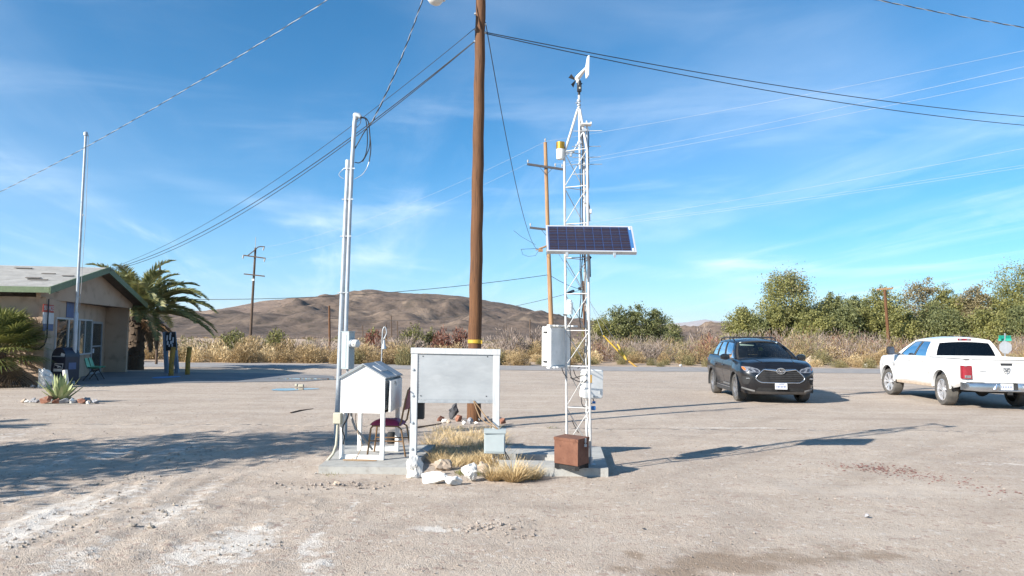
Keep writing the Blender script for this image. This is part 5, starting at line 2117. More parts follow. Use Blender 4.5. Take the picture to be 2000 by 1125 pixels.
P1 = build_line_pole()
Y_P2 = 55.0
p2 = [P(1146, 704, Y_P2), P(1142.5, 630, Y_P2), P(1139, 549, Y_P2)]
p2[0].z = -.1
wood_pole('telephone_pole', 'shorter brown pole seen through the lattice of the tower', p2, [.13, .125, .115], M['pole_wood'])


def build_transmission_pole():
 Y0 = 64.0
 pts = [P(487, 692, Y0), P(489, 660, Y0), P(494, 570, Y0), P(499, 484, Y0)]
 pts[0].z = -.2
 root = wood_pole('transmission_pole', 'tall weathered pole with double crossarms in front of the hill', pts, [.125, .12, .105, .085], M['pole_far'])
 b = MB()
 b.tube([P(498.7, 488, Y0), P(499.5, 463, Y0)], .03, 6)
 b.build('top_rod', M['galv_dull'], root)
 for (x0, y0, x1, y1) in ((475.5, 498.5, 518.5, 504.5), (476.5, 535, 517, 539.5)):
  b = MB()
  b.bar(P(x0, y0, Y0 - .2), P(x1, y1, Y0 - .2), .09, .10)
  b.build('crossarm', M['pole_far'], root)
 b = MB()
 b.tube([P(484, 499, Y0 - .2), P(497, 489, Y0 - .15), P(504, 482.5, Y0 - .1), P(509, 481.5, Y0), P(517, 482, Y0)], .045, 6)
 b.build('wishbone_arm', M['pole_far'], root)
 for (x, y) in ((475.5, 499), (517.5, 505), (515.5, 483)):
  b = MB()
  b.tube([P(x, y, Y0 - .2), P(x - 1.5, y + 6, Y0 - .2)], .06, 6)
  b.build('insulator', M['insulator'], root)
 b = MB()
 b.box(P(494.3, 546.5, Y0 - .16), (.2, .05, .16))
 b.build('tag_plate', M['white_plastic'], root)
 return Y0


build_transmission_pole()
for (x, y0, y1, Y, r, nm, lab) in ((643, 690, 597, 72, .12, 'telephone_pole', 'slim brown pole without arms rising from the scrub below the hill'),
         (764, 660, 617, 150, .14, 'telephone_pole', 'small distant pole on the hill foot above the yellow green bush'),
         (708, 664, 635, 170, .15, 'telephone_pole', 'small distant pole with a short arm near the dark red shrub'),
         (776, 660, 627, 190, .14, 'telephone_pole', 'faint distant pole just past the one above the green bush'),
         (754, 662, 634, 130, .13, 'telephone_pole', 'short stout distant post behind the gooseneck lamp'),
         (1035, 660, 624, 140, .14, 'telephone_pole', 'faint distant pole behind the grey brush near the tower'),
         (1732, 665, 562, 62, .15, 'telephone_pole', 'brown pole with a short crossarm standing in front of the green trees')):
 a, c = P(x + 1.5, y0, Y), P(x, y1, Y)
 if x == 1732:
  a, c = P(1738, y0, Y), P(1727.5, y1, Y)
 a.z = -.5 if Y < 160 else -1
 root = wood_pole(nm, lab, [a, c], [r, r * .8], M['pole_wood'] if Y < 80 else M['pole_far'], n=8)
 if x in (1732, 708):
  b = MB()
  hw = .65 if x == 1732 else 1.1
  b.bar(c + Vector((-hw, 0, -.15 if x == 1732 else -1.2)), c + Vector((hw, -.1, -.05 if x == 1732 else -1.2)), .14, .14)
  b.build('crossarm', M['pole_pale'] if x == 1732 else M['pole_far'], root)


def build_curved_arm_pole():
 Y0 = 41.0
 a, c = P(305, 716, Y0), P(312.5, 520, Y0)
 a.z = -.1
 root = wood_pole('utility_pole', 'thin dark pole with a curved arm rising behind the date palm', [a, c], [.075, .055], M['pole_far'], n=8)
 b = MB()
 b.tube([P(292, 545, Y0), P(301, 541, Y0), P(310, 533, Y0), P(318, 530, Y0), P(326, 531, Y0)], .032, 6)
 b.build('curved_arm', M['pole_far'], root, smooth=60)
 return c


CAP = build_curved_arm_pole()

# wires
cable('service_drop', 'striped twisted service wire crossing the sky over the flagpole top', cp_at(-205), P(-330, 505, 32), 1.0, .0062, n=60, twist=.62)
cable('service_drop', 'twisted wire rising steeply from the mast head past the lamp', MAST_J, cp_at(-150) + Vector((-.72, -.1, .1)), .35, .0075, n=40, twist=.50)
cable('overhead_wire', 'thin upper wire from the tall pole towards the building gable', cp_at(56) + Vector((-.12, 0, 0)), RA + Vector((.1, 0, .0)), .62, .0065)
cable('overhead_wire', 'black middle wire from the tall pole towards the building gable', cp_at(81) + Vector((-.12, 0, 0)), RA + Vector((.08, 0, -.06)), .70, .0105)
cable('overhead_wire', 'black lowest wire from the tall pole towards the building gable', cp_at(82) + Vector((-.12, -.05, -.02)), RA + Vector((.06, 0, -.12)), .78, .009)
cable('overhead_wire', 'thick black wire sloping from the tall pole to the upper edge of the two', cp_at(63) + Vector((.12, 0, 0)), P(2350, 244, 27), .50, .0105)
cable('overhead_wire', 'thick black wire sloping from the tall pole to the lower edge of the two', cp_at(64.5) + Vector((.12, 0, -.01)), P(2350, 258, 27), .60, .0105)
cable('service_drop', 'black twisted wire crossing the top corner of the sky', cp_at(-195), P(2500, 118, 19), .5, .0075, n=60, twist=.60)
cable('guy_wire', 'thin dark wire drooping from the tall pole to the pale power pole', cp_at(44) + Vector((.11, 0, 0)), P(1052, 488, Y_P1 - .2), 1.15, .010)
cable('overhead_wire', 'dark wire from the pale power pole to the pole behind the date palm', P(1069, 537, Y_P1 - .1), P(308, 584, 41), .45, .016)
cable('overhead_wire', 'short dark wire dropping from the pale pole to the brown pole top', P(1073, 537, Y_P1 - .1), P(1138, 566, Y_P2), .12, .018)
cable('overhead_wire', 'dark wire crossing in front of the hill towards the slim brown pole', P(1136, 566, Y_P2), P(643, 621, 72), 1.05, .018)


def build_splice():
 a, c = P(1109, 572.5, 52.5), P(1120.5, 568, 54)
 b = MB()
 b.tube([a, a.lerp(c, .08), a.lerp(c, .92), c], [.03, .11, .11, .03], 8)
 tag(b.build('splice_case', M['black'], smooth=50, loc=a), 'black cable splice case hanging on the wire by the tower', 'splice case')
 b = MB()
 c = P(1132, 563.5, Y_P2 - .15)
 b.box(c, (.22, .15, .2), ch=.03)
 tag(b.build('terminal_block', M['black'], loc=c), 'black terminal block on the top of the brown pole', 'terminal block')


build_splice()
hv = [((1066, 276), (2000, 82), 'topmost white power line slanting across the sky'),
  ((1085, 321), (2000, 112), 'second white power line from the top of the sky'),
  ((1098, 324), (2000, 134), 'third white power line from the top of the sky'),
  ((1076, 445), (2000, 269), 'white power line from the lower crossarm, upper of its three'),
  ((1084, 447), (2000, 303), 'white power line from the lower crossarm, middle of its three'),
  ((1096, 449), (2000, 308), 'white power line from the lower crossarm, lowest of its three')]
for (x0, y0), (x1, y1), lab in hv:
 a = P(x0, y0, Y_P1 - .15)
 d = ray(x1, y1)
 yy = (a.z - CAMZ) / d.z * d.y * 1.0
 c = P(x1, y1, max(14, yy))
 e = a + (c - a) * 1.6
 cable('power_line', lab, a, e, .35, .0046 if y0 < 400 else .0036, M['cable_far'])
 f = P(x0 - 620, y0 + (230 if y0 < 400 else 120), 66)
 f.z = max(f.z, 7.5)
 far_lab = {276: 'faint wire from the pale pole top to the transmission pole', 321: 'faint wire from the upper crossarm to the transmission pole'}
 if y0 in far_lab:
  cable('power_line', far_lab[y0], P(x0 if y0 < 300 else 1031, y0 if y0 < 300 else 319, Y_P1 - .15), P(517, 483, 64) if y0 < 300 else P(518, 506, 63.8), .8, .005, M['cable_far'])

# guy wire guards beyond the road
for (x0, y0, x1, y1, lab) in ((1178, 655, 1224, 703, 'long yellow guy wire guard leaning by the road'), (1206, 672, 1223, 701, 'short yellow guy wire guard beside the long one')):
 a, c = P(x0, y0, 45.6), P(x1, y1, 45.2)
 root = thing('guy_guard', lab, 'guy guard', c)
 b = MB()
 b.tube([a, c], .055, 8)
 b.build('yellow_sleeve', M['yellow'], root, smooth=60)
 b = MB()
 t = P(1140, 556, Y_P2) if x0 == 1178 else P(1074, 470, Y_P1)
 b.tube([t, a], .012, 5)
 b.tube([c, G(x1 + 2, 710)], .015, 5)
 b.build('guy_strand', M['galv_dull'], root)
b = MB()
b.tube([P(1229, 706, 44.6), P(1244, 717.5, 43.2)], .06, 8)
tag(b.build('fallen_guard', M['yellow_old'], smooth=60, loc=P(1244, 717.5, 43.2)), 'dull yellow tube lying at the road edge below the guy guards', 'tube')

# ------------------------------------------------------------------ stones
import bmesh


from mathutils import noise as mnoise


def rock_mesh(name, size, seed, npts=18, m=None, cuts=0):
 r = random.Random(seed)
 bm = bmesh.new()
 for i in range(npts):
  z = r.uniform(-1, 1)
  a = r.uniform(0, 6.283)
  q = math.sqrt(max(0, 1 - z * z))
  k = r.uniform(.82, 1.08)
  bm.verts.new((q * math.cos(a) * size[0] * k, q * math.sin(a) * size[1] * k, z * size[2] * k))
 bmesh.ops.convex_hull(bm, input=bm.verts)
 bmesh.ops.delete(bm, geom=[v for v in bm.verts if not v.link_faces], context='VERTS')
 bmesh.ops.recalc_face_normals(bm, faces=bm.faces)
 bmesh.ops.bevel(bm, geom=list(bm.edges), offset=min(size) * .10, segments=1, affect='EDGES', clamp_overlap=True)
 if cuts:
  bmesh.ops.triangulate(bm, faces=bm.faces)
  bmesh.ops.subdivide_edges(bm, edges=bm.edges, cuts=cuts, use_grid_fill=True)
  s0 = max(size)
  for v in bm.verts:
   q = v.co / s0
   v.co += v.co.normalized() * s0 * .16 * (mnoise.fractal(q * 2.2 + Vector((seed, 0, 0)), .9, 2.1, 4) - .1)
 me = bpy.data.meshes.new(name)
 bm.to_mesh(me)
 bm.free()
 if m:
  me.materials.append(m)
 return me


def rock(name, c, size, seed, m, label, rz=0.0, group=None, tilt=0.0, npts=18, cat='rock', sink=.32):
 o = bpy.data.objects.new(name, rock_mesh(name, size, seed, npts, m, 3 if name in ('rock', 'boulder') else 1))
 COL.objects.link(o)
 o.location = (c.x, c.y, c.z + size[2] * (1 - sink))
 o.rotation_euler = (tilt, tilt * .5, rz)
 return tag(o, label, cat, group)


W_ = M['white_rock']
rock('rock', G(809, 932), (.13, .11, .165), 21, W_, 'upright white rock under the notice board post', .3, sink=.28)
rock('rock', G(847, 943), (.19, .12, .085), 9, W_, 'long flat white rock lowest in front of the dry grass', -.2)
rock('rock', G(888, 946), (.12, .09, .06), 33, W_, 'smallest white rock between two larger ones', .1)
rock('rock', G(919, 938), (.13, .10, .125), 41, W_, 'pointed white rock beside the straw tuft', .7, sink=.25)
rock('rock', G(866, 917), (.17, .12, .085), 12, M['tan_rock'], 'rough tan rock in the grass behind the white rocks', .2)
rock('rock', G(943, 925), (.10, .08, .09), 17, M['tan_rock'], 'tan rock half hidden by the straw tuft', .9)
rock('rock', P(884, 819, 15.2) * 1, (.10, .09, .21), 31, M['dark_rock'], 'tall dark leaning rock at the foot of the wooden pole', .4, tilt=.35, sink=.3)
DR = bpy.data.objects[-1] if False else None
PB = 'stones around the foot of the wooden pole'
stones = [(861, 823, .09, .07, .07, 'red_rock', 'red stone at the outer end of the pole stones'), (868, 826, .07, .06, .05, 'white_rock', 'pale stone next to the red one by the pole'), (876, 827, .05, .05, .05, 'tan_rock', 'small tan stone in front of the dark leaning rock'),
   (896, 823, .10, .08, .09, 'red_rock', 'brown stone in the shade between dark rock and pole'), (906, 829, .06, .05, .045, 'white_rock', 'small white stone in front of the pole foot'), (918, 827, .08, .06, .075, 'grey_rock', 'upright pale grey stone touching the pole foot'),
   (933, 823, .08, .07, .065, 'white_rock', 'whitish stone at the sunlit foot of the pole'), (930, 829, .07, .05, .035, 'white_rock', 'flat white stone in front of the pole'), (951, 822, .07, .07, .06, 'grey_rock', 'grey stone seen under the hanging cables'),
   (958, 826, .07, .06, .06, 'dark_rock', 'dark grey stone beside the board post'), (982, 829, .10, .08, .085, 'red_rock', 'pinkish round stone beyond the board post'), (977, 822, .05, .05, .05, 'dark_rock', 'small dark stone behind the pinkish round one')]
for i, (px, py, a, c, d, m, lab) in enumerate(stones):
 rock('stone', G(px, py), (a, c, d), 50 + i, M[m], lab, i * .7, PB, cat='stone', npts=14)

# --- agave bed
AG = G(117, 787)


def build_agave():
 root = thing('agave', 'grey green agave with stiff pointed leaves in a ring of stones', 'agave', AG)
 r = random.Random(4)
 n = 34
 for i in range(n):
  az = i * 2.39996 + r.uniform(-.2, .2)
  el = R(86 - 56 * (i / n) ** 1.1 + r.uniform(-6, 6))
  L_ = r.uniform(.52, .74) * (1.0 if i < 22 else .85)
  if math.cos(az) > .55 and el < R(50):
   L_ *= 1.1
  w = r.uniform(.058, .078)
  d = Vector((math.cos(az) * math.cos(el), math.sin(az) * math.cos(el), math.sin(el)))
  side = Vector((-math.sin(az), math.cos(az), 0))
  nr = side.cross(d) * -1
  if nr.z < 0:
   nr = -nr
  base = AG + Vector((math.cos(az) * .05, math.sin(az) * .05, .02))
  b = MB()
  cur = r.uniform(-.07, .10)

  def fn(u, v):
   ww = w * (1 - u) ** .55 * (.75 + 1.1 * u if u < .3 else 1.08) * (1 if u < .98 else .3)
   c = base + d * (L_ * u) + nr * (cur * u * u * L_)
   return c + side * ((v - .5) * 2 * ww) + nr * (abs(v - .5) * 2 * ww * .45 * (1 - .4 * u))
  us, vs = np.linspace(0, 1, 8), np.linspace(0, 1, 5)
  b.grid(fn, us, vs)
  b.grid(lambda u, v: Vector(fn(u, v)) - nr * .014 * (1 - u), us, vs[::-1])
  b.build('leaf', M['agave'], root, smooth=60)
 return root


build_agave()
ring = [(-.85, -.02, .07, 'tan_rock', 'tan stone at the outer end of the agave ring'), (-.72, -.12, .055, 'white_rock', 'small white stone near the end of the agave ring'), (-.70, .1, .09, 'grey_rock', 'greyish brown stone behind the small white one in the ring'),
  (-.58, -.20, .05, 'grey_rock', 'little grey stone low in the agave ring'), (-.56, .02, .06, 'white_rock', 'bright white stone in the agave ring'), (-.45, -.22, .075, 'grey_rock', 'pointed pale grey stone beside the big red one'),
  (-.18, -.27, .17, 'red_rock', 'largest stone of the agave ring, flat and red'), (.06, -.24, .10, 'red_rock', 'smaller reddish stone next to the big red one'), (.24, -.25, .10, 'grey_rock', 'squarish pale grey stone in the agave ring'),
  (.43, -.25, .10, 'white_rock', 'squarish white stone in the agave ring'), (.63, -.2, .10, 'red_rock', 'dark brown stone in the agave ring'), (.74, -.12, .06, 'tan_rock', 'small tan stone past the dark brown one'),
  (.92, -.08, .085, 'grey_rock', 'grey and white stone at the shaded end of the ring'), (.84, -.28, .06, 'white_rock', 'flat white stone lying in front of the ring'), (.5, .25, .09, 'grey_rock', 'grey stone behind the agave'), (0, .4, .1, 'tan_rock', 'tan stone hidden behind the agave leaves'), (-.4, .34, .08, 'grey_rock', 'dull grey stone behind the agave leaves')]
for i, (dx, dy, s, m, lab) in enumerate(ring):
 s *= 1.25
 rock('stone', Vector((AG.x + dx, AG.y + dy, 0)), (s, s * .75, s * .72), 80 + i, M[m], lab, i * .9, 'stones ringing the agave bed', cat='stone', npts=14, sink=.3)
b = MB()
b.lathe([(.0, -.01), (.66, .03), (.80, -.02)], AG, 24)
tag(b.build('soil_mound', M['dirt_clod'], smooth=60, loc=AG), 'low soil bed under the agave', kind='structure')
rock('boulder', G(84, 757), (.40, .30, .36), 5, M['white_rock'], 'large whitish boulder leaning by the blue mailbox', .5, npts=16, cat='boulder', sink=.28)
rock('boulder', G(80, 748), (.22, .2, .34), 8, M['dark_rock'], 'dark round boulder against the wall behind the white one', .5, npts=20, cat='boulder', sink=.05)
for i, (px, py, s, m, lab) in enumerate(((8, 751, .22, 'white_rock', 'pale stone under the fan palm at the wall'), (30, 752, .14, 'grey_rock', 'grey stone under the fan palm at the wall'), (47, 754, .18, 'tan_rock', 'tan stone between fan palm and boulder'), (64, 757, .1, 'grey_rock', 'small grey stone next to the white boulder'))):
 rock('stone', G(px, py), (s, s * .8, s * .6), 130 + i, M[m], lab, i, cat='stone')
b = MB()
p0 = G(131, 765)
b.tube([p0 + Vector((0, 0, -.05)), p0 + Vector((-.04, 0, .3)), p0 + Vector((-.10, .02, .62))], [.075, .07, .065], 9)
tag(b.build('wood_stump', M['white_rock'], smooth=60, loc=p0), 'short whitish leaning stump behind the agave', 'stump')

# roadside stones beyond the asphalt
for i, (px, py, s, m, lab) in enumerate(((1590, 712, .62, 'tan_rock', 'large pale boulder beyond the road beside the dark car'), (1005, 713, .3, 'tan_rock', 'pale stone at the road edge near the board'), (1020, 713, .22, 'white_rock', 'white stone at the road edge near the board'),
           (1380, 714, .2, 'tan_rock', 'tan stone on the far road edge before the dark car'), (1330, 716, .16, 'white_rock', 'small white stone on the far road edge'), (1655, 716, .3, 'tan_rock', 'tan stone in the brush between the two vehicles'), (1690, 718, .24, 'white_rock', 'whitish stone in the brush near the white truck'))):
 rock('stone', G(px, py), (s, s * .7, s * .62), 160 + i, M[m], lab, i, cat='stone')


# ------------------------------------------------------------------ yard furniture near the building
def build_flagpole():
 Yf = 24.6
 base = P(142, 748, Yf)
 base.z = 0
 root = thing('flagpole', 'tall galvanised flagpole in front of the blue mailbox', 'flagpole', base)
 b = MB()
 k = P(149, 612, Yf)
 b.tube([Vector((base.x, base.y, -.05)), P(146.5, 665, Yf), k, k + Vector((0, 0, .05))], [.068, .068, .066, .045], 12)
 b.build('lower_tube', M['galv'], root, smooth=50)
 b = MB()
 t = P(167.5, 262, Yf)
 b.tube([k, t], [.045, .040], 12)
 b.build('upper_tube', M['galv'], root, smooth=50)
 b = MB()
 b.lathe([(.05, -.06), (.07, -.05), (.07, .04), (.04, .08), (0, .09)], t, 12)
 b.build('finial_cap', M['galv'], root, smooth=50)
 b = MB()
 b.tube([t + Vector((.09, 0, -.02)), P(163.5, 420, Yf) + Vector((.07, 0, 0)), P(150, 600, Yf) + Vector((.10, 0, 0))], .008, 5)
 b.build('halyard', M['cable_grey'], root)
 b = MB()
 for y in (420, 580):
  b.box(P(165 - (y - 300) * .052 + 3, y, Yf), (.06, .05, .03))
 b.build('cleat', M['galv_dull'], root)


build_flagpole()


def build_mailbox():
 c = G(126, 751)
 rz = R(-10)
 root = thing('mailbox', 'dark blue street collection mailbox with a rounded top', 'mailbox', c, rz, local=True)
 w, dp, h = .56, .62, 1.22
 b = MB()
 prof = [(-dp / 2, .12), (dp / 2, .12), (dp / 2, h - .31)]
 for k in range(13):
  a = R(180 * k / 12)
  prof.append((dp / 2 * math.cos(a), h - .31 + .31 * math.sin(a)))
 # arch seen from the front: width runs along x
 poly = [(x * w / dp * .92, -dp / 2, z) for x, z in prof]
 b.prism(poly, (0, dp, 0))
 body = b.build('body', M['navy'], root, smooth=35)
 for sx in (-1, 1):
  for sy in (-1, 1):
   b = MB()
   b.box((sx * .22, sy * .26, .06), (.06, .06, .13))
   b.build('leg', M['navy'], root)
 b = MB()
 b.bar((-.2, -dp / 2 - .02, .93), (.2, -dp / 2 - .02, .93), .03)
 b.build('door_handle', M['door_dark'], body)
 yf = -dp / 2 - .006
 b = MB()
 b.prism([(-.17, yf, .44), (.15, yf, .44), (.19, yf, .70), (-.13, yf, .70)], (0, .005, 0))
 em = b.build('emblem', M['sign_white'], body)
 b = MB()
 b.prism([(-.145, yf - .004, .53), (.15, yf - .004, .53), (.165, yf - .004, .675), (-.122, yf - .004, .675)], (0, .003, 0))
 b.build('emblem_field', M['navy'], em)
 b = MB()
 b.poly([(-.13, yf - .008, .66), (.02, yf - .008, .635), (.11, yf - .008, .61), (.15, yf - .008, .565), (.06, yf - .008, .585), (-.02, yf - .008, .55), (.0, yf - .008, .60), (-.08, yf - .008, .63)])
 b.build('emblem_bird', M['sign_white'], em)
 b = MB()
 xs = w / 2 * .92 + .002
 b.prism([(xs, -.16, .50), (xs, .16, .50), (xs, .16, .72), (xs, -.16, .72)], (.004, 0, 0))
 b.build('side_label', M['sign_blue'], body)
 b = MB()
 b.box((.16, yf, .98), (.14, .006, .10), rot=Matrix.Rotation(R(20), 3, 'Y'))
 b.build('notice_sticker', M['sign_white'], body)


build_mailbox()


def build_bench():
 # two joined moulded seats facing out from the end wall
 c = G(173, 742.5)
 d = (BB - BA).normalized()
 rz = math.atan2(d.y, d.x)
 root = thing('tandem_chairs', 'pair of joined mint green plastic chairs on black legs by the door', 'chair', c, rz, local=True)
 for k in (-1, 1):
  b = MB()

  def fn(u, v):
   x = k * .29 + (v - .5) * .50
   if u < .5:
    t = u / .5
    y = -.42 + .40 * t
    z = .43 + .03 * abs(t - .4) + .05 * (2 * v - 1) ** 2
   else:
    t = (u - .5) / .5
    y = -.02 + .12 * t
    z = .44 + .36 * t
    x = k * .29 + (v - .5) * .50 * (1 - .25 * t * t)
    y -= .05 * (2 * v - 1) ** 2
   return (x, y, z)
  us, vs = np.linspace(0, 1, 15), np.linspace(0, 1, 9)
  b.grid(fn, us, vs)
  b.grid(lambda u, v: Vector(fn(u, v)) + Vector((0, .012, -.014)), us, vs[::-1])
  b.build('seat_shell', M['chair_green'], root, smooth=60)
 b = MB()
 b.bar((-.5, -.2, .40), (.5, -.2, .40), .04)
 b.build('beam', M['black'], root)
 for k in (-.42, .42):
  for y in (-.42, .08):
   b = MB()
   b.tube([(k, -.2, .40), (k * 1.08, y, 0)], .016, 7)
   b.build('leg', M['black'], root)


build_bench()


def build_info_board():
 Yb = 32.0
 base = P(332, 727, Yb)
 base.z = 0
 root = thing('info_board', 'dark notice board with pinned papers between two grey posts', 'notice board', base)
 for (x0, x1) in ((319.5, 327), (341.5, 347.5)):
  b = MB()
  a, c = P(x1 - 1, 729, Yb), P(x0 + (2.5 if x0 < 330 else -2.5), 648, Yb)
  a.z = -.05
  b.bar(a, c, .15, .13)
  b.build('post', M['board_frame'], root)
 b = MB()
 q = [P(324, 685, Yb - .1), P(344, 684, Yb - .1), P(341, 648.5, Yb - .1), P(323, 648.5, Yb - .1)]
 b.prism(q, (0, .08, 0))
 pn = b.build('panel', M['black_matt'], root)
 for (x, y, w, h) in ((326.5, 660, .06, .23), (327.5, 670, .07, .16), (332.5, 658, .07, .26), (334, 669, .08, .14), (338, 664, .06, .24), (336.3, 674, .05, .12), (330.5, 675, .05, .1), (333.5, 651.5, .07, .09)):
  b = MB()
  p = P(x, y, Yb - .108)
  b.box(p, (w, .006, h), rot=Matrix.Rotation(R(2), 3, 'Y'))
  b.build('paper', M['paper'], pn)


build_info_board()
for (px, py, ht, lab) in ((334, 734, 1.14, 'worn yellow bollard in front of the pinned notice board'), (366, 732, 1.12, 'worn yellow bollard standing alone past the pinned notice board')):
 p = G(px, py)
 root = thing('bollard', lab, 'bollard', p, group='yellow bollards at the apron')
 b = MB()
 b.tube([p + Vector((0, 0, -.05)), p + Vector((0, 0, ht * .5)), p + Vector((.05, 0, ht))], .098, 14)
 b.build('post', M['yellow_old'], root, smooth=60)
 b = MB()
 b.lathe([(.1, -.03), (.104, 0), (.07, .025), (0, .03)], p + Vector((.05, 0, ht)), 14)
 b.build('cap', M['yellow_old'], root, smooth=60)


def build_stop_sign():
 Y0 = 44.6
 base = P(1964, 722, Y0)
 base.z = 0
 root = thing('stop_sign', 'stop sign seen from the back with green street name blades above', 'street sign', base)
 c = P(1964, 678.5, Y0)
 b = MB()
 b.bar((base.x, Y0 + .04, -.05), (c.x + .01, Y0 + .04, c.z + .85), .06, .05)
 b.build('post', M['galv'], root)
 b = MB()
 r_ = .40
 pts = [(c.x + r_ * math.cos(R(22.5 + 45 * k)), Y0, c.z + r_ * math.sin(R(22.5 + 45 * k))) for k in range(8)]
 b.prism(pts, (0, .012, 0))
 b.build('sign_plate', M['stop_back'], root)
 for (dz, ang, w) in ((.62, 8, .82), (.46, -60, .75)):
  b = MB()
  b.box((c.x, Y0 + .04, c.z + dz), (w, .012, .20 if dz > .5 else .15), rot=Matrix.Rotation(R(ang), 3, 'Z'))
  b.build('name_blade', M['street_green'], root)


build_stop_sign()

# ------------------------------------------------------------------ vehicles


def ip(x, xs, ys):
 return float(np.interp(x, xs, ys))


class Body:
 """A car body: plan outline wrapped by a wall from sill to shoulder, closed by a deck. x forward, y to its left, z up."""

 def __init__(s, L0, L1, W, rf, rr, bowf, bowr, ztop, zbot, di, df, dr, zdist, nside=96):
  s.__dict__.update(locals())

 def outline(s, t):
  di, df, dr = ip(t, *s.di), ip(t, *s.df), ip(t, *s.dr)
  L0, L1, W = s.L0 - df, s.L1 - dr, s.W - di
  pts = []
  rr, rf = s.rr, s.rf
  for k in range(9):                      # rear edge, centre to corner
   y = (W - rr) * k / 8
   pts.append((-L1 + s.bowr * (y / W) ** 2, y))
  xr = pts[-1][0]
  for k in range(1, 8):
   a = R(180 - 90 * k / 7)
   pts.append((xr + rr + rr * math.cos(a), W - rr + rr * math.sin(a)))
  xs = pts[-1][0]
  xf_edge = L0 - s.bowf * ((W - rf) / W) ** 2
  xe = xf_edge - rf
  for k in range(1, s.nside):
   pts.append((xs + (xe - xs) * k / s.nside, W))
  for k in range(0, 10):
   a = R(90 - 90 * k / 9)
   pts.append((xe + rf * math.cos(a), W - rf + rf * math.sin(a)))
  for k in range(1, 13):
   y = (W - rf) * (1 - k / 12)
   pts.append((L0 - s.bowf * (y / W) ** 2, y))
  return pts

 def z(s, x, t):
  a, b = ip(x, *s.zbot), ip(x, *s.ztop)
  return a + (b - a) * t

 def half(s, t, flare=None):
  out = []
  for (x, y) in s.outline(t):
   z = s.z(x, t)
   if flare:
    y += flare(x, z) * (1 if y > s.W * .6 else 0)
   out.append((x, y, z))
  return out

 def build(s, name, m, root, arches, ra, ts, smooth=40, flare=None, sides=(1, -1), skip=None, mi=None):
  b = MB()
  rows = [s.half(t, flare) for t in ts]
  n = len(rows[0])
  for sg in sides:
   V = np.array(rows)                  # rows x n x 3
   inside = np.zeros(V.shape[:2], bool)
   F_ = []
   side = V[:, :, 1] > s.W * .7
   for (ax, az) in arches:
    dx, dz = V[:, :, 0] - ax, V[:, :, 2] - az
    d = np.hypot(dx, dz)
    ins = (d < ra) & side & (dz > -ra)
    f = ra / np.maximum(d, .05)
    V[:, :, 0] = np.where(ins, ax + dx * f, V[:, :, 0])
    V[:, :, 2] = np.where(ins, np.maximum(az + dz * f, ip(ax, *s.zbot) - .0), V[:, :, 2])
    inside |= ins
   W_ = V.copy()
   W_[:, :, 1] *= sg
   for i in range(len(ts) - 1):
    for j in range(n - 1):
     q = [(i, j), (i, j + 1), (i + 1, j + 1), (i + 1, j)]
     if all(inside[a] for a in q):
      continue
     if skip is not None:
      c = V[i:i + 2, j:j + 2].reshape(-1, 3).mean(0)
      if skip(c):
       continue
     idx = [a * n + c_ for a, c_ in q]
     F_.append(idx[::-1] if sg > 0 else idx)
   b.add(W_.reshape(-1, 3), F_)
  return b.build(name, m, root, smooth=smooth)

 def top(s, t=1.0):
  return s.half(t)

 def xfront(s, y, z):
  y = abs(y)
  t = .5
  x = s.L0 - .1
  for _ in range(4):
   zb, zt = ip(x, *s.zbot), ip(x, *s.ztop)
   t = min(max((z - zb) / (zt - zb), 0), 1)
   o = [p for p in s.outline(t) if p[0] > 0]
   ys = [p[1] for p in o][::-1]
   xs = [p[0] for p in o][::-1]
   x = float(np.interp(y, ys, xs))
  return x

 def xrear(s, y, z):
  y = abs(y)
  x = -s.L1 + .05
  for _ in range(3):
   zb, zt = ip(x, *s.zbot), ip(x, *s.ztop)
   t = min(max((z - zb) / (zt - zb), 0), 1)
   o = [p for p in s.outline(t) if p[0] < 0]
   x = float(np.interp(y, [p[1] for p in o], [p[0] for p in o]))
  return x

 def yside(s, x, z):
  zb, zt = ip(x, *s.zbot), ip(x, *s.ztop)
  t = min(max((z - zb) / (zt - zb), 0), 1)
  o = s.outline(t)
  return float(np.interp(x, [p[0] for p in o][9:-12], [p[1] for p in o][9:-12]))

 def patch(s, name, m, root, rows, off=.006, ny=10, face='front', thick=.02):
  """Panel lying on the front or rear: rows of (z, y0, y1)."""
  b = MB()
  sg = 1 if face == 'front' else -1

  def fn(u, v):
   zs = [r[0] for r in rows]
   k = u * (len(rows) - 1)
   i = min(int(k), len(rows) - 2)
   f = k - i
   z = rows[i][0] * (1 - f) + rows[i + 1][0] * f
   y0 = rows[i][1] * (1 - f) + rows[i + 1][1] * f
   y1 = rows[i][2] * (1 - f) + rows[i + 1][2] * f
   y = y0 + (y1 - y0) * v
   x = s.xfront(y, z) if face == 'front' else s.xrear(y, z)
   return x, y, z
  us, vs = np.linspace(0, 1, 2 * (len(rows) - 1) + 1), np.linspace(0, 1, ny)
  P3 = [[fn(u, v) for v in vs] for u in us]

  def outer(i, j):
   x, y, z = P3[i][j]
   return (x + sg * off, y * (1 + .004), z)

  def inner(i, j):
   x, y, z = P3[i][j]
   return (x - sg * thick, y, z)
  iu, iv = list(range(len(us))), list(range(len(vs)))
  b.grid(outer, iu, iv if sg < 0 else iv[::-1])
  # rim
  loop = [(0, j) for j in iv] + [(i, iv[-1]) for i in iu[1:]] + [(iu[-1], j) for j in iv[::-1][1:]] + [(i, 0) for i in iu[::-1][1:-1]]
  V = [outer(*p) for p in loop] + [inner(*p) for p in loop]
  k = len(loop)
  b.add(V, [[a, (a + 1) % k, k + (a + 1) % k, k + a] for a in range(k)])
  return b.build(name, m, root, smooth=40)


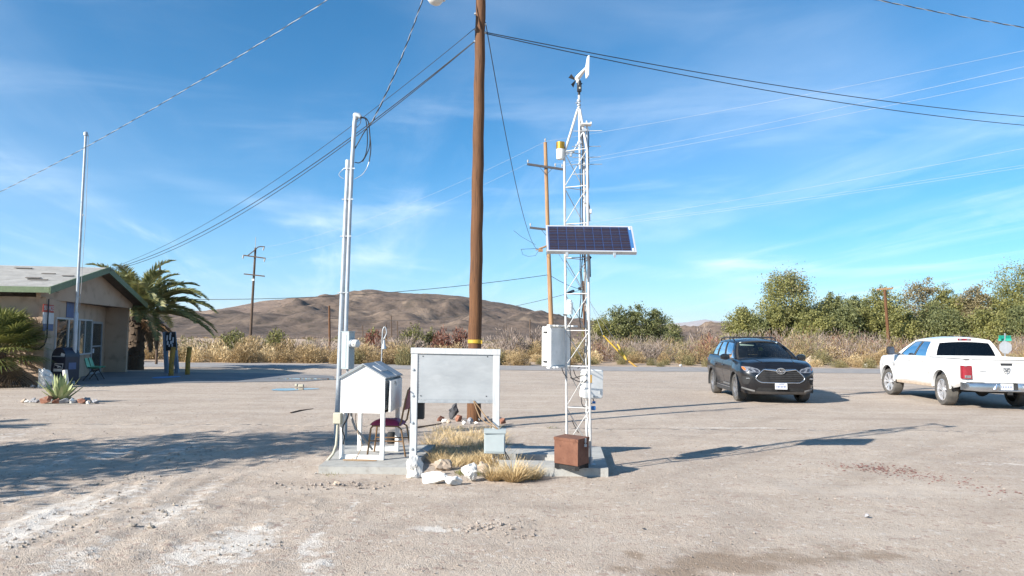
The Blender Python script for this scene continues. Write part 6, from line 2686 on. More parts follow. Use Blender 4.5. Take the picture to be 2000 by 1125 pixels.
def make_wheel(root, x, y, r, w, sg, rim_m, spokes, steer=0.0):
 """Wheel centred at (x, y, r); sg = +1 when its outer face looks along +y."""
 rot = Matrix.Rotation(steer, 3, 'Z')
 ax = rot @ Vector((0, sg, 0))
 c = Vector((x, y, r))
 rr = r * .70
 wh = bpy.data.objects.new('wheel', None)
 COL.objects.link(wh)
 wh.parent = root
 ORG[wh.name] = Vector((0, 0, 0))
 b = MB()
 h = w / 2
 b.lathe([(rr, -h), (r * .93, -h), (r, -h * .72), (r, h * .72), (r * .94, h), (rr * 1.05, h * 1.02), (rr, h * .9), (rr * .98, h * .3)], c, 40, axis=tuple(ax))
 b.build('tyre', M['tyre'], wh, smooth=35)
 b = MB()
 b.lathe([(rr * .99, h * .88), (rr * .93, h * .90), (rr * .90, h * .55), (rr * .86, 0)], c, 40, axis=tuple(ax))
 e1 = rot @ Vector((1, 0, 0))
 e2 = Vector((0, 0, 1))
 for k in range(spokes):
  a = 2 * math.pi * k / spokes + .3
  for d in ((-.16, .16) if spokes <= 5 else (0,)):
   d0 = e1 * math.cos(a + d * .5) + e2 * math.sin(a + d * .5)
   d1 = e1 * math.cos(a + d * 1.5) + e2 * math.sin(a + d * 1.5)
   tg = d1.cross(ax)
   p0, p1 = c + d0 * rr * .12 + ax * h * .62, c + d1 * rr * .93 + ax * h * .78
   ww = rr * (.10 if spokes <= 5 else .085)
   b.prism([p0 - tg * ww * .9, p1 - tg * ww, p1 + tg * ww, p0 + tg * ww * .9], -ax * .03)
 b.lathe([(rr * .22, h * .6), (rr * .20, h * .80), (rr * .08, h * .84), (0, h * .84)], c, 20, axis=tuple(ax))
 b.build('rim', rim_m, wh, smooth=30)
 b = MB()
 b.lathe([(rr * .92, h * .1), (.0, h * .1)], c, 30, axis=tuple(ax))
 b.lathe([(rr * .5, h * .25), (0, h * .25)], c, 24, axis=tuple(ax))
 b.build('brake_disc', M['black_matt'], wh)
 return wh


def deck(body, m, root, name, x0, x1, crown, ncr=14, lift=0.0, inset=0.0, smooth=60):
 pts = [p for p in body.top() if x0 <= p[0] <= x1]
 b = MB()
 V, n = [], ncr
 for (x, y, z) in pts:
  for k in range(n + 1):
   s = 2 * k / n - 1
   V.append((x, s * max(y - inset, 0), z + lift + crown(x) * (1 - s * s) * min(1, y / .5)))
 b.add(V, [[i * (n + 1) + k, (i + 1) * (n + 1) + k, (i + 1) * (n + 1) + k + 1, i * (n + 1) + k + 1][::-1] for i in range(len(pts) - 1) for k in range(n)])
 return b.build(name, m, root, smooth=smooth)


class Cabin:
 def __init__(s, bot, top, A, D, bulge=.02):
  """bot/top: (xs, ys, zs) of the belt and roof rail, indexed by s = 0 (front) .. 1 (rear)."""
  s.bot, s.top_, s.bulge = bot, top, bulge

 def edge(s, which, q):
  S, X, Y, Z = which
  return Vector((ip(q, S, X), ip(q, S, Y), ip(q, S, Z)))

 def side(s, q, t, sg=1):
  a, c = s.edge(s.bot, q), s.edge(s.top_, q)
  p = a.lerp(c, t)
  p.y += s.bulge * 4 * t * (1 - t)
  p.y *= sg
  return p


def win_grid(fn, us, vs, wins, off_fn, root, frame_m, glass_m, fname, flip=False, inset=.012, seal=M['black_matt']):
 """Surface fn(u, v) whose cells inside a window become panes (own objects, set in), the rest the frame."""
 us, vs = sorted(set(us)), sorted(set(vs))

 def which(u, v):
  for k, (u0, u1, v0, v1) in enumerate(wins):
   if u0 < u < u1 and v0 < v < v1:
    return k
  return -1
 fr = MB()
 fr.grid(fn, us, vs if not flip else vs[::-1], keep=lambda i, j: which((us[i] + us[i + 1]) / 2, ((vs if not flip else vs[::-1])[j] + (vs if not flip else vs[::-1])[j + 1]) / 2) < 0)
 f = fr.build(fname, frame_m, root, smooth=50)
 for (u0, u1, v0, v1) in wins:
  b = MB()
  uu, vv = np.linspace(u0, u1, 8), np.linspace(v0, v1, 6)
  b.grid(lambda u, v: Vector(fn(u, v)) - off_fn(u, v) * inset, uu, vv if not flip else vv[::-1])
  b.build('window_pane', glass_m, root, smooth=60)
  # return faces between frame and pane
  b = MB()
  ed = [(u, v0) for u in uu] + [(u1, v) for v in vv[1:]] + [(u, v1) for u in uu[::-1][1:]] + [(u0, v) for v in vv[::-1][1:-1]]
  k = len(ed)
  V = [tuple(fn(u, v)) for u, v in ed] + [tuple(Vector(fn(u, v)) - off_fn(u, v) * (inset + .012)) for u, v in ed]
  b.add(V, [[a, (a + 1) % k, k + (a + 1) % k, k + a] for a in range(k)])
  b.build('window_seal', seal, root)
 return f


def tube_part(name, m, root, pts, r, n=8):
 b = MB()
 b.tube(pts, r, n)
 return b.build(name, m, root, smooth=60)


def arch_parts(root, x, z, ra, yb, sg, lip_m, lipw=.05, proud=.012, a0=-14):
 """Lip round a wheel opening and the dark inner liner."""
 b = MB()
 A = np.linspace(R(a0), R(180 - a0), 30)
 V = []
 for a in A:
  for (r_, y) in ((ra - .004, yb - .05), (ra - .004, yb + proud), (ra + lipw, yb + proud * .9), (ra + lipw + .006, yb - .02)):
   zz = z + r_ * math.sin(a)
   V.append((x + r_ * math.cos(a), sg * y, max(zz, .2)))
 F_ = []
 for i in range(len(A) - 1):
  for k in range(3):
   f = [i * 4 + k, (i + 1) * 4 + k, (i + 1) * 4 + k + 1, i * 4 + k + 1]
   F_.append(f if sg > 0 else f[::-1])
 b.add(V, F_)
 b.build('wheel_arch', lip_m, root, smooth=40)
 b = MB()
 V = []
 for a in A:
  for y in (yb - .01, yb - .34):
   V.append((x + (ra + .003) * math.cos(a), sg * y, max(z + (ra + .003) * math.sin(a), .2)))
 b.add(V, [[i * 2, i * 2 + 1, i * 2 + 3, i * 2 + 2] for i in range(len(A) - 1)])
 b.poly([(x + ra * math.cos(a), sg * (yb - .34), max(z + ra * math.sin(a), .2)) for a in A])
 b.build('arch_liner', M['black_matt'], root)


def build_suv():
 h = Vector((-.055, -1, 0)).normalized()
 rz = math.atan2(h.y, h.x)
 root = thing('suv', 'dark grey suv with roof rails parked facing the camera on the gravel', 'suv', (7.17, 21.78, 0), rz, local=True)
 PT = M['car_paint']
 body = Body(2.37, 2.50, .955, .34, .26, .16, .10,
    ztop=([-2.6, -2.3, -1.2, 0, 1.0, 1.15, 1.7, 2.1, 2.4], [1.14, 1.20, 1.18, 1.15, 1.13, 1.125, 1.10, 1.05, .985]),
    zbot=([-2.6, -2.2, -1.9, 1.9, 2.1, 2.4], [.42, .36, .26, .26, .24, .25]),
    di=([0, .08, .22, .40, .60, .74, .86, .95, 1], [.10, .045, .045, .015, .008, .0, .022, .045, .085]),
    df=([0, .10, .25, .40, .62, .72, .86, .95, 1], [.14, .05, .01, .0, .0, .015, .06, .12, .20]),
    dr=([0, .15, .4, .7, 1], [.10, .03, .0, .03, .10]), zdist=None)
 ts = [0, .05, .10, .16, .22, .29, .36, .43, .50, .56, .62, .68, .74, .79, .84, .88, .92, .955, .98, 1]
 AX = 1.425
 ra = .43
 arches = [(AX, .375), (-AX, .375)]

 def flare(x, z):
  f = 0
  for ax in (AX, -AX):
   d = math.hypot(x - ax, (z - .375) * 1.0)
   f += .030 * math.exp(-((d - .46) / .14) ** 2) * (1 if z > .3 else .5)
  # waist crease rising over the rear wheel
  zc = .80 + .10 * math.exp(-((x + 1.5) / .5) ** 2)
  f += .016 * math.exp(-((z - zc) / .045) ** 2)
  f -= .022 * math.exp(-((z - .52) / .12) ** 2) * math.exp(-(x / 1.0) ** 4)
  return f
 body.build('body', PT, root, arches, ra, ts, flare=flare, smooth=50)
 deck(body, PT, root, 'hood', .98, 3, lambda x: ip(x, [.98, 1.6, 2.1, 2.4], [.075, .07, .05, .01]))
 # hood creases
 for sg in (-1, 1):
  b = MB()
  pts = [(ip(u, [0, 1], [1.15, 2.10]), sg * ip(u, [0, 1], [.60, .42])) for u in np.linspace(0, 1, 10)]
  b.tube([(x, y, ip(x, *body.ztop) + ip(x, [.98, 1.6, 2.1, 2.4], [.075, .07, .05, .01]) * (1 - (y / .87) ** 2) - .010) for x, y in pts], .022, 8)
  b.build('hood_crease', PT, root, smooth=60)
 deck(body, M['dark'], root, 'cabin_floor', -2.45, 1.0, lambda x: 0, lift=-.03, inset=.03)
 for sg in (-1, 1):
  for ax in (AX, -AX):
   arch_parts(root, ax, .375, ra, .965, sg, PT if False else M['cladding'], .035, .028)
  # sill and chrome strip
  b = MB()
  b.box((0, sg * .90, .27), (2.0, .07, .11), ch=.02)
  b.build('side_sill', M['cladding'], root)
  b = MB()
  b.bar((-.9, sg * .935, .345), (.95, sg * .935, .335), .018, .022)
  b.build('sill_strip', M['rim_dark'], root)
  # door handles and shut lines
  for hx in (.05, -.95):
   y = body.yside(hx, .93) + flare(hx, .93)
   b = MB()
   b.box((hx, sg * (y + .018), .93), (.20, .03, .034), ch=.01)
   b.build('door_handle', PT, root)
  for lx in (1.02, -.08, -1.02):
   b = MB()
   pts = []
   for z in np.linspace(.36, 1.05, 12):
    x = lx - (.0 if lx > -1 else .25 * max(0, .75 - z))
    pts.append((x, sg * (body.yside(x, z) + flare(x, z) - .002), z))
   b.tube(pts, .0055, 5)
   b.build('shut_line', M['black_matt'], root)
 # cabin
 S = [0, .12, .35, .6, .85, 1]
 bot = (S, [1.06, .78, .12, -.80, -1.90, -2.36], [.845, .855, .865, .862, .82, .74], [1.125, 1.13, 1.15, 1.165, 1.19, 1.195])
 top = (S, [.20, -.02, -.45, -1.05, -1.78, -2.02], [.600, .618, .635, .632, .60, .565], [1.585, 1.625, 1.655, 1.655, 1.62, 1.575])
 cb = Cabin(bot, top, 0, 0, .035)
 GD = M['car_glass_dark']
 for sg in (1, -1):
  def nrm(u, v, sg=sg):
   p = cb.side(u, v, sg)
   a = cb.side(min(u + .02, 1), v, sg) - cb.side(max(u - .02, 0), v, sg)
   c = cb.side(u, min(v + .02, 1), sg) - cb.side(u, max(v - .02, 0), sg)
   n = a.cross(c).normalized()
   return n if n.y * sg > 0 else -n
  wins = [(.07, .385, .04, .90), (.425, .665, .04, .90), (.70, .90, .08, .86)]
  us = list(np.linspace(0, 1, 25)) + [w[0] for w in wins] + [w[1] for w in wins]
  vs = [0, .04, .08, .2, .4, .6, .8, .86, .90, 1]
  win_grid(lambda u, v, sg=sg: cb.side(u, v, sg), us, vs, wins, nrm, root, PT, GD if False else M['car_glass_dark'], 'side_frame', flip=(sg > 0))
  # black pillars between the panes
  for (u0, u1) in ((.385, .425), (.665, .70)):
   b = MB()
   b.grid(lambda u, v: cb.side(u, v, sg) + nrm(u, v) * .003, np.linspace(u0 + .002, u1 - .002, 3), np.linspace(.05, .89, 6)[::(1 if sg < 0 else -1)])
   b.build('door_pillar', M['black_matt'], root, smooth=60)

 def wind(u, v):
  # u across (0 = right .. 1 = left), v up
  y = 2 * u - 1
  a = Vector((1.06 + .20 * (1 - y * y), .845 * y, 1.125 + .035 * (1 - y * y)))
  c = Vector((.20 + .16 * (1 - y * y), .600 * y, 1.585 + .062 * (1 - y ** 2)))
  p = a.lerp(c, v)
  p += Vector((.05, 0, .04)) * v * (1 - v)
  p.y += y * .14 * v * (1 - v)
  return p
 wn = lambda u, v: Vector((.55, 0, .83))
 win_grid(wind, list(np.linspace(0, 1, 17)) + [.055, .945], [0, .06, .3, .6, .92, 1], [(.055, .945, .06, .92)], wn, root, M['black_matt'], M['car_glass'], 'windscreen_frame', flip=False)

 def back(u, v):
  y = 2 * u - 1
  a = Vector((-2.36 - .09 * (1 - y * y), .74 * y, 1.195))
  c = Vector((-2.02 - .10 * (1 - y * y), .565 * y, 1.575 + .055 * (1 - y * y)))
  return a.lerp(c, v) + Vector((0, y * .14 * v * (1 - v), 0))
 win_grid(back, list(np.linspace(0, 1, 13)) + [.09, .91], [0, .06, .5, .9, 1], [(.09, .91, .06, .9)], lambda u, v: Vector((-.8, 0, .6)), root, PT, GD, 'tailgate_frame', flip=True)

 def roof(u, v):
  y = 2 * v - 1
  e = cb.edge(top, u)
  fx = .16 * (1 - y * y) * (1 - u) - .10 * (1 - y * y) * u
  return Vector((e.x + fx, e.y * y, e.z + .062 * (1 - y * y)))
 b = MB()
 b.grid(roof, np.linspace(0, 1, 17), np.linspace(0, 1, 17)[::-1])
 rf = b.build('roof', PT, root, smooth=60)
 b = MB()
 b.grid(lambda u, v: roof(u, v) - Vector((0, 0, .035)), np.linspace(.02, .98, 9), np.linspace(.03, .97, 9))
 b.build('headliner', M['visor'], root)
 for sg in (-1, 1):
  pts = [cb.edge(top, q) for q in np.linspace(.14, .93, 14)]
  rail = []
  for i, p in enumerate(pts):
   e = min(i, 13 - i)
   rail.append((p.x, sg * (p.y - .02), p.z + (.012 if e == 0 else .06 if e == 1 else .085)))
  tube_part('roof_rail', M['black'], root, rail, .019)
  for i in (4, 9):
   p = pts[i]
   b = MB()
   b.box((p.x, sg * (p.y - .02), p.z + .045), (.09, .03, .07), ch=.01)
   b.build('rail_foot', M['black'], root)
  # rails, pillar
  tube_part('front_pillar', PT, root, [Vector((1.10, sg * .85, 1.12)), cb.side(0, .35, sg) + Vector((.02, sg * .0, .005)), cb.side(0, .7, sg) + Vector((.02, 0, .005)), cb.side(0, 1, sg)], .026)
  # mirrors
  mr = Vector((.70, sg * 1.06, 1.185))
  b = MB()
  b.lathe([(.0, .05), (.075, .045), (.105, .01), (.11, -.04), (.095, -.08), (0, -.085)], mr, 16, axis=(-1, 0, 0))
  me_scale = np.array([1, 1.25, .82])
  V = np.concatenate(b.V)
  b.V = [(V - np.array(tuple(mr))) * me_scale + np.array(tuple(mr))]
  mo = b.build('mirror', PT, root, smooth=60)
  b = MB()
  b.bar((.78, sg * .86, 1.13), mr + Vector((0, -sg * .05, -.03)), .05, .035)
  b.build('mirror_arm', M['black'], mo)
  b = MB()
  b.box(mr + Vector((.045, sg * .02, -.055)), (.06, .20, .02), ch=.006)
  b.build('mirror_base', M['black'], mo)
 for q in (.22, .62):
  p = cb.edge(top, q)
  tube_part('cross_bar', M['black'], root, [(p.x, y * (p.y - .02), p.z + .092) for y in np.linspace(-1, 1, 5)], .016)
 # things inside, seen through the windscreen
 b = MB()
 b.box((.62, 0, 1.09), (.75, 1.45, .08), ch=.03)
 b.build('dashboard', M['seat_grey'], root)
 for sg in (-1, 1):
  b = MB()
  b.box((-.25, sg * .37, 1.12), (.16, .46, .62), ch=.06, rot=Matrix.Rotation(R(-12), 3, 'Y'))
  b.box((-.33, sg * .37, 1.47), (.10, .24, .17), ch=.04)
  b.build('seat', M['seat_grey'], root)
  b = MB()
  b.box((.30, sg * .335, 1.545), (.02, .40, .115), rot=Matrix.Rotation(R(-25), 3, 'Y'), ch=.006)
  b.build('sun_visor', M['visor'], root)
 b = MB()
 b.lathe([(.165, -.012), (.185, 0), (.165, .012), (.155, 0)], (.42, .37, 1.20), 24, axis=(-.85, 0, .5))
 b.build('steering_wheel', M['black'], root, smooth=50)
 b = MB()
 b.box((.42, 0, 1.50), (.03, .22, .06), ch=.01)
 b.build('rear_view_mirror', M['black'], root)
 b = MB()
 b.prism([(.52, -.06, 1.36), (.52, .06, 1.36), (.52, .06, 1.43), (.52, .02, 1.46), (.52, -.03, 1.46), (.52, -.06, 1.42)], (.006, 0, 0))
 b.build('yellow_tag', M['yellow_tag'], root)
 # front end
 body.patch('upper_grille', M['black_matt'], root, [(.57, -.47, .47), (.66, -.62, .62), (.76, -.55, .55), (.875, -.40, .40), (.89, -.37, .37)], off=.004, ny=18)
 for z in (.61, .66, .71, .76, .81, .85):
  hw = ip(z, [.57, .66, .76, .875], [.45, .59, .52, .38])
  b = MB()
  b.tube([(body.xfront(y, z) + .010, y, z) for y in np.linspace(-hw, hw, 15)], .009, 5)
  b.build('grille_bar', M['black'], root)
 # chrome surround
 loop = []
 rowsC = [(.505, .47), (.60, .615), (.69, .555), (.815, .40)]
 path = [(y, .555) for y in np.linspace(-.48, .48, 13)] + [(.575, .60), (.63, .66), (.615, .695), (.57, .755), (.49, .83), (.42, .89)]
 path += [(y, .90 - .020 * math.exp(-(y / .16) ** 2)) for y in np.linspace(.36, -.36, 15)] + [(-.42, .89), (-.49, .83), (-.57, .755), (-.615, .695), (-.63, .66), (-.575, .60), (-.48, .555)]
 tube_part('grille_surround', M['steel_bumper'], root, [(body.xfront(y, z) + .016, y, z) for y, z in path], .016)
 b = MB()
 b.tube([(body.xfront(y, .86 + .03 * abs(y) / .4) + .026, y, .85 + .045 * min(1, abs(y) / .38)) for y in np.linspace(-.40, .40, 17)], .024, 8)
 b.build('grille_wing', M['chrome'], root, smooth=60)
 # emblem: oval with two inner rings
 b = MB()
 ex = body.xfront(0, .86) + .05
 for (ry, rz_, cy, cz, tk) in ((.11, .075, 0, .86, .013), (.036, .068, 0, .862, .008), (.076, .032, 0, .888, .008)):
  b.tube([(ex, cy + ry * math.cos(a), cz + rz_ * math.sin(a)) for a in np.linspace(0, 2 * math.pi, 33)], tk, 6, caps=False)
 em = b.build('emblem', M['chrome'], root, smooth=60)
 b = MB()
 b.poly([(ex - .008, .098 * math.cos(a), .86 + .068 * math.sin(a)) for a in np.linspace(0, 2 * math.pi, 29)[:-1]])
 b.build('emblem_field', M['lens_dark'], em)
 for sg in (-1, 1):
  body.patch('headlight', M['lens_dark'] if False else M['lens'], root, [(.815, sg * .53, sg * .80), (.86, sg * .50, sg * .89), (.91, sg * .56, sg * .915), (.965, sg * .76, sg * .922)], off=.010, ny=9)
  body.patch('headlight_cover', M['lens_dark'], root, [(.83, sg * .55, sg * .61), (.865, sg * .54, sg * .63), (.90, sg * .60, sg * .68)], off=.014, ny=5)
  body.patch('headlight_cover', M['lens_dark'], root, [(.84, sg * .69, sg * .76), (.875, sg * .70, sg * .78), (.915, sg * .74, sg * .80)], off=.014, ny=5)
  body.patch('turn_signal', M['amber'], root, [(.87, sg * .845, sg * .885), (.91, sg * .85, sg * .912), (.955, sg * .88, sg * .922)], off=.016, ny=4)
  body.patch('fog_pocket', M['black_matt'], root, [(.50, sg * .80, sg * .90), (.59, sg * .76, sg * .92), (.665, sg * .71, sg * .925), (.71, sg * .69, sg * .92)], off=.004, ny=6)
  b = MB()
  b.box((body.xfront(.80, .65) + .0, sg * .80, .655), (.05, .12, .04), ch=.012)
  b.build('fog_lamp', M['lens'], root)
  # sculpted lower corner
  b = MB()
  pts = [(body.xfront(y, z) + .008, sg * y, z) for y, z in ((.93, .42), (.90, .40), (.84, .375), (.74, .345), (.64, .325))]
  b.tube(pts, .028, 8)
  b.build('bumper_fin', M['lower_grey'], root, smooth=60)
  # tail lights
  p = body.xrear(.86, 1.02)
  b = MB()
  b.box((p + .10, sg * .845, 1.04), (.34, .16, .09), ch=.03)
  b.build('tail_light', M['tail_red'], root)
  make_wheel(root, AX, sg * .83, .375, .235, sg, M['rim_dark'], 5, R(2))
  make_wheel(root, -AX, sg * .83, .375, .235, sg, M['rim_dark'], 5)
 body.patch('lower_grille', M['black_matt'], root, [(.335, -.62, .62), (.39, -.58, .58), (.425, -.55, .55)], off=.004, ny=14)
 body.patch('skid_plate', M['lower_grey'], root, [(.255, -.60, .60), (.29, -.72, .72), (.325, -.66, .66)], off=.012, ny=14)
 b = MB()
 xp = body.xfront(0, .47) + .028
 b.box((xp, 0, .465), (.02, .31, .155), rot=Matrix.Rotation(R(-4), 3, 'Y'), ch=.004)
 pl = b.build('licence_plate', M['plate'], root)
 b = MB()
 r_ = random.Random(2)
 for k in range(7):
  b.box((xp + .012, -.115 + .038 * k, .455), (.003, .022, .05 + .01 * r_.random()))
 b.box((xp + .012, .0, .518), (.003, .16, .014))
 b.build('plate_print', M['plate_ink'], pl)
 b = MB()
 b.box((.0, 0, .30), (4.2, 1.4, .14))
 b.build('underbody', M['black_matt'], root)
 return root


build_suv()


def build_truck():
 h = Vector((.112, .993, 0)).normalized()
 rz = math.atan2(h.y, h.x)
 root = thing('pickup_truck', 'white four door pickup truck seen from behind at the edge of the yard', 'pickup truck', (12.55, 21.30, 0), rz, local=True)
 PT = M['truck_paint']
 body = Body(2.72, 2.98, 1.005, .26, .085, .10, .03,
    ztop=([-3.1, -2.9, -1.05, -.9, 1.2, 1.5, 2.0, 2.5, 2.75], [1.225, 1.225, 1.235, 1.255, 1.25, 1.245, 1.225, 1.19, 1.12]),
    zbot=([-3.1, -2.75, -2.5, -2.2, 2.2, 2.5, 2.75], [.60, .58, .52, .47, .46, .44, .44]),
    di=([0, .10, .25, .5, .72, .80, .9, .97, 1], [.10, .035, .02, .0, .0, .018, .03, .04, .065]),
    df=([0, .2, .5, .8, .95, 1], [.04, .0, .0, .03, .08, .14]),
    dr=([0, .3, .9, 1], [.01, .0, .0, .012]), zdist=None)
 AX = 1.785
 TR = .405
 ra = .50
 arches = [(AX, .43), (-AX, .43)]

 def flare(x, z):
  f = 0
  for ax in (AX, -AX):
   d = math.hypot(x - ax, z - .43)
   f += .022 * math.exp(-((d - .54) / .10) ** 2)
  f -= .018 * math.exp(-((z - .74) / .10) ** 2) * (1 if -1.1 < x < 1.1 else .3)
  return f
 ts = [0, .06, .12, .18, .25, .32, .40, .48, .56, .64, .70, .74, .78, .82, .87, .92, .96, .985, 1]
 body.build('body', PT, root, arches, ra, ts, flare=flare, smooth=45, skip=lambda c: c[0] < -2.97 and abs(c[1]) < .80)
 deck(body, PT, root, 'hood', 1.15, 3, lambda x: ip(x, [1.15, 2.0, 2.5, 2.75], [.09, .085, .06, .01]))
 deck(body, M['dark'], root, 'cabin_floor', -1.0, 1.25, lambda x: 0, lift=-.04, inset=.04)
 # bed: rails, inner walls, floor
 zr = 1.229
 for sg in (-1, 1):
  b = MB()
  b.box((-1.98, sg * .885, zr - .005), (1.96, .115, .035), ch=.008)
  b.build('bed_rail', M['lower_grey'], root)
  b = MB()
  b.box((-1.98, sg * .835, .98), (1.94, .02, .60))
  b.build('bed_wall', PT, root)
 b = MB()
 b.box((-1.98, 0, .70), (1.96, 1.66, .03))
 b.box((-1.02, 0, .98), (.02, 1.66, .60))
 b.build('bed_floor', PT, root)
 # tailgate with a raised lower field and handle
 b = MB()
 xg = -2.992

 def gate(u, v):
  y = (u - .5) * 1.58
  z = .665 + (1.223 - .665) * v
  x = xg
  if v > .86:
   x -= .012 * math.sin((v - .86) / .14 * math.pi)
  elif v > .80:
   x += .012 * math.sin((v - .80) / .06 * math.pi)
  if v < .34:
   x -= .010 * min(1, (.34 - v) / .05)
  return (x, y, z)
 b.grid(gate, np.linspace(0, 1, 9), np.array([0, .05, .15, .28, .30, .32, .34, .36, .5, .7, .79, .81, .83, .85, .87, .9, .94, .97, 1])[::1])
 b.grid(lambda u, v: (xg + .06, (u - .5) * 1.58, .665 + .558 * v), [0, 1], [1, 0])
 b.grid(lambda u, v: (xg + .06 * u, (v - .5) * 1.58, 1.223), [0, 1], [0, 1])
 tg = b.build('tailgate', PT, root, smooth=40)
 b = MB()
 b.box((xg + .02, 0, 1.228), (.07, 1.58, .012))
 b.build('tailgate_cap', M['lower_grey'], tg)
 b = MB()
 b.box((xg - .004, .0, 1.115), (.02, .27, .055), ch=.012)
 b.build('tailgate_handle', M['black'], tg)
 # emblem: shield outline with a curled head shape, built of plain strokes
 b = MB()
 xe = xg - .012
 strokes = [[(-.075, .065), (.0, .055), (.075, .065), (.07, 0), (.04, -.06), (0, -.08), (-.04, -.06), (-.07, 0), (-.075, .065)],
    [(-.05, .04), (-.02, .035), (-.03, .0), (-.045, -.02)], [(.05, .04), (.02, .035), (.03, .0), (.045, -.02)], [(-.015, .03), (0, -.05), (.015, .03)]]
 for st in strokes:
  b.tube([(xe, y, .965 + z) for y, z in st], .009, 6)
 b.build('emblem', M['rim_dark'], tg, smooth=50)
 b = MB()
 for k in range(4):
  b.box((xg - .005, .60 - .035 * k, .935), (.006, .026, .022))
 b.build('name_badge', M['rim_dark'], tg)
 for sg in (-1, 1):
  # tail lamps wrapped round the corner
  b = MB()
  prof = [(-2.86, 1.010), (-2.95, 1.008), (-2.988, .985), (-3.000, .94), (-3.000, .80)]

  def lamp(u, v):
   k = u * (len(prof) - 1)
   i = min(int(k), len(prof) - 2)
   f = k - i
   x = prof[i][0] * (1 - f) + prof[i + 1][0] * f
   y = prof[i][1] * (1 - f) + prof[i + 1][1] * f
   return Vector((x - .008, sg * (y + .008), .755 + .325 * v))
  us, vs = np.linspace(0, 1, 13), np.linspace(0, 1, 7)
  b.grid(lamp, us, vs if sg < 0 else vs[::-1])
  lp = b.build('tail_light', M['tail_red'], root, smooth=60)
  b = MB()
  b.grid(lambda u, v: lamp(.62 + .34 * u, .06 + .20 * v) + Vector((-.004, sg * .004, 0)), np.linspace(0, 1, 5), (np.linspace(0, 1, 3) if sg < 0 else np.linspace(1, 0, 3)))
  b.build('reverse_lens', M['lens'], lp)
  b = MB()
  b.grid(lambda u, v: lamp(.60 + .20 * u, .93 + .05 * v) + Vector((-.004, sg * .004, 0)), np.linspace(0, 1, 3), (np.linspace(0, 1, 3) if sg < 0 else np.linspace(1, 0, 3)))
  b.build('lens_glint', M['lens'], lp)
  # side: handles, shut lines, cladding
  for hx in (.18, -.72):
   y = body.yside(hx, 1.12) + flare(hx, 1.12)
   b = MB()
   b.box((hx, sg * (y + .018), 1.115), (.20, .03, .035), ch=.01)
   b.build('door_handle', PT if False else M['truck_paint'], root)
   b = MB()
   b.box((hx - .03, sg * (y + .006), 1.095), (.16, .014, .016))
   b.build('handle_recess', M['black'], root)
  for lx in (1.22, .05, -1.02):
   b = MB()
   b.tube([(lx, sg * (body.yside(lx, z) + flare(lx, z) - .003), z) for z in np.linspace(.52, 1.25, 12)], .006, 5)
   b.build('shut_line', M['galv_dull'] if lx > -1 else M['black_matt'], root)
  b = MB()
  b.bar((-1.2, sg * .945, .475), (1.2, sg * .945, .465), .06, .075, ch=.01)
  b.build('side_sill', M['steel_bumper'] if False else M['tan_rock'], root)
  b = MB()
  for k in range(3):
   b.box((1.32 - .04 * k * .4, sg * (body.yside(1.3, .98) + flare(1.3, .98 - .035 * k) + .004), 1.0 - .042 * k), (.20 - .05 * k, .006, .022))
  b.build('fender_badge', M['rim_dark'], root)
  for ax in (AX, -AX):
   arch_parts(root, ax, .43, ra, 1.005, sg, PT, .018, .022, 4)
 # cab
 S = [0, .15, .42, .75, 1]
 bot = (S, [1.22, .85, .15, -.70, -1.0], [.915, .93, .94, .94, .93], [1.25, 1.25, 1.255, 1.255, 1.255])
 top = (S, [.42, .25, -.12, -.62, -.86], [.665, .690, .705, .705, .690], [1.69, 1.725, 1.745, 1.735, 1.715])
 cb = Cabin(bot, top, 0, 0, .03)
 GL = M['car_glass_dark']
 for sg in (1, -1):
  def nrm(u, v, sg=sg):
   a = cb.side(min(u + .02, 1), v, sg) - cb.side(max(u - .02, 0), v, sg)
   c = cb.side(u, min(v + .02, 1), sg) - cb.side(u, max(v - .02, 0), sg)
   n = a.cross(c).normalized()
   return n if n.y * sg > 0 else -n
  wins = [(.08, .46, .02, .86), (.49, .80, .02, .86)]
  us = list(np.linspace(0, 1, 21)) + [w[0] for w in wins] + [w[1] for w in wins]
  vs = [0, .02, .2, .4, .6, .8, .86, 1]
  win_grid(lambda u, v, sg=sg: cb.side(u, v, sg), us, vs, wins, nrm, root, PT, M['car_glass'] if False else GL, 'side_frame', flip=(sg > 0))
  b = MB()
  b.grid(lambda u, v: cb.side(u, v, sg) + nrm(u, v) * .003, np.linspace(.462, .488, 3), np.linspace(.03, .85, 6)[::(1 if sg < 0 else -1)])
  b.build('door_pillar', M['black_matt'], root, smooth=60)
  # mirror, black, on an arm
  mr = Vector((1.02, sg * 1.20, 1.38))
  b = MB()
  b.box(mr, (.13, .23, .25), ch=.05)
  mo = b.build('mirror', M['black'], root, smooth=50)
  b = MB()
  b.bar((1.02, sg * .93, 1.29), mr + Vector((0, -sg * .06, -.07)), .07, .05)
  b.build('mirror_arm', M['black'], mo)
  b = MB()
  b.box(mr + Vector((-.066, 0, 0)), (.006, .18, .20), ch=.002)
  b.build('mirror_glass', M['lens_dark'], mo)
  tube_part('front_pillar', PT, root, [Vector((1.24, sg * .915, 1.26)), cb.side(0, .5, sg), cb.side(0, 1, sg)], .03)

 def wind(u, v):
  y = 2 * u - 1
  a = Vector((1.22 + .18 * (1 - y * y), .915 * y, 1.25 + .06 * (1 - y * y)))
  c = Vector((.42 + .12 * (1 - y * y), .665 * y, 1.69 + .075 * (1 - y * y)))
  return a.lerp(c, v) + Vector((0, y * .12 * v * (1 - v), 0))
 win_grid(wind, list(np.linspace(0, 1, 13)) + [.06, .94], [0, .05, .5, .94, 1], [(.06, .94, .05, .94)], lambda u, v: Vector((.5, 0, .85)), root, M['black_matt'], M['car_glass'], 'windscreen_frame')

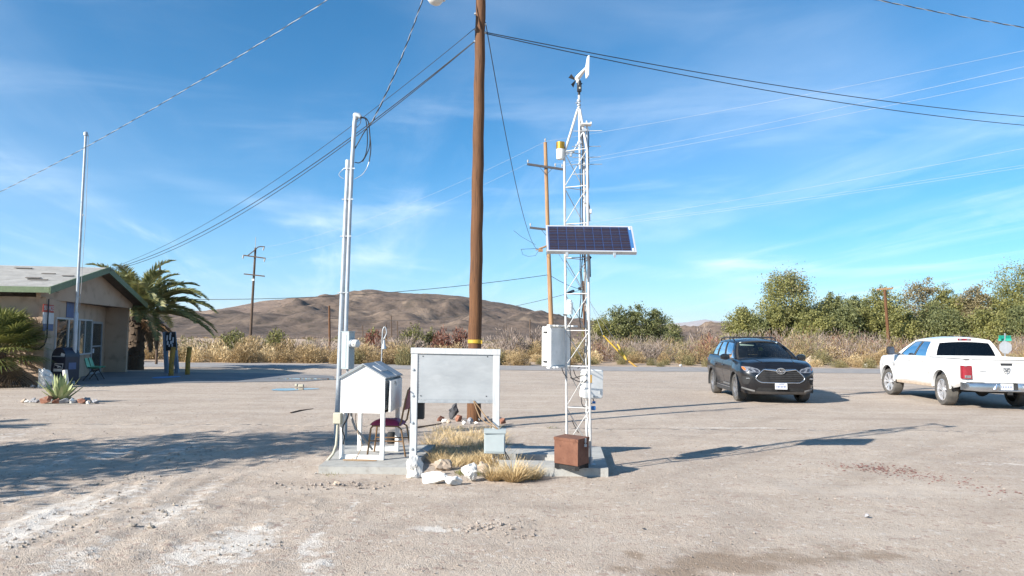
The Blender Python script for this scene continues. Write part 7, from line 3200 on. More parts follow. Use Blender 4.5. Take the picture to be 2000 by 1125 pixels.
 def back(u, v):
  y = 2 * u - 1
  a = Vector((-1.0 - .035 * (1 - y * y), .93 * y, 1.255))
  c = Vector((-.86 - .05 * (1 - y * y), .69 * y, 1.715 + .065 * (1 - y * y)))
  return a.lerp(c, v) + Vector((0, y * .12 * v * (1 - v), 0))
 win_grid(back, list(np.linspace(0, 1, 17)) + [.085, .915], [0, .06, .3, .6, .78, 1], [(.085, .915, .06, .78)], lambda u, v: Vector((-1, 0, .2)), root, PT, M['car_glass_dark'], 'cab_back', flip=True)
 b = MB()
 p0 = back(.5, .895)
 b.box(p0 + Vector((-.006, 0, 0)), (.03, .34, .062), rot=Matrix.Rotation(R(-14), 3, 'Y'), ch=.008)
 bl = b.build('brake_light', M['tail_red'], root)
 for sy in (-.10, .10):
  b = MB()
  b.box(p0 + Vector((-.022, sy, .0)), (.012, .07, .045), rot=Matrix.Rotation(R(-14), 3, 'Y'), ch=.003)
  b.build('cargo_lamp', M['lens'], bl)

 def roof(u, v):
  y = 2 * v - 1
  e = cb.edge(top, u)
  fx = .12 * (1 - y * y) * (1 - u) - .05 * (1 - y * y) * u
  return Vector((e.x + fx, e.y * y, e.z + (.075 - .01 * u) * (1 - y * y)))
 b = MB()
 b.grid(roof, np.linspace(0, 1, 13), np.linspace(0, 1, 17)[::-1])
 rf = b.build('roof', PT, root, smooth=60)
 b = MB()
 q = roof(.5, .5)
 b.lathe([(.045, 0), (.03, .02), (0, .026)], q - Vector((0, 0, .003)), 12)
 b.build('roof_antenna', M['black'], rf)
 b = MB()
 b.grid(lambda u, v: roof(u, v) - Vector((0, 0, .04)), np.linspace(.03, .97, 7), np.linspace(.03, .97, 7))
 b.build('headliner', M['seat_grey'], root)
 for sg in (-1, 1):
  for sx in (.12, -.62):
   b = MB()
   b.box((sx - .06, sg * .42, 1.33), (.14, .50, .50), ch=.05, rot=Matrix.Rotation(R(-10), 3, 'Y'))
   b.lathe([(0, .09), (.13, .07), (.15, 0), (.13, -.08), (0, -.1)], (sx - .13, sg * .42, 1.64), 14)
   b.build('seat', M['seat_grey'], root)
 # rear bumper: chromed steps with a dark plate recess
 SB = M['steel_bumper']
 for sg in (-1, 1):
  b = MB()
  pts = [(-2.80, sg * 1.00), (-2.98, sg * .995), (-3.10, sg * .93), (-3.13, sg * .70), (-3.13, sg * .30), (-3.09, sg * .20)]
  V = []
  for (x, y) in pts:
   V += [(x, y, .455 + (.02 if abs(y) > .9 else 0)), (x - .012, y, .50), (x - .012, y, .625), (x, y, .655)]
  F_ = []
  for i in range(len(pts) - 1):
   for k in range(3):
    f = [i * 4 + k, i * 4 + k + 1, (i + 1) * 4 + k + 1, (i + 1) * 4 + k]
    F_.append(f if sg < 0 else f[::-1])
  b.add(V, F_)
  b.prism([(x, y, .653) for x, y in pts] + [(-2.9, sg * .2, .653)], (0, 0, .006))
  b.build('bumper_corner', SB, root, smooth=30)
  b = MB()
  b.box((-3.05, sg * .75, .668), (.16, .38, .012), ch=.003)
  b.build('step_pad', M['black'], root)
  b = MB()
  b.tube([(-3.14, sg * .36, .50), (-3.145, sg * .30, .62)], .03, 8)
  b.build('bumper_edge', M['chrome'], root)
 b = MB()
 b.box((-3.055, 0, .555), (.05, .46, .17), ch=.01)
 b.build('bumper_recess', M['cladding'], root)
 b = MB()
 b.box((-3.10, 0, .475), (.06, .62, .045), ch=.012)
 b.build('bumper_lip', SB, root)
 b = MB()
 b.box((-3.09, 0.06, .575), (.012, .31, .155), ch=.003)
 pl = b.build('licence_plate', M['plate'], root)
 b = MB()
 for k in range(7):
  b.box((-3.098, .06 - .115 + .038 * k, .57), (.003, .02, .05))
 b.build('plate_print', M['plate_ink'], pl)
 # underside: axle, spare wheel, exhaust, frame
 b = MB()
 b.lathe([(.0, -.11), (.36, -.11), (.39, -.06), (.39, .06), (.33, .11), (0, .11)], (-2.45, 0, .50), 24)
 b.build('spare_tyre', M['black_matt'], root, smooth=40)
 b = MB()
 b.tube([(-AX, -.85, .405), (-AX, .85, .405)], .055, 10)
 b.lathe([(0, -.2), (.12, -.14), (.16, 0), (.12, .14), (0, .2)], (-AX, 0, .40), 14, axis=(1, 0, 0))
 b.build('rear_axle', M['black_matt'], root, smooth=50)
 b = MB()
 b.box((-.1, 0, .52), (5.0, 1.5, .16))
 b.box((-2.75, 0, .56), (.5, 1.5, .12))
 b.build('underbody', M['black_matt'], root)
 b = MB()
 b.tube([(-1.2, -.55, .42), (-2.6, -.62, .40), (-3.0, -.72, .42)], .04, 8)
 b.build('exhaust_pipe', M['rim_dark'], root, smooth=50)
 b = MB()
 b.box((-3.12, 0, .42), (.10, .08, .08))
 b.build('hitch_receiver', M['black_matt'], root)
 for sg in (-1, 1):
  make_wheel(root, AX, sg * .865, TR, .275, sg, M['rim'], 5, R(9))
  make_wheel(root, -AX, sg * .865, TR, .275, sg, M['rim'], 5)
 # front end (seen only edge on)
 body.patch('grille', M['chrome'], root, [(.62, -.42, .42), (.9, -.5, .5), (1.08, -.52, .52)], off=.02, ny=12)
 body.patch('front_bumper', M['steel_bumper'], root, [(.46, -.9, .9), (.55, -.93, .93), (.66, -.93, .93)], off=.05, ny=16)
 for sg in (-1, 1):
  body.patch('headlight', M['lens'], root, [(.82, sg * .58, sg * .92), (.95, sg * .56, sg * .95), (1.06, sg * .58, sg * .93)], off=.012, ny=7)
 return root


build_truck()

# ------------------------------------------------------------------ vegetation
def unit(v):
 return v / np.maximum(np.linalg.norm(v, axis=-1, keepdims=True), 1e-9)


def sprigs(b, n, rx, ry, h, length, width, rg, up=.55, rnd=.5, shell=.55, base=0.0, c=(0, 0, 0), mi=0, stems=False):
 """Tapering twigs filling a half ellipsoid, pointing outwards and up."""
 d = rg.normal(size=(n, 3))
 d[:, 2] = np.abs(d[:, 2])
 d = unit(d)
 r = shell + (1 - shell) * rg.random(n) ** .6
 r[: n // 4] *= rg.random(n // 4)
 lump = .72 + .5 * vnoise(d[:, 0] * 2.3 + rx * 7, d[:, 1] * 2.3 + d[:, 2] * 2.1, int(rg.integers(1e6)))
 p = d * (r * lump)[:, None] * np.array((rx, ry, h))
 if stems:
  p[:, 2] *= rg.random(n) * .6
  p[:, :2] *= .5
 p[:, 2] += base
 dirv = unit(d * np.array((1, 1, .8)) + np.array((0, 0, up)) + rg.normal(size=(n, 3)) * rnd)
 L_ = length * (.6 + .8 * rg.random(n))
 side = unit(np.cross(dirv, rg.normal(size=(n, 3))))
 w = width * (.6 + .8 * rg.random(n))
 a = p - dirv * (L_ * .4)[:, None]
 a[:, 2] = np.maximum(a[:, 2], 0)
 t = p + dirv * (L_ * .6)[:, None]
 m = p + dirv * (L_ * .15)[:, None]
 V = np.stack([a - side * (w * .25)[:, None], m + side * (w * .5)[:, None], t, m - side * (w * .5)[:, None]], 1) + np.array(tuple(c))
 i = np.arange(n)[:, None] * 4
 b.add(V.reshape(-1, 3), i + np.array([[0, 1, 2, 3]]), mi)


def blades(b, n, rad, h, width, rg, lean=.5, c=(0, 0, 0), curve=.4, mi=0):
 """Grass blades from the ground, each two segments long."""
 a = rg.random(n) * 2 * math.pi
 r = rad * np.sqrt(rg.random(n))
 base = np.stack([r * np.cos(a), r * np.sin(a), np.zeros(n)], 1)
 az = a + rg.normal(size=n) * .9
 ln = lean * (.25 + r / max(rad, 1e-6)) * (.4 + rg.random(n))
 out = np.stack([np.cos(az) * ln, np.sin(az) * ln, np.ones(n)], 1)
 out = unit(out)
 L_ = h * (.45 + .65 * rg.random(n))
 mid = base + out * (L_ * .5)[:, None]
 out2 = unit(out + np.stack([np.cos(az), np.sin(az), -np.ones(n) * .5], 1) * (curve * rg.random(n))[:, None])
 tip = mid + out2 * (L_ * .5)[:, None]
 side = np.stack([-np.sin(az + rg.normal(size=n)), np.cos(az + rg.normal(size=n)), np.zeros(n)], 1)
 w = width * (.6 + .8 * rg.random(n))[:, None]
 V = np.stack([base - side * w * .5, base + side * w * .5, mid + side * w * .4, mid - side * w * .4, tip], 1) + np.array(tuple(c))
 i = np.arange(n)[:, None] * 5
 k = b.n
 b.add(V.reshape(-1, 3), i + np.array([[0, 1, 2, 3]]), mi)
 b.F.append(i + np.array([[3, 2, 4]]) + k)
 b.M.append(np.full(n, mi, int))


def leaves(b, C, size, rg, elong=1.6, droop=.2, mi=0):
 n = len(C)
 d = rg.normal(size=(n, 3))
 d[:, 2] -= droop
 d = unit(d)
 s = unit(np.cross(d, rg.normal(size=(n, 3))))
 L_ = (size * (.6 + .8 * rg.random(n)))[:, None]
 w = L_ / elong
 V = np.stack([C - d * L_ * .5, C + s * w * .5 + d * L_ * .05, C + d * L_ * .5, C - s * w * .5 - d * L_ * .05], 1)
 i = np.arange(n)[:, None] * 4
 b.add(V.reshape(-1, 3), i + np.array([[0, 1, 2, 3]]), mi)


# --- trees: trunk with limbs, crown of many small sprays gathered in lobes
def tree(label, base, h, hw, rg, mat='leaf_tamarisk', n=17000, leaf=.155, airy=0.0, low=.12, top_brown=False, group='green trees beyond the brush', cat='tree', name='tamarisk_tree', lean=0.0):
 root = thing(name, label, cat, base, group=group)
 nl = int(9 + 5 * rg.random())
 lobes = []
 for i in range(nl):
  k = (i + .5) / nl
  z = h * (low + (0.86 - low) * k)
  prof = math.sin(math.pi * min(1, (.25 + .75 * k) ** 1.1)) ** .55 if k > .4 else .9
  a = i * 2.4 + rg.random()
  off = hw * (.30 + .38 * rg.random()) * prof
  rad = hw * (.42 + .22 * rg.random()) * (1 - .25 * k)
  lobes.append((np.array((math.cos(a) * off + lean * z, math.sin(a) * off * .8, z)), rad, rad * (.75 + .4 * rg.random())))
 lobes.append((np.array((lean * h + (rg.random() - .5) * hw * .4, 0, h * .86)), hw * .30, h * .15))
 # limbs reach into the lobes
 b = MB()
 tr = max(.09, h * .024)
 fork = Vector((base.x, base.y, h * .22))
 b.tube([(base.x, base.y, -.1), (base.x + .1 * hw * (rg.random() - .5), base.y, h * .12), tuple(fork)], [tr * 1.25, tr, tr * .85], 8)
 for (c, ra, rz_) in lobes:
  e = Vector((base.x + c[0], base.y + c[1], c[2]))
  m = fork.lerp(e, .5) + Vector((rg.normal() * .2, rg.normal() * .2, h * .04))
  b.tube([fork, m, e], [tr * .5, tr * .3, tr * .1], 5, caps=False)
 b.build('trunk', M['trunk'], root, smooth=60)
 tot = sum(ra * ra for _, ra, _ in lobes)
 b = MB()
 for (c, ra, rz_) in lobes:
  k = int(n * ra * ra / tot)
  # small sub-clusters on the lobe's shell so the outline breaks up
  ns = max(8, k // 50)
  d = unit(rg.normal(size=(ns, 3)))
  sub = c + d * np.array((ra, ra, rz_)) * (.55 + .5 * rg.random((ns, 1)))
  per = max(4, k // ns)
  for s_ in sub:
   sp = ra * (.25 + .20 * rg.random())
   pts = s_ + rg.normal(size=(per, 3)) * np.array((sp, sp, sp * .9)) * .62
   if airy > 0:
    pts = pts[rg.random(per) > airy]
   pts[:, 2] = np.maximum(pts[:, 2], .15)
   leaves(b, pts + np.array((base.x, base.y, 0)), leaf, rg, droop=.5)
 b.build('crown', M[mat], root)
 if top_brown:
  b = MB()
  for q in range(9):
   c = np.array((base.x + rg.normal() * hw * .28 + hw * .1, base.y + rg.normal() * hw * .25, h * (.80 + .2 * rg.random())))
   leaves(b, c + rg.normal(size=(110, 3)) * hw * .14, leaf * .9, rg, droop=.0)
  b.build('dry_crown', M['leaf_brown'], root)
 return root


rg = np.random.default_rng(11)


def tree_at(px, ptop, phw, Y, label, **kw):
 t = P(px, ptop, Y)
 tree(label, Vector((t.x, Y, 0)), t.z, phw / F * Y * 1.22, np.random.default_rng(int(px * 7 + ptop)), **kw)


GR = 'green trees beyond the brush'
tree_at(1450, 603, 36, 66, 'small round green tree at the near end of the tree row')
tree_at(1538, 534, 64, 68, 'broad green tree with a brown dry top above the dark car', n=24000, top_brown=True)
tree_at(1590, 606, 40, 64, 'low green tree filling in below the brown topped one', mat='leaf_tamarisk')
tree_at(1622, 572, 38, 69, 'narrow green tree next to the brown topped one', mat='leaf_tamarisk_dark')
tree_at(1672, 578, 40, 68, 'dull dark green tree before the brown pole', mat='leaf_tamarisk_dark')
tree_at(1722, 562, 44, 70, 'green tree directly behind the brown pole with a crossarm')
tree_at(1765, 604, 42, 65, 'bright low green tree beyond the pole', mat='leaf_tamarisk')
tree_at(1800, 540, 44, 74, 'airy tree with bare limbs showing in its top', airy=.2, n=17000, mat='leaf_brown')
tree_at(1845, 556, 42, 73, 'tall thin topped tree behind the white truck cab', airy=.15, mat='leaf_tamarisk')
tree_at(1850, 604, 44, 64, 'low dense green tree behind the white truck cab', mat='leaf_tamarisk_dark')
tree_at(1905, 558, 44, 71, 'brownish green tree between the truck cab and the stop sign', mat='leaf_brown', airy=.1)
tree_at(1925, 610, 44, 63, 'low green tree just behind the stop sign', mat='leaf_tamarisk')
tree_at(1990, 522, 62, 72, 'tallest green tree at the frame edge past the stop sign', n=24000, mat='leaf_tamarisk')
tree_at(2005, 598, 50, 62, 'low dark green tree under the tallest one', mat='leaf_tamarisk_dark')
tree_at(2085, 560, 60, 66, 'green tree outside the frame beyond the tallest one', mat='leaf_tamarisk')
for k, (px, pt, hw, Y) in enumerate(((1478, 618, 30, 65), (1510, 598, 36, 66), (1562, 590, 38, 70), (1650, 600, 38, 65), (1695, 598, 36, 66), (1742, 590, 36, 71), (1820, 590, 36, 70), (1880, 585, 36, 72), (1950, 575, 40, 70))):
 tree_at(px, pt, hw, Y, ['low green tree at the start of the row before the brown topped tree', 'low green tree under the near flank of the brown topped tree', 'green tree just past the brown topped tree, half behind it', 'low green tree between the narrow tree and the dull dark one', 'low green tree just before the brown pole', 'green tree behind the bright low one past the brown pole', 'green tree filling in below the airy tree', 'green tree behind the truck cab roof, below the thin topped tree', 'green tree filling in beside the tallest tree at the frame edge'][k], mat='leaf_tamarisk' if k % 3 else 'leaf_tamarisk_dark', n=13000)
tree_at(1172, 626, 34, 72, 'low yellowish green tree right behind the tower', mat='leaf_tamarisk', n=8000)
tree_at(1206, 602, 34, 74, 'dark green tree of the middle group nearest the tower', mat='leaf_tamarisk_dark', n=11000)
tree_at(1238, 598, 33, 75, 'tallest dark green tree of the middle group', mat='leaf_tamarisk_dark', n=11000)
tree_at(1278, 605, 36, 76, 'rounded dark green tree at the far end of the middle group', mat='leaf_tamarisk_dark', n=11000)
tree_at(1316, 629, 22, 82, 'small dark tree in the dip before the mountains', mat='leaf_tamarisk_dark', n=4000)


# --- green and red shrubs below the hill
def shrub_at(px, ptop, pw, Y, label, mat, n=700, length=.30, width=.09, leafy=True, cat='shrub', group=None, name='shrub'):
 t = P(px, ptop, Y)
 w, h = pw / 2 / F * Y, t.z
 base = Vector((t.x, Y, 0))
 r = np.random.default_rng(int(px * 3 + Y))
 root = thing(name, label, cat, base, group=group)
 b = MB()
 sprigs(b, n, w, w * .8, h * .92, length, width, r, c=base, rnd=.8 if leafy else .45, shell=.4)
 b.build('foliage', M[mat], root)
 b = MB()
 for k in range(7):
  a = k * .9 + r.random()
  b.tube([base + Vector((0, 0, -.05)), base + Vector((math.cos(a) * w * .35, math.sin(a) * w * .3, h * .4)), base + Vector((math.cos(a) * w * .7, math.sin(a) * w * .5, h * .8))], [.04, .025, .01], 5, caps=False)
 b.build('stem', M['trunk'], root)
 return root


shrub_at(455, 635, 58, 62, 'round olive green shrub between palm and transmission pole', 'leaf_bush', 2400, .2, .09)
shrub_at(541, 637, 54, 64, 'yellow green shrub just past the transmission pole', 'leaf_bush', 2200, .2, .09)
shrub_at(727, 634, 34, 66, 'pale yellow green shrub behind the dark red one', 'leaf_bush', 1600, .2, .09)
shrub_at(806, 625, 56, 66, 'large yellow green shrub in front of the hill', 'leaf_bush', 2800, .2, .09)
shrub_at(843, 634, 30, 67, 'smaller yellow green shrub next to the large one', 'leaf_bush', 1600, .2, .09)
shrub_at(734, 638, 46, 58, 'dark red shrub beside the gooseneck lamp', 'twig_red', 1700, .26, .06, False)
shrub_at(864, 637, 48, 57, 'rusty red shrub in the grey brush before the tall pole', 'twig_red', 1700, .26, .06, False)
shrub_at(900, 632, 50, 58, 'taller reddish shrub touching the tall pole', 'twig_red', 1800, .26, .06, False)
shrub_at(800, 650, 76, 56, 'grey brown shrub below the large yellow green one', 'twig_grey', 1000, .4, .05, False)
shrub_at(770, 660, 40, 55, 'dark grey shrub beside the lamp', 'twig_grey', 600, .4, .05, False)
shrub_at(920, 660, 60, 55, 'grey brown brush right behind the tall pole foot', 'twig_grey', 800, .4, .05, False)
shrub_at(1000, 632, 84, 60, 'big mauve grey leafless shrub between tall pole and tower', 'twig_grey', 1300, .5, .045, False)
shrub_at(1050, 640, 50, 62, 'mauve grey leafless shrub behind the white enclosure', 'twig_grey', 900, .5, .045, False)
shrub_at(1160, 650, 40, 57, 'dark tangled shrub beside the lattice tower', 'twig_grey', 800, .5, .045, False)
shrub_at(1372, 628, 70, 60, 'tall brown bare shrub behind the dark car', 'twig_grey', 1400, .5, .05, False)
shrub_at(1388, 650, 60, 56, 'rusty brown tangle at the tail of the dark car', 'twig_red', 900, .45, .05, False)

# thicket of bare mauve brush in front of the green trees: one mass
b = MB()
for i in range(190):
 px = 1140 + 900 * rg.random()
 Y = 52 + 11 * rg.random()
 top = 646 + 7 * math.sin(px * .011) + 16 * rg.random()
 t = P(px, top, Y)
 w = (1.0 + 1.1 * rg.random())
 sprigs(b, 520, w, w * .9, max(.9, t.z), .36, .026, rg, c=(t.x, Y, 0), rnd=.6, shell=.35, mi=(0, 0, 0, 0, 0, 0, 1, 1, 2, 3)[int(rg.random() * 10)])
for i in range(26):
 px = 560 + 560 * rg.random()
 Y = 54 + 12 * rg.random()
 t = P(px, 652 + 12 * rg.random(), Y)
 sprigs(b, 220, 1.2, 1.0, max(.7, t.z), .45, .036, rg, c=(t.x, Y, 0), rnd=.5, shell=.35)
tag(b.build('thicket', [M['twig_grey'], M['twig_tan'], M['twig_olive'], M['twig_red']]), 'mauve grey mass of bare brush in front of the trees', kind='stuff')

# low scrub running back to the hill
b = MB()
for i in range(900):
 Y = 58 * (1 + 5.2 * rg.random() ** 1.6)
 px = -350 + 2600 * rg.random()
 w = .7 + .9 * rg.random()
 t = P(px, 660, Y)
 sprigs(b, 60, w, w, .5 + .9 * rg.random(), .45, .08 * (Y / 90), rg, c=(t.x, Y, 0), rnd=.6, shell=.4, mi=int(rg.random() * 2.99))
tag(b.build('desert_scrub', [M['twig_grey'], M['twig_olive'], M['twig_tan']]), 'low desert scrub spreading towards the hill foot', kind='stuff')

# dry bushes along the far side of the road: individuals sharing a few meshes
protos = {}
for k, (mat, n) in enumerate((('twig_tan', 620), ('twig_tan', 620), ('twig_olive', 560), ('twig_tan', 620), ('twig_pale', 420))):
 b = MB()
 r = np.random.default_rng(100 + k)
 sprigs(b, n * 2, .95, .85, 1.15, .22, .032, r, rnd=.7, up=.5, shell=.5)
 sprigs(b, n // 2, .8, .7, .95, .42, .022, r, rnd=.4, up=.7, shell=.4)
 sprigs(b, 120, .8, .7, .9, .5, .03, r, rnd=.3, up=1.0, stems=True)
 me = b.mesh('dry_bush')
 me.materials.append(M[mat])
 protos[k] = me
LB = {0: 'feathery tan dry bush in the roadside row', 1: 'feathery tan dry bush in the roadside row', 2: 'dull olive dry bush in the roadside row', 3: 'feathery tan dry bush in the roadside row', 4: 'pale straw coloured bush in the roadside row'}
GB = {2: 'olive dry bushes beyond the road', 4: 'pale straw bushes beyond the road'}


def bush(px, py, sc, k, rz):
 p = G(px, py)
 o = bpy.data.objects.new('dry_bush', protos[k])
 COL.objects.link(o)
 o.location = (p.x, p.y, -.03)
 o.rotation_euler = (0, 0, rz)
 o.scale = (sc * (.9 + .4 * rg.random()), sc, sc * (.85 + .3 * rg.random()))
 tag(o, LB[k], 'bush', GB.get(k, 'tan dry bushes beyond the road'))


px = 90
i = 0
while px < 1010:
 for row, (py, s0) in enumerate(((707.5, 1.0), (703.5, 1.15), (700, 1.1))):
  if rg.random() < (.85, .75, .7)[row]:
   k = 2 if (row == 0 and rg.random() < .22) else (0 if rg.random() < .85 else 4)
   k = [0, 1, 3][int(rg.random() * 3)] if k == 0 else k
   y_here = py + (px - 400) * .0092
   bush(px + rg.normal() * 12, y_here + rg.normal() * .8, s0 * (.62 + .5 * rg.random() ** 1.2) * (.85 if px > 960 else 1), k, rg.random() * 6.28)
 px += 34
 i += 1
px = 1010
while px < 2060:
 for row, (py, s0, pr) in enumerate(((711.0, .45, .45), (706.5, .78, .75), (702, 1.0, .8), (698.5, 1.05, .8))):
  if rg.random() < pr:
   u_ = rg.random()
   k = 2 if u_ < (.45 if row == 0 else .12) else (4 if u_ > .66 else int(rg.random() * 2))
   y_here = py + (px - 1000) * .0088
   bush(px + rg.normal() * 13, y_here + rg.normal() * .7, s0 * (.75 + .45 * rg.random()), k, rg.random() * 6.28)
 px += 32
# the green clumps right at the road edge
for (px_, py_, s_) in ((1215, 712, .42), (1290, 716, .3), (1300, 713, .35), (1345, 713.5, .55), (1383, 716, .45), (1160, 712, .4), (1640, 718, .5), (1700, 719, .5), (690, 711, .8), (860, 711, .6)):
 bush(px_, py_, s_, 2, px_ * .3)

# --- dry grass round the notice board
b = MB()
for i in range(150):
 px, py = 835 + 150 * rg.random(), 850 + 62 * rg.random() ** .8
 if px < 850 and py > 890:
  continue
 p = G(px, py)
 blades(b, 40, .13, .15 + .13 * rg.random(), .005, rg, lean=1.1, c=(p.x, p.y, -.01), curve=.8)
for i in range(60):
 px, py = 850 + 130 * rg.random(), 836 + 16 * rg.random()
 p = G(px, py)
 blades(b, 16, .16, .14, .006, rg, lean=1.0, c=(p.x, p.y, -.01), curve=.8)
for i in range(46):
 px, py = 985 + 85 * rg.random(), 884 + 16 * rg.random()
 p = G(px, py)
 blades(b, 12, .10, .12, .005, rg, lean=1.0, c=(p.x, p.y, 0), curve=.8)
tag(b.build('dry_grass', M['twig_pale']), 'matted dry golden grass under the notice board', kind='stuff')
b = MB()
for i in range(26):
 px, py = 895 + 40 * rg.random(), 921 + 8 * rg.random()
 p = G(px, py)
 blades(b, 22, .07, .05, .005, rg, lean=.8, c=(p.x, p.y, 0))
for (px, py) in ((975, 834), (983, 833), (905, 838), (640, 925), (655, 930), (1075, 836)):
 p = G(px, py)
 blades(b, 26, .12, .05, .005, rg, lean=.9, c=(p.x, p.y, 0))
tag(b.build('green_grass', M['leaf_bush']), 'few green blades between the white rocks', kind='stuff')
for i, (px, py, n, rad, h, lab) in enumerate(((1003, 938, 420, .10, .36, 'largest straw tuft fanning out in front of the concrete pad'), (965, 936, 260, .08, .27, 'upright straw tuft beside the pointed white rock'), (1040, 934, 160, .09, .24, 'low straw tuft past the largest one'), (958, 906, 200, .09, .28, 'straw tuft under the grey cabinet'))):
 p = G(px, py)
 b = MB()
 blades(b, n, rad, h, .0075, np.random.default_rng(300 + i), lean=1.15, c=(p.x, p.y, -.01), curve=.35)
 blades(b, n // 2, rad, h * .8, .006, np.random.default_rng(310 + i), lean=1.7, c=(p.x, p.y, -.01), curve=.2)
 tag(b.build('straw_tuft', M['twig_pale'], loc=p), lab, 'grass tuft')


# --- palms
def frond(b, base, az, el, L_, rg, droop, nl=46, leaf=.42, rib=0, lf=1, w=.028, twistv=.0):
 """One feather frond: arched rib with two rows of leaflets."""
 d = Vector((math.cos(az) * math.cos(el), math.sin(az) * math.cos(el), math.sin(el)))
 out = Vector((math.cos(az), math.sin(az), 0))
 pts = []
 p = Vector(base)
 k = 14
 ang = el
 for i in range(k + 1):
  pts.append(p.copy())
  ang -= droop / k * (.4 + 1.2 * i / k)
  p = p + (out * math.cos(ang) + Vector((0, 0, math.sin(ang)))) * (L_ / k)
 b.tube(pts, [w * (1 - .85 * i / k) + .004 for i in range(k + 1)], 5, mi=rib, caps=False)
 side0 = Vector((-out.y, out.x, 0))
 V, n = [], 0
 for s in (-1, 1):
  for j in range(nl):
   t = .16 + .84 * (j + .5) / nl
   q = t * k
   i = min(int(q), k - 1)
   c = pts[i].lerp(pts[i + 1], q - i)
   tn = (pts[i + 1] - pts[i]).normalized()
   upv = side0.cross(tn)
   if upv.z < 0:
    upv = -upv
   ll = leaf * math.sin(math.pi * min(1, .18 + .80 * t)) ** .6 * (.85 + .3 * rg.random())
   dirv = (tn * (.75 + .3 * rg.random()) + side0 * s * (.75 + .1 * rg.normal()) + upv * (.35 + .12 * rg.normal())).normalized()
   m_ = c + dirv * ll * .5
   e = c + dirv * ll + Vector((0, 0, -.16 * ll))
   wv = tn.cross(dirv).cross(dirv).normalized() * .021
   V += [c - wv * .6, c + wv * .6, m_ + wv, e, m_ - wv]
   n += 1
 i = np.arange(n)[:, None] * 5
 b.add([tuple(v) for v in V], i + np.array([[0, 1, 2, 3, 4]]), lf)


def date_palm(label, base, zc, L_, nf, seed, trunk_r=.33, nl=46, name='date_palm', dead=8, lean=0.0, keep=None):
 r = np.random.default_rng(seed)
 root = thing(name, label, 'palm tree', base)
 b = MB()
 k = 22
 pts, rad = [], []
 for i in range(k + 1):
  pts.append((base.x + lean * i / k, base.y, zc * i / k - .05))
  rad.append(trunk_r * (1.12 - .18 * i / k + (.07 if i % 2 else 0)))
 b.tube(pts, rad, 14)
 tr = b.build('trunk', M['trunk'], root, smooth=30)
 b = MB()
 for i in range(110):
  a, z = r.random() * 6.283, zc * (.08 + .88 * r.random())
  c = Vector((base.x + lean * z / zc + math.cos(a) * trunk_r * .98, base.y + math.sin(a) * trunk_r * .98, z))
  rot = Matrix.Rotation(a, 3, 'Z') @ Matrix.Rotation(R(-28), 3, 'Y')
  b.box(c, (.07, .13, .17), rot=rot)
 o = b.build('leaf_boot', M['trunk'], tr)
 o['kind'] = 'stuff'
 top = Vector((base.x + lean, base.y, zc))
 for i in range(nf):
  az = i * 2.39996 + r.normal() * .1
  el = R(84 - 84 * (i / nf) ** .85 + r.normal() * 4)
  if keep and not keep(az, el):
   continue
  b = MB()
  frond(b, top + Vector((math.cos(az) * .14, math.sin(az) * .14, .1)), az, el, L_ * (.8 + .3 * r.random()) * (1 - .12 * (i < 5)), r, R(44 + 24 * r.random() + 26 * (i < nf * .5)), nl, leaf=.58 * L_ / 3.4)
  b.build('frond', [M['palm_rib'], M['palm_leaf']], root)
 for i in range(dead):
  az = i * 6.283 / dead + r.normal() * .2
  if keep and not keep(az, 0):
   continue
  b = MB()
  frond(b, top + Vector((math.cos(az) * .2, math.sin(az) * .2, -.1)), az, R(-10 - 12 * r.random()), L_ * .62, r, R(66), int(nl * .7), leaf=.36 * L_ / 3.4)
  b.build('dead_frond', [M['palm_dead'], M['palm_dead']], root)
 return root


date_palm('date palm with arching fronds at the end of the tan building', G(264, 722), 2.55, 3.6, 58, 5, nl=64, dead=16, keep=lambda az, el: el > R(48) or not (R(150) < az % 6.2832 < R(292)))
tree('feathery tree outside the frame whose shade falls across the yard', Vector((-12.15, 5.5, 0)), 6.4, 3.0, np.random.default_rng(44), n=15000, leaf=.15, low=.2, group='')
date_palm('second date palm outside the frame casting the upper shade streaks', Vector((-17.5, 8.4, 0)), 3.0, 2.9, 36, 13, nl=50, dead=4)


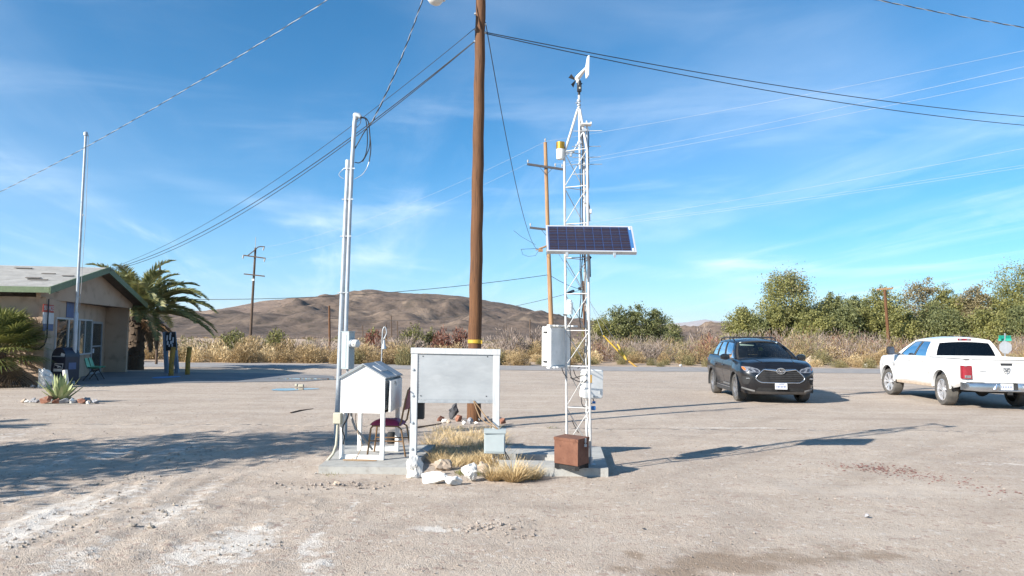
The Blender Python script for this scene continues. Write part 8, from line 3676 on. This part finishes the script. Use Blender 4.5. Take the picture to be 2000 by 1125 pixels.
def fan_palm():
 base = P(-6, 748, 23.2)
 base.z = 0
 r = np.random.default_rng(3)
 root = thing('fan_palm', 'bushy fan palm with spiky leaves against the sunlit wall', 'palm tree', base)
 b = MB()
 b.tube([base + Vector((0, 0, -.05)), base + Vector((0, 0, .7)), base + Vector((0, 0, 1.25))], [.28, .24, .2], 10)
 b.build('trunk', M['trunk'], root, smooth=40)
 n = 84
 for i in range(n):
  az = i * 2.39996 + r.normal() * .15
  dead = i > n * .88
  el = R(82 - 112 * (i / n) + r.normal() * 6) if not dead else R(-20 - 40 * r.random())
  L_ = .62 + .22 * r.random()
  o = base + Vector((math.cos(az) * .08, math.sin(az) * .08, 1.22 - (.45 if dead else .25 * (i / n)) * r.random()))
  d = Vector((math.cos(az) * math.cos(el), math.sin(az) * math.cos(el), math.sin(el)))
  hub = o + d * L_ + Vector((0, 0, -.10 * L_))
  side = Vector((-math.sin(az), math.cos(az), 0))
  nr = d.cross(side)
  b = MB()
  b.tube([o, o + d * L_ * .6, hub], [.016, .012, .008], 5, caps=False)
  nb = 22
  V = []
  for k in range(nb):
   a = R(-105 + 210 * k / (nb - 1))
   dl = (d * math.cos(a) + side * math.sin(a)).normalized()
   ll = (.82 + .12 * r.random()) * (1 - .22 * abs(a) / 1.8)
   tn = dl.cross(nr).normalized() * .027
   m_ = hub + dl * ll * .55 + nr * .02
   e = hub + dl * ll + Vector((0, 0, -.10 * ll - .06 * r.random()))
   V += [hub, m_ + tn, e, m_ - tn]
  i4 = np.arange(nb)[:, None] * 4
  b.add([tuple(v) for v in V], i4 + np.array([[0, 1, 2, 3]]), 1)
  b.build('dead_fan_leaf' if dead else 'fan_leaf', [M['palm_rib'] if not dead else M['palm_dead'], M['palm_dead'] if dead else M['fan_leaf']], root)


fan_palm()

# ------------------------------------------------------------------ small stones and clods on the gravel
def scatter_stones(name, label, n, place, size, mat, seed, squash=.6):
 r = np.random.default_rng(seed)
 b = MB()
 base = np.array([(1, 0, 0), (-1, 0, 0), (0, 1, 0), (0, -1, 0), (0, 0, 1), (0, 0, -1.0)])
 tri = np.array([(0, 2, 4), (2, 1, 4), (1, 3, 4), (3, 0, 4), (2, 0, 5), (1, 2, 5), (3, 1, 5), (0, 3, 5)])
 pts = place(r, n)
 n = len(pts)
 s = size[0] + (size[1] - size[0]) * r.random(n) ** 2.6
 a = r.random(n) * 6.283
 V = base[None] * (1 + .55 * (r.random((n, 6, 1)) - .5)) * s[:, None, None] * np.array((1, .75, squash))
 ca, sa = np.cos(a)[:, None], np.sin(a)[:, None]
 X = V[:, :, 0] * ca - V[:, :, 1] * sa
 Y = V[:, :, 0] * sa + V[:, :, 1] * ca
 V = np.stack([X + pts[:, :1], Y + pts[:, 1:2], V[:, :, 2] + pts[:, 2:3] + (s * squash * .35)[:, None]], 2)
 idx = (np.arange(n)[:, None, None] * 6 + tri[None]).reshape(-1, 3)
 b.add(V.reshape(-1, 3), idx)
 return tag(b.build(name, mat), label, kind='stuff')


def on_ground(x, y):
 return np.stack([x, y, ground_height(x, y)], 1)


def place_near(r, n):
 Y = 2.4 + 10 * r.random(n) ** 1.5
 X = (r.random(n) - .5) * 1.55 * Y
 return on_ground(X, Y)


def place_mid(r, n):
 Y = 8 + 24 * r.random(n) ** 1.4
 X = (r.random(n) - .5) * 1.6 * Y
 ok = ~((X < -8) & (Y > 22))
 return on_ground(X[ok], Y[ok])


scatter_stones('gravel', 'loose pebbles strewn over the near yard', 9000, place_near, (.003, .014), M['pebble'], 1)
scatter_stones('gravel', 'scattered small stones over the far yard', 2200, place_mid, (.006, .020), M['pebble'], 2)


def place_line(segs, spread):
 def f(r, n):
  out = []
  for k in range(n):
   (x0, y0), (x1, y1) = segs[int(r.random() * len(segs))]
   t = r.random()
   p = G(x0 + (x1 - x0) * t, y0 + (y1 - y0) * t)
   out.append((p.x + r.normal() * spread[0], p.y + r.normal() * spread[1]))
  a = np.array(out)
  return on_ground(a[:, 0], a[:, 1])
 return f


scatter_stones('cinder_gravel', 'dark red cinder stones scattered in a drift', 480, place_line([((1620, 905), (1780, 925)), ((1700, 908), (1860, 938)), ((1780, 928), (1990, 965)), ((1640, 912), (1760, 915)), ((1690, 905), (1800, 930))], (.20, .17)), (.008, .028), M['cinder'], 3, .35)
scatter_stones('rubble', 'small broken stones at the front of the shelter pad', 240, place_line([((545, 940), (690, 950)), ((650, 945), (740, 950)), ((540, 945), (640, 955)), ((960, 1010), (1010, 1050)), ((930, 1030), (960, 1035))], (.14, .08)), (.008, .034), M['pebble'], 4)
scatter_stones('dirt_clods', 'crumbled soil clods along the tyre ruts', 300, place_line([((160, 1000), (330, 930)), ((60, 1060), (260, 960)), ((330, 905), (420, 870)), ((240, 1000), (420, 1010)), ((460, 1070), (500, 1060)), ((200, 950), (260, 930)), ((0, 1090), (140, 1030))], (.18, .14)), (.006, .026), M['dirt_clod'], 6)
for i, (px, py, s, m, lab) in enumerate(((1692, 1010, .035, 'grey_rock', 'single dark stone lying alone on the open gravel'), (257, 1032, .05, 'dirt_clod', 'dark soil clod beside the white patch near the ruts'), (295, 1033, .045, 'dirt_clod', 'second dark clod in the white soil'), (658, 948, .05, 'tan_rock', 'tan chip lying in front of the shelter pad'), (616, 925, .03, 'white_rock', 'small white stone in front of the shelter pad'),
           (1258, 1036, .025, 'dark_rock', 'small dark stone in the middle of the gravel'))):
 rock('stone', G(px, py), (s, s * .8, s * .6), 400 + i, M[m], lab, i, cat='stone', npts=12)
# dead palm debris and a stick on the gravel
b = MB()
p = [G(567, 807), G(585, 803), G(612, 799)]
b.tube([q + Vector((0, 0, .01)) for q in p], [.012, .018, .006], 6)
tag(b.build('fallen_frond', M['pole_far'], loc=p[0]), 'thin dry frond lying on the gravel behind the shelter pad', 'frond')
b = MB()
p = [G(803, 838), G(835, 834), G(862, 829)]
b.tube([q + Vector((0, 0, .02)) for q in p], [.018, .016, .01], 6)
tag(b.build('stick', M['pole_far'], loc=p[0]), 'long stick lying by the stones of the wooden pole', 'stick')

# ------------------------------------------------------------------ air
HAZE = 0.000035


def build_haze():
 m = bpy.data.materials.new('haze_air')
 m.use_nodes = True
 nt = m.node_tree
 nt.nodes.remove(nt.nodes['Principled BSDF'])
 v = nt.nodes.new('ShaderNodeVolumePrincipled')
 v.inputs['Color'].default_value = (.80, .88, 1.0, 1)
 v.inputs['Density'].default_value = HAZE
 v.inputs['Anisotropy'].default_value = .2
 nt.links.new(v.outputs[0], nt.nodes['Material Output'].inputs['Volume'])
 b = MB()
 b.box((0, 9700, 345), (47000, 24700, 720))
 o = b.build('haze', m)
 tag(o, 'thin pale desert air between the yard and the mountains', kind='stuff')


if HAZE > 0:
 build_haze()
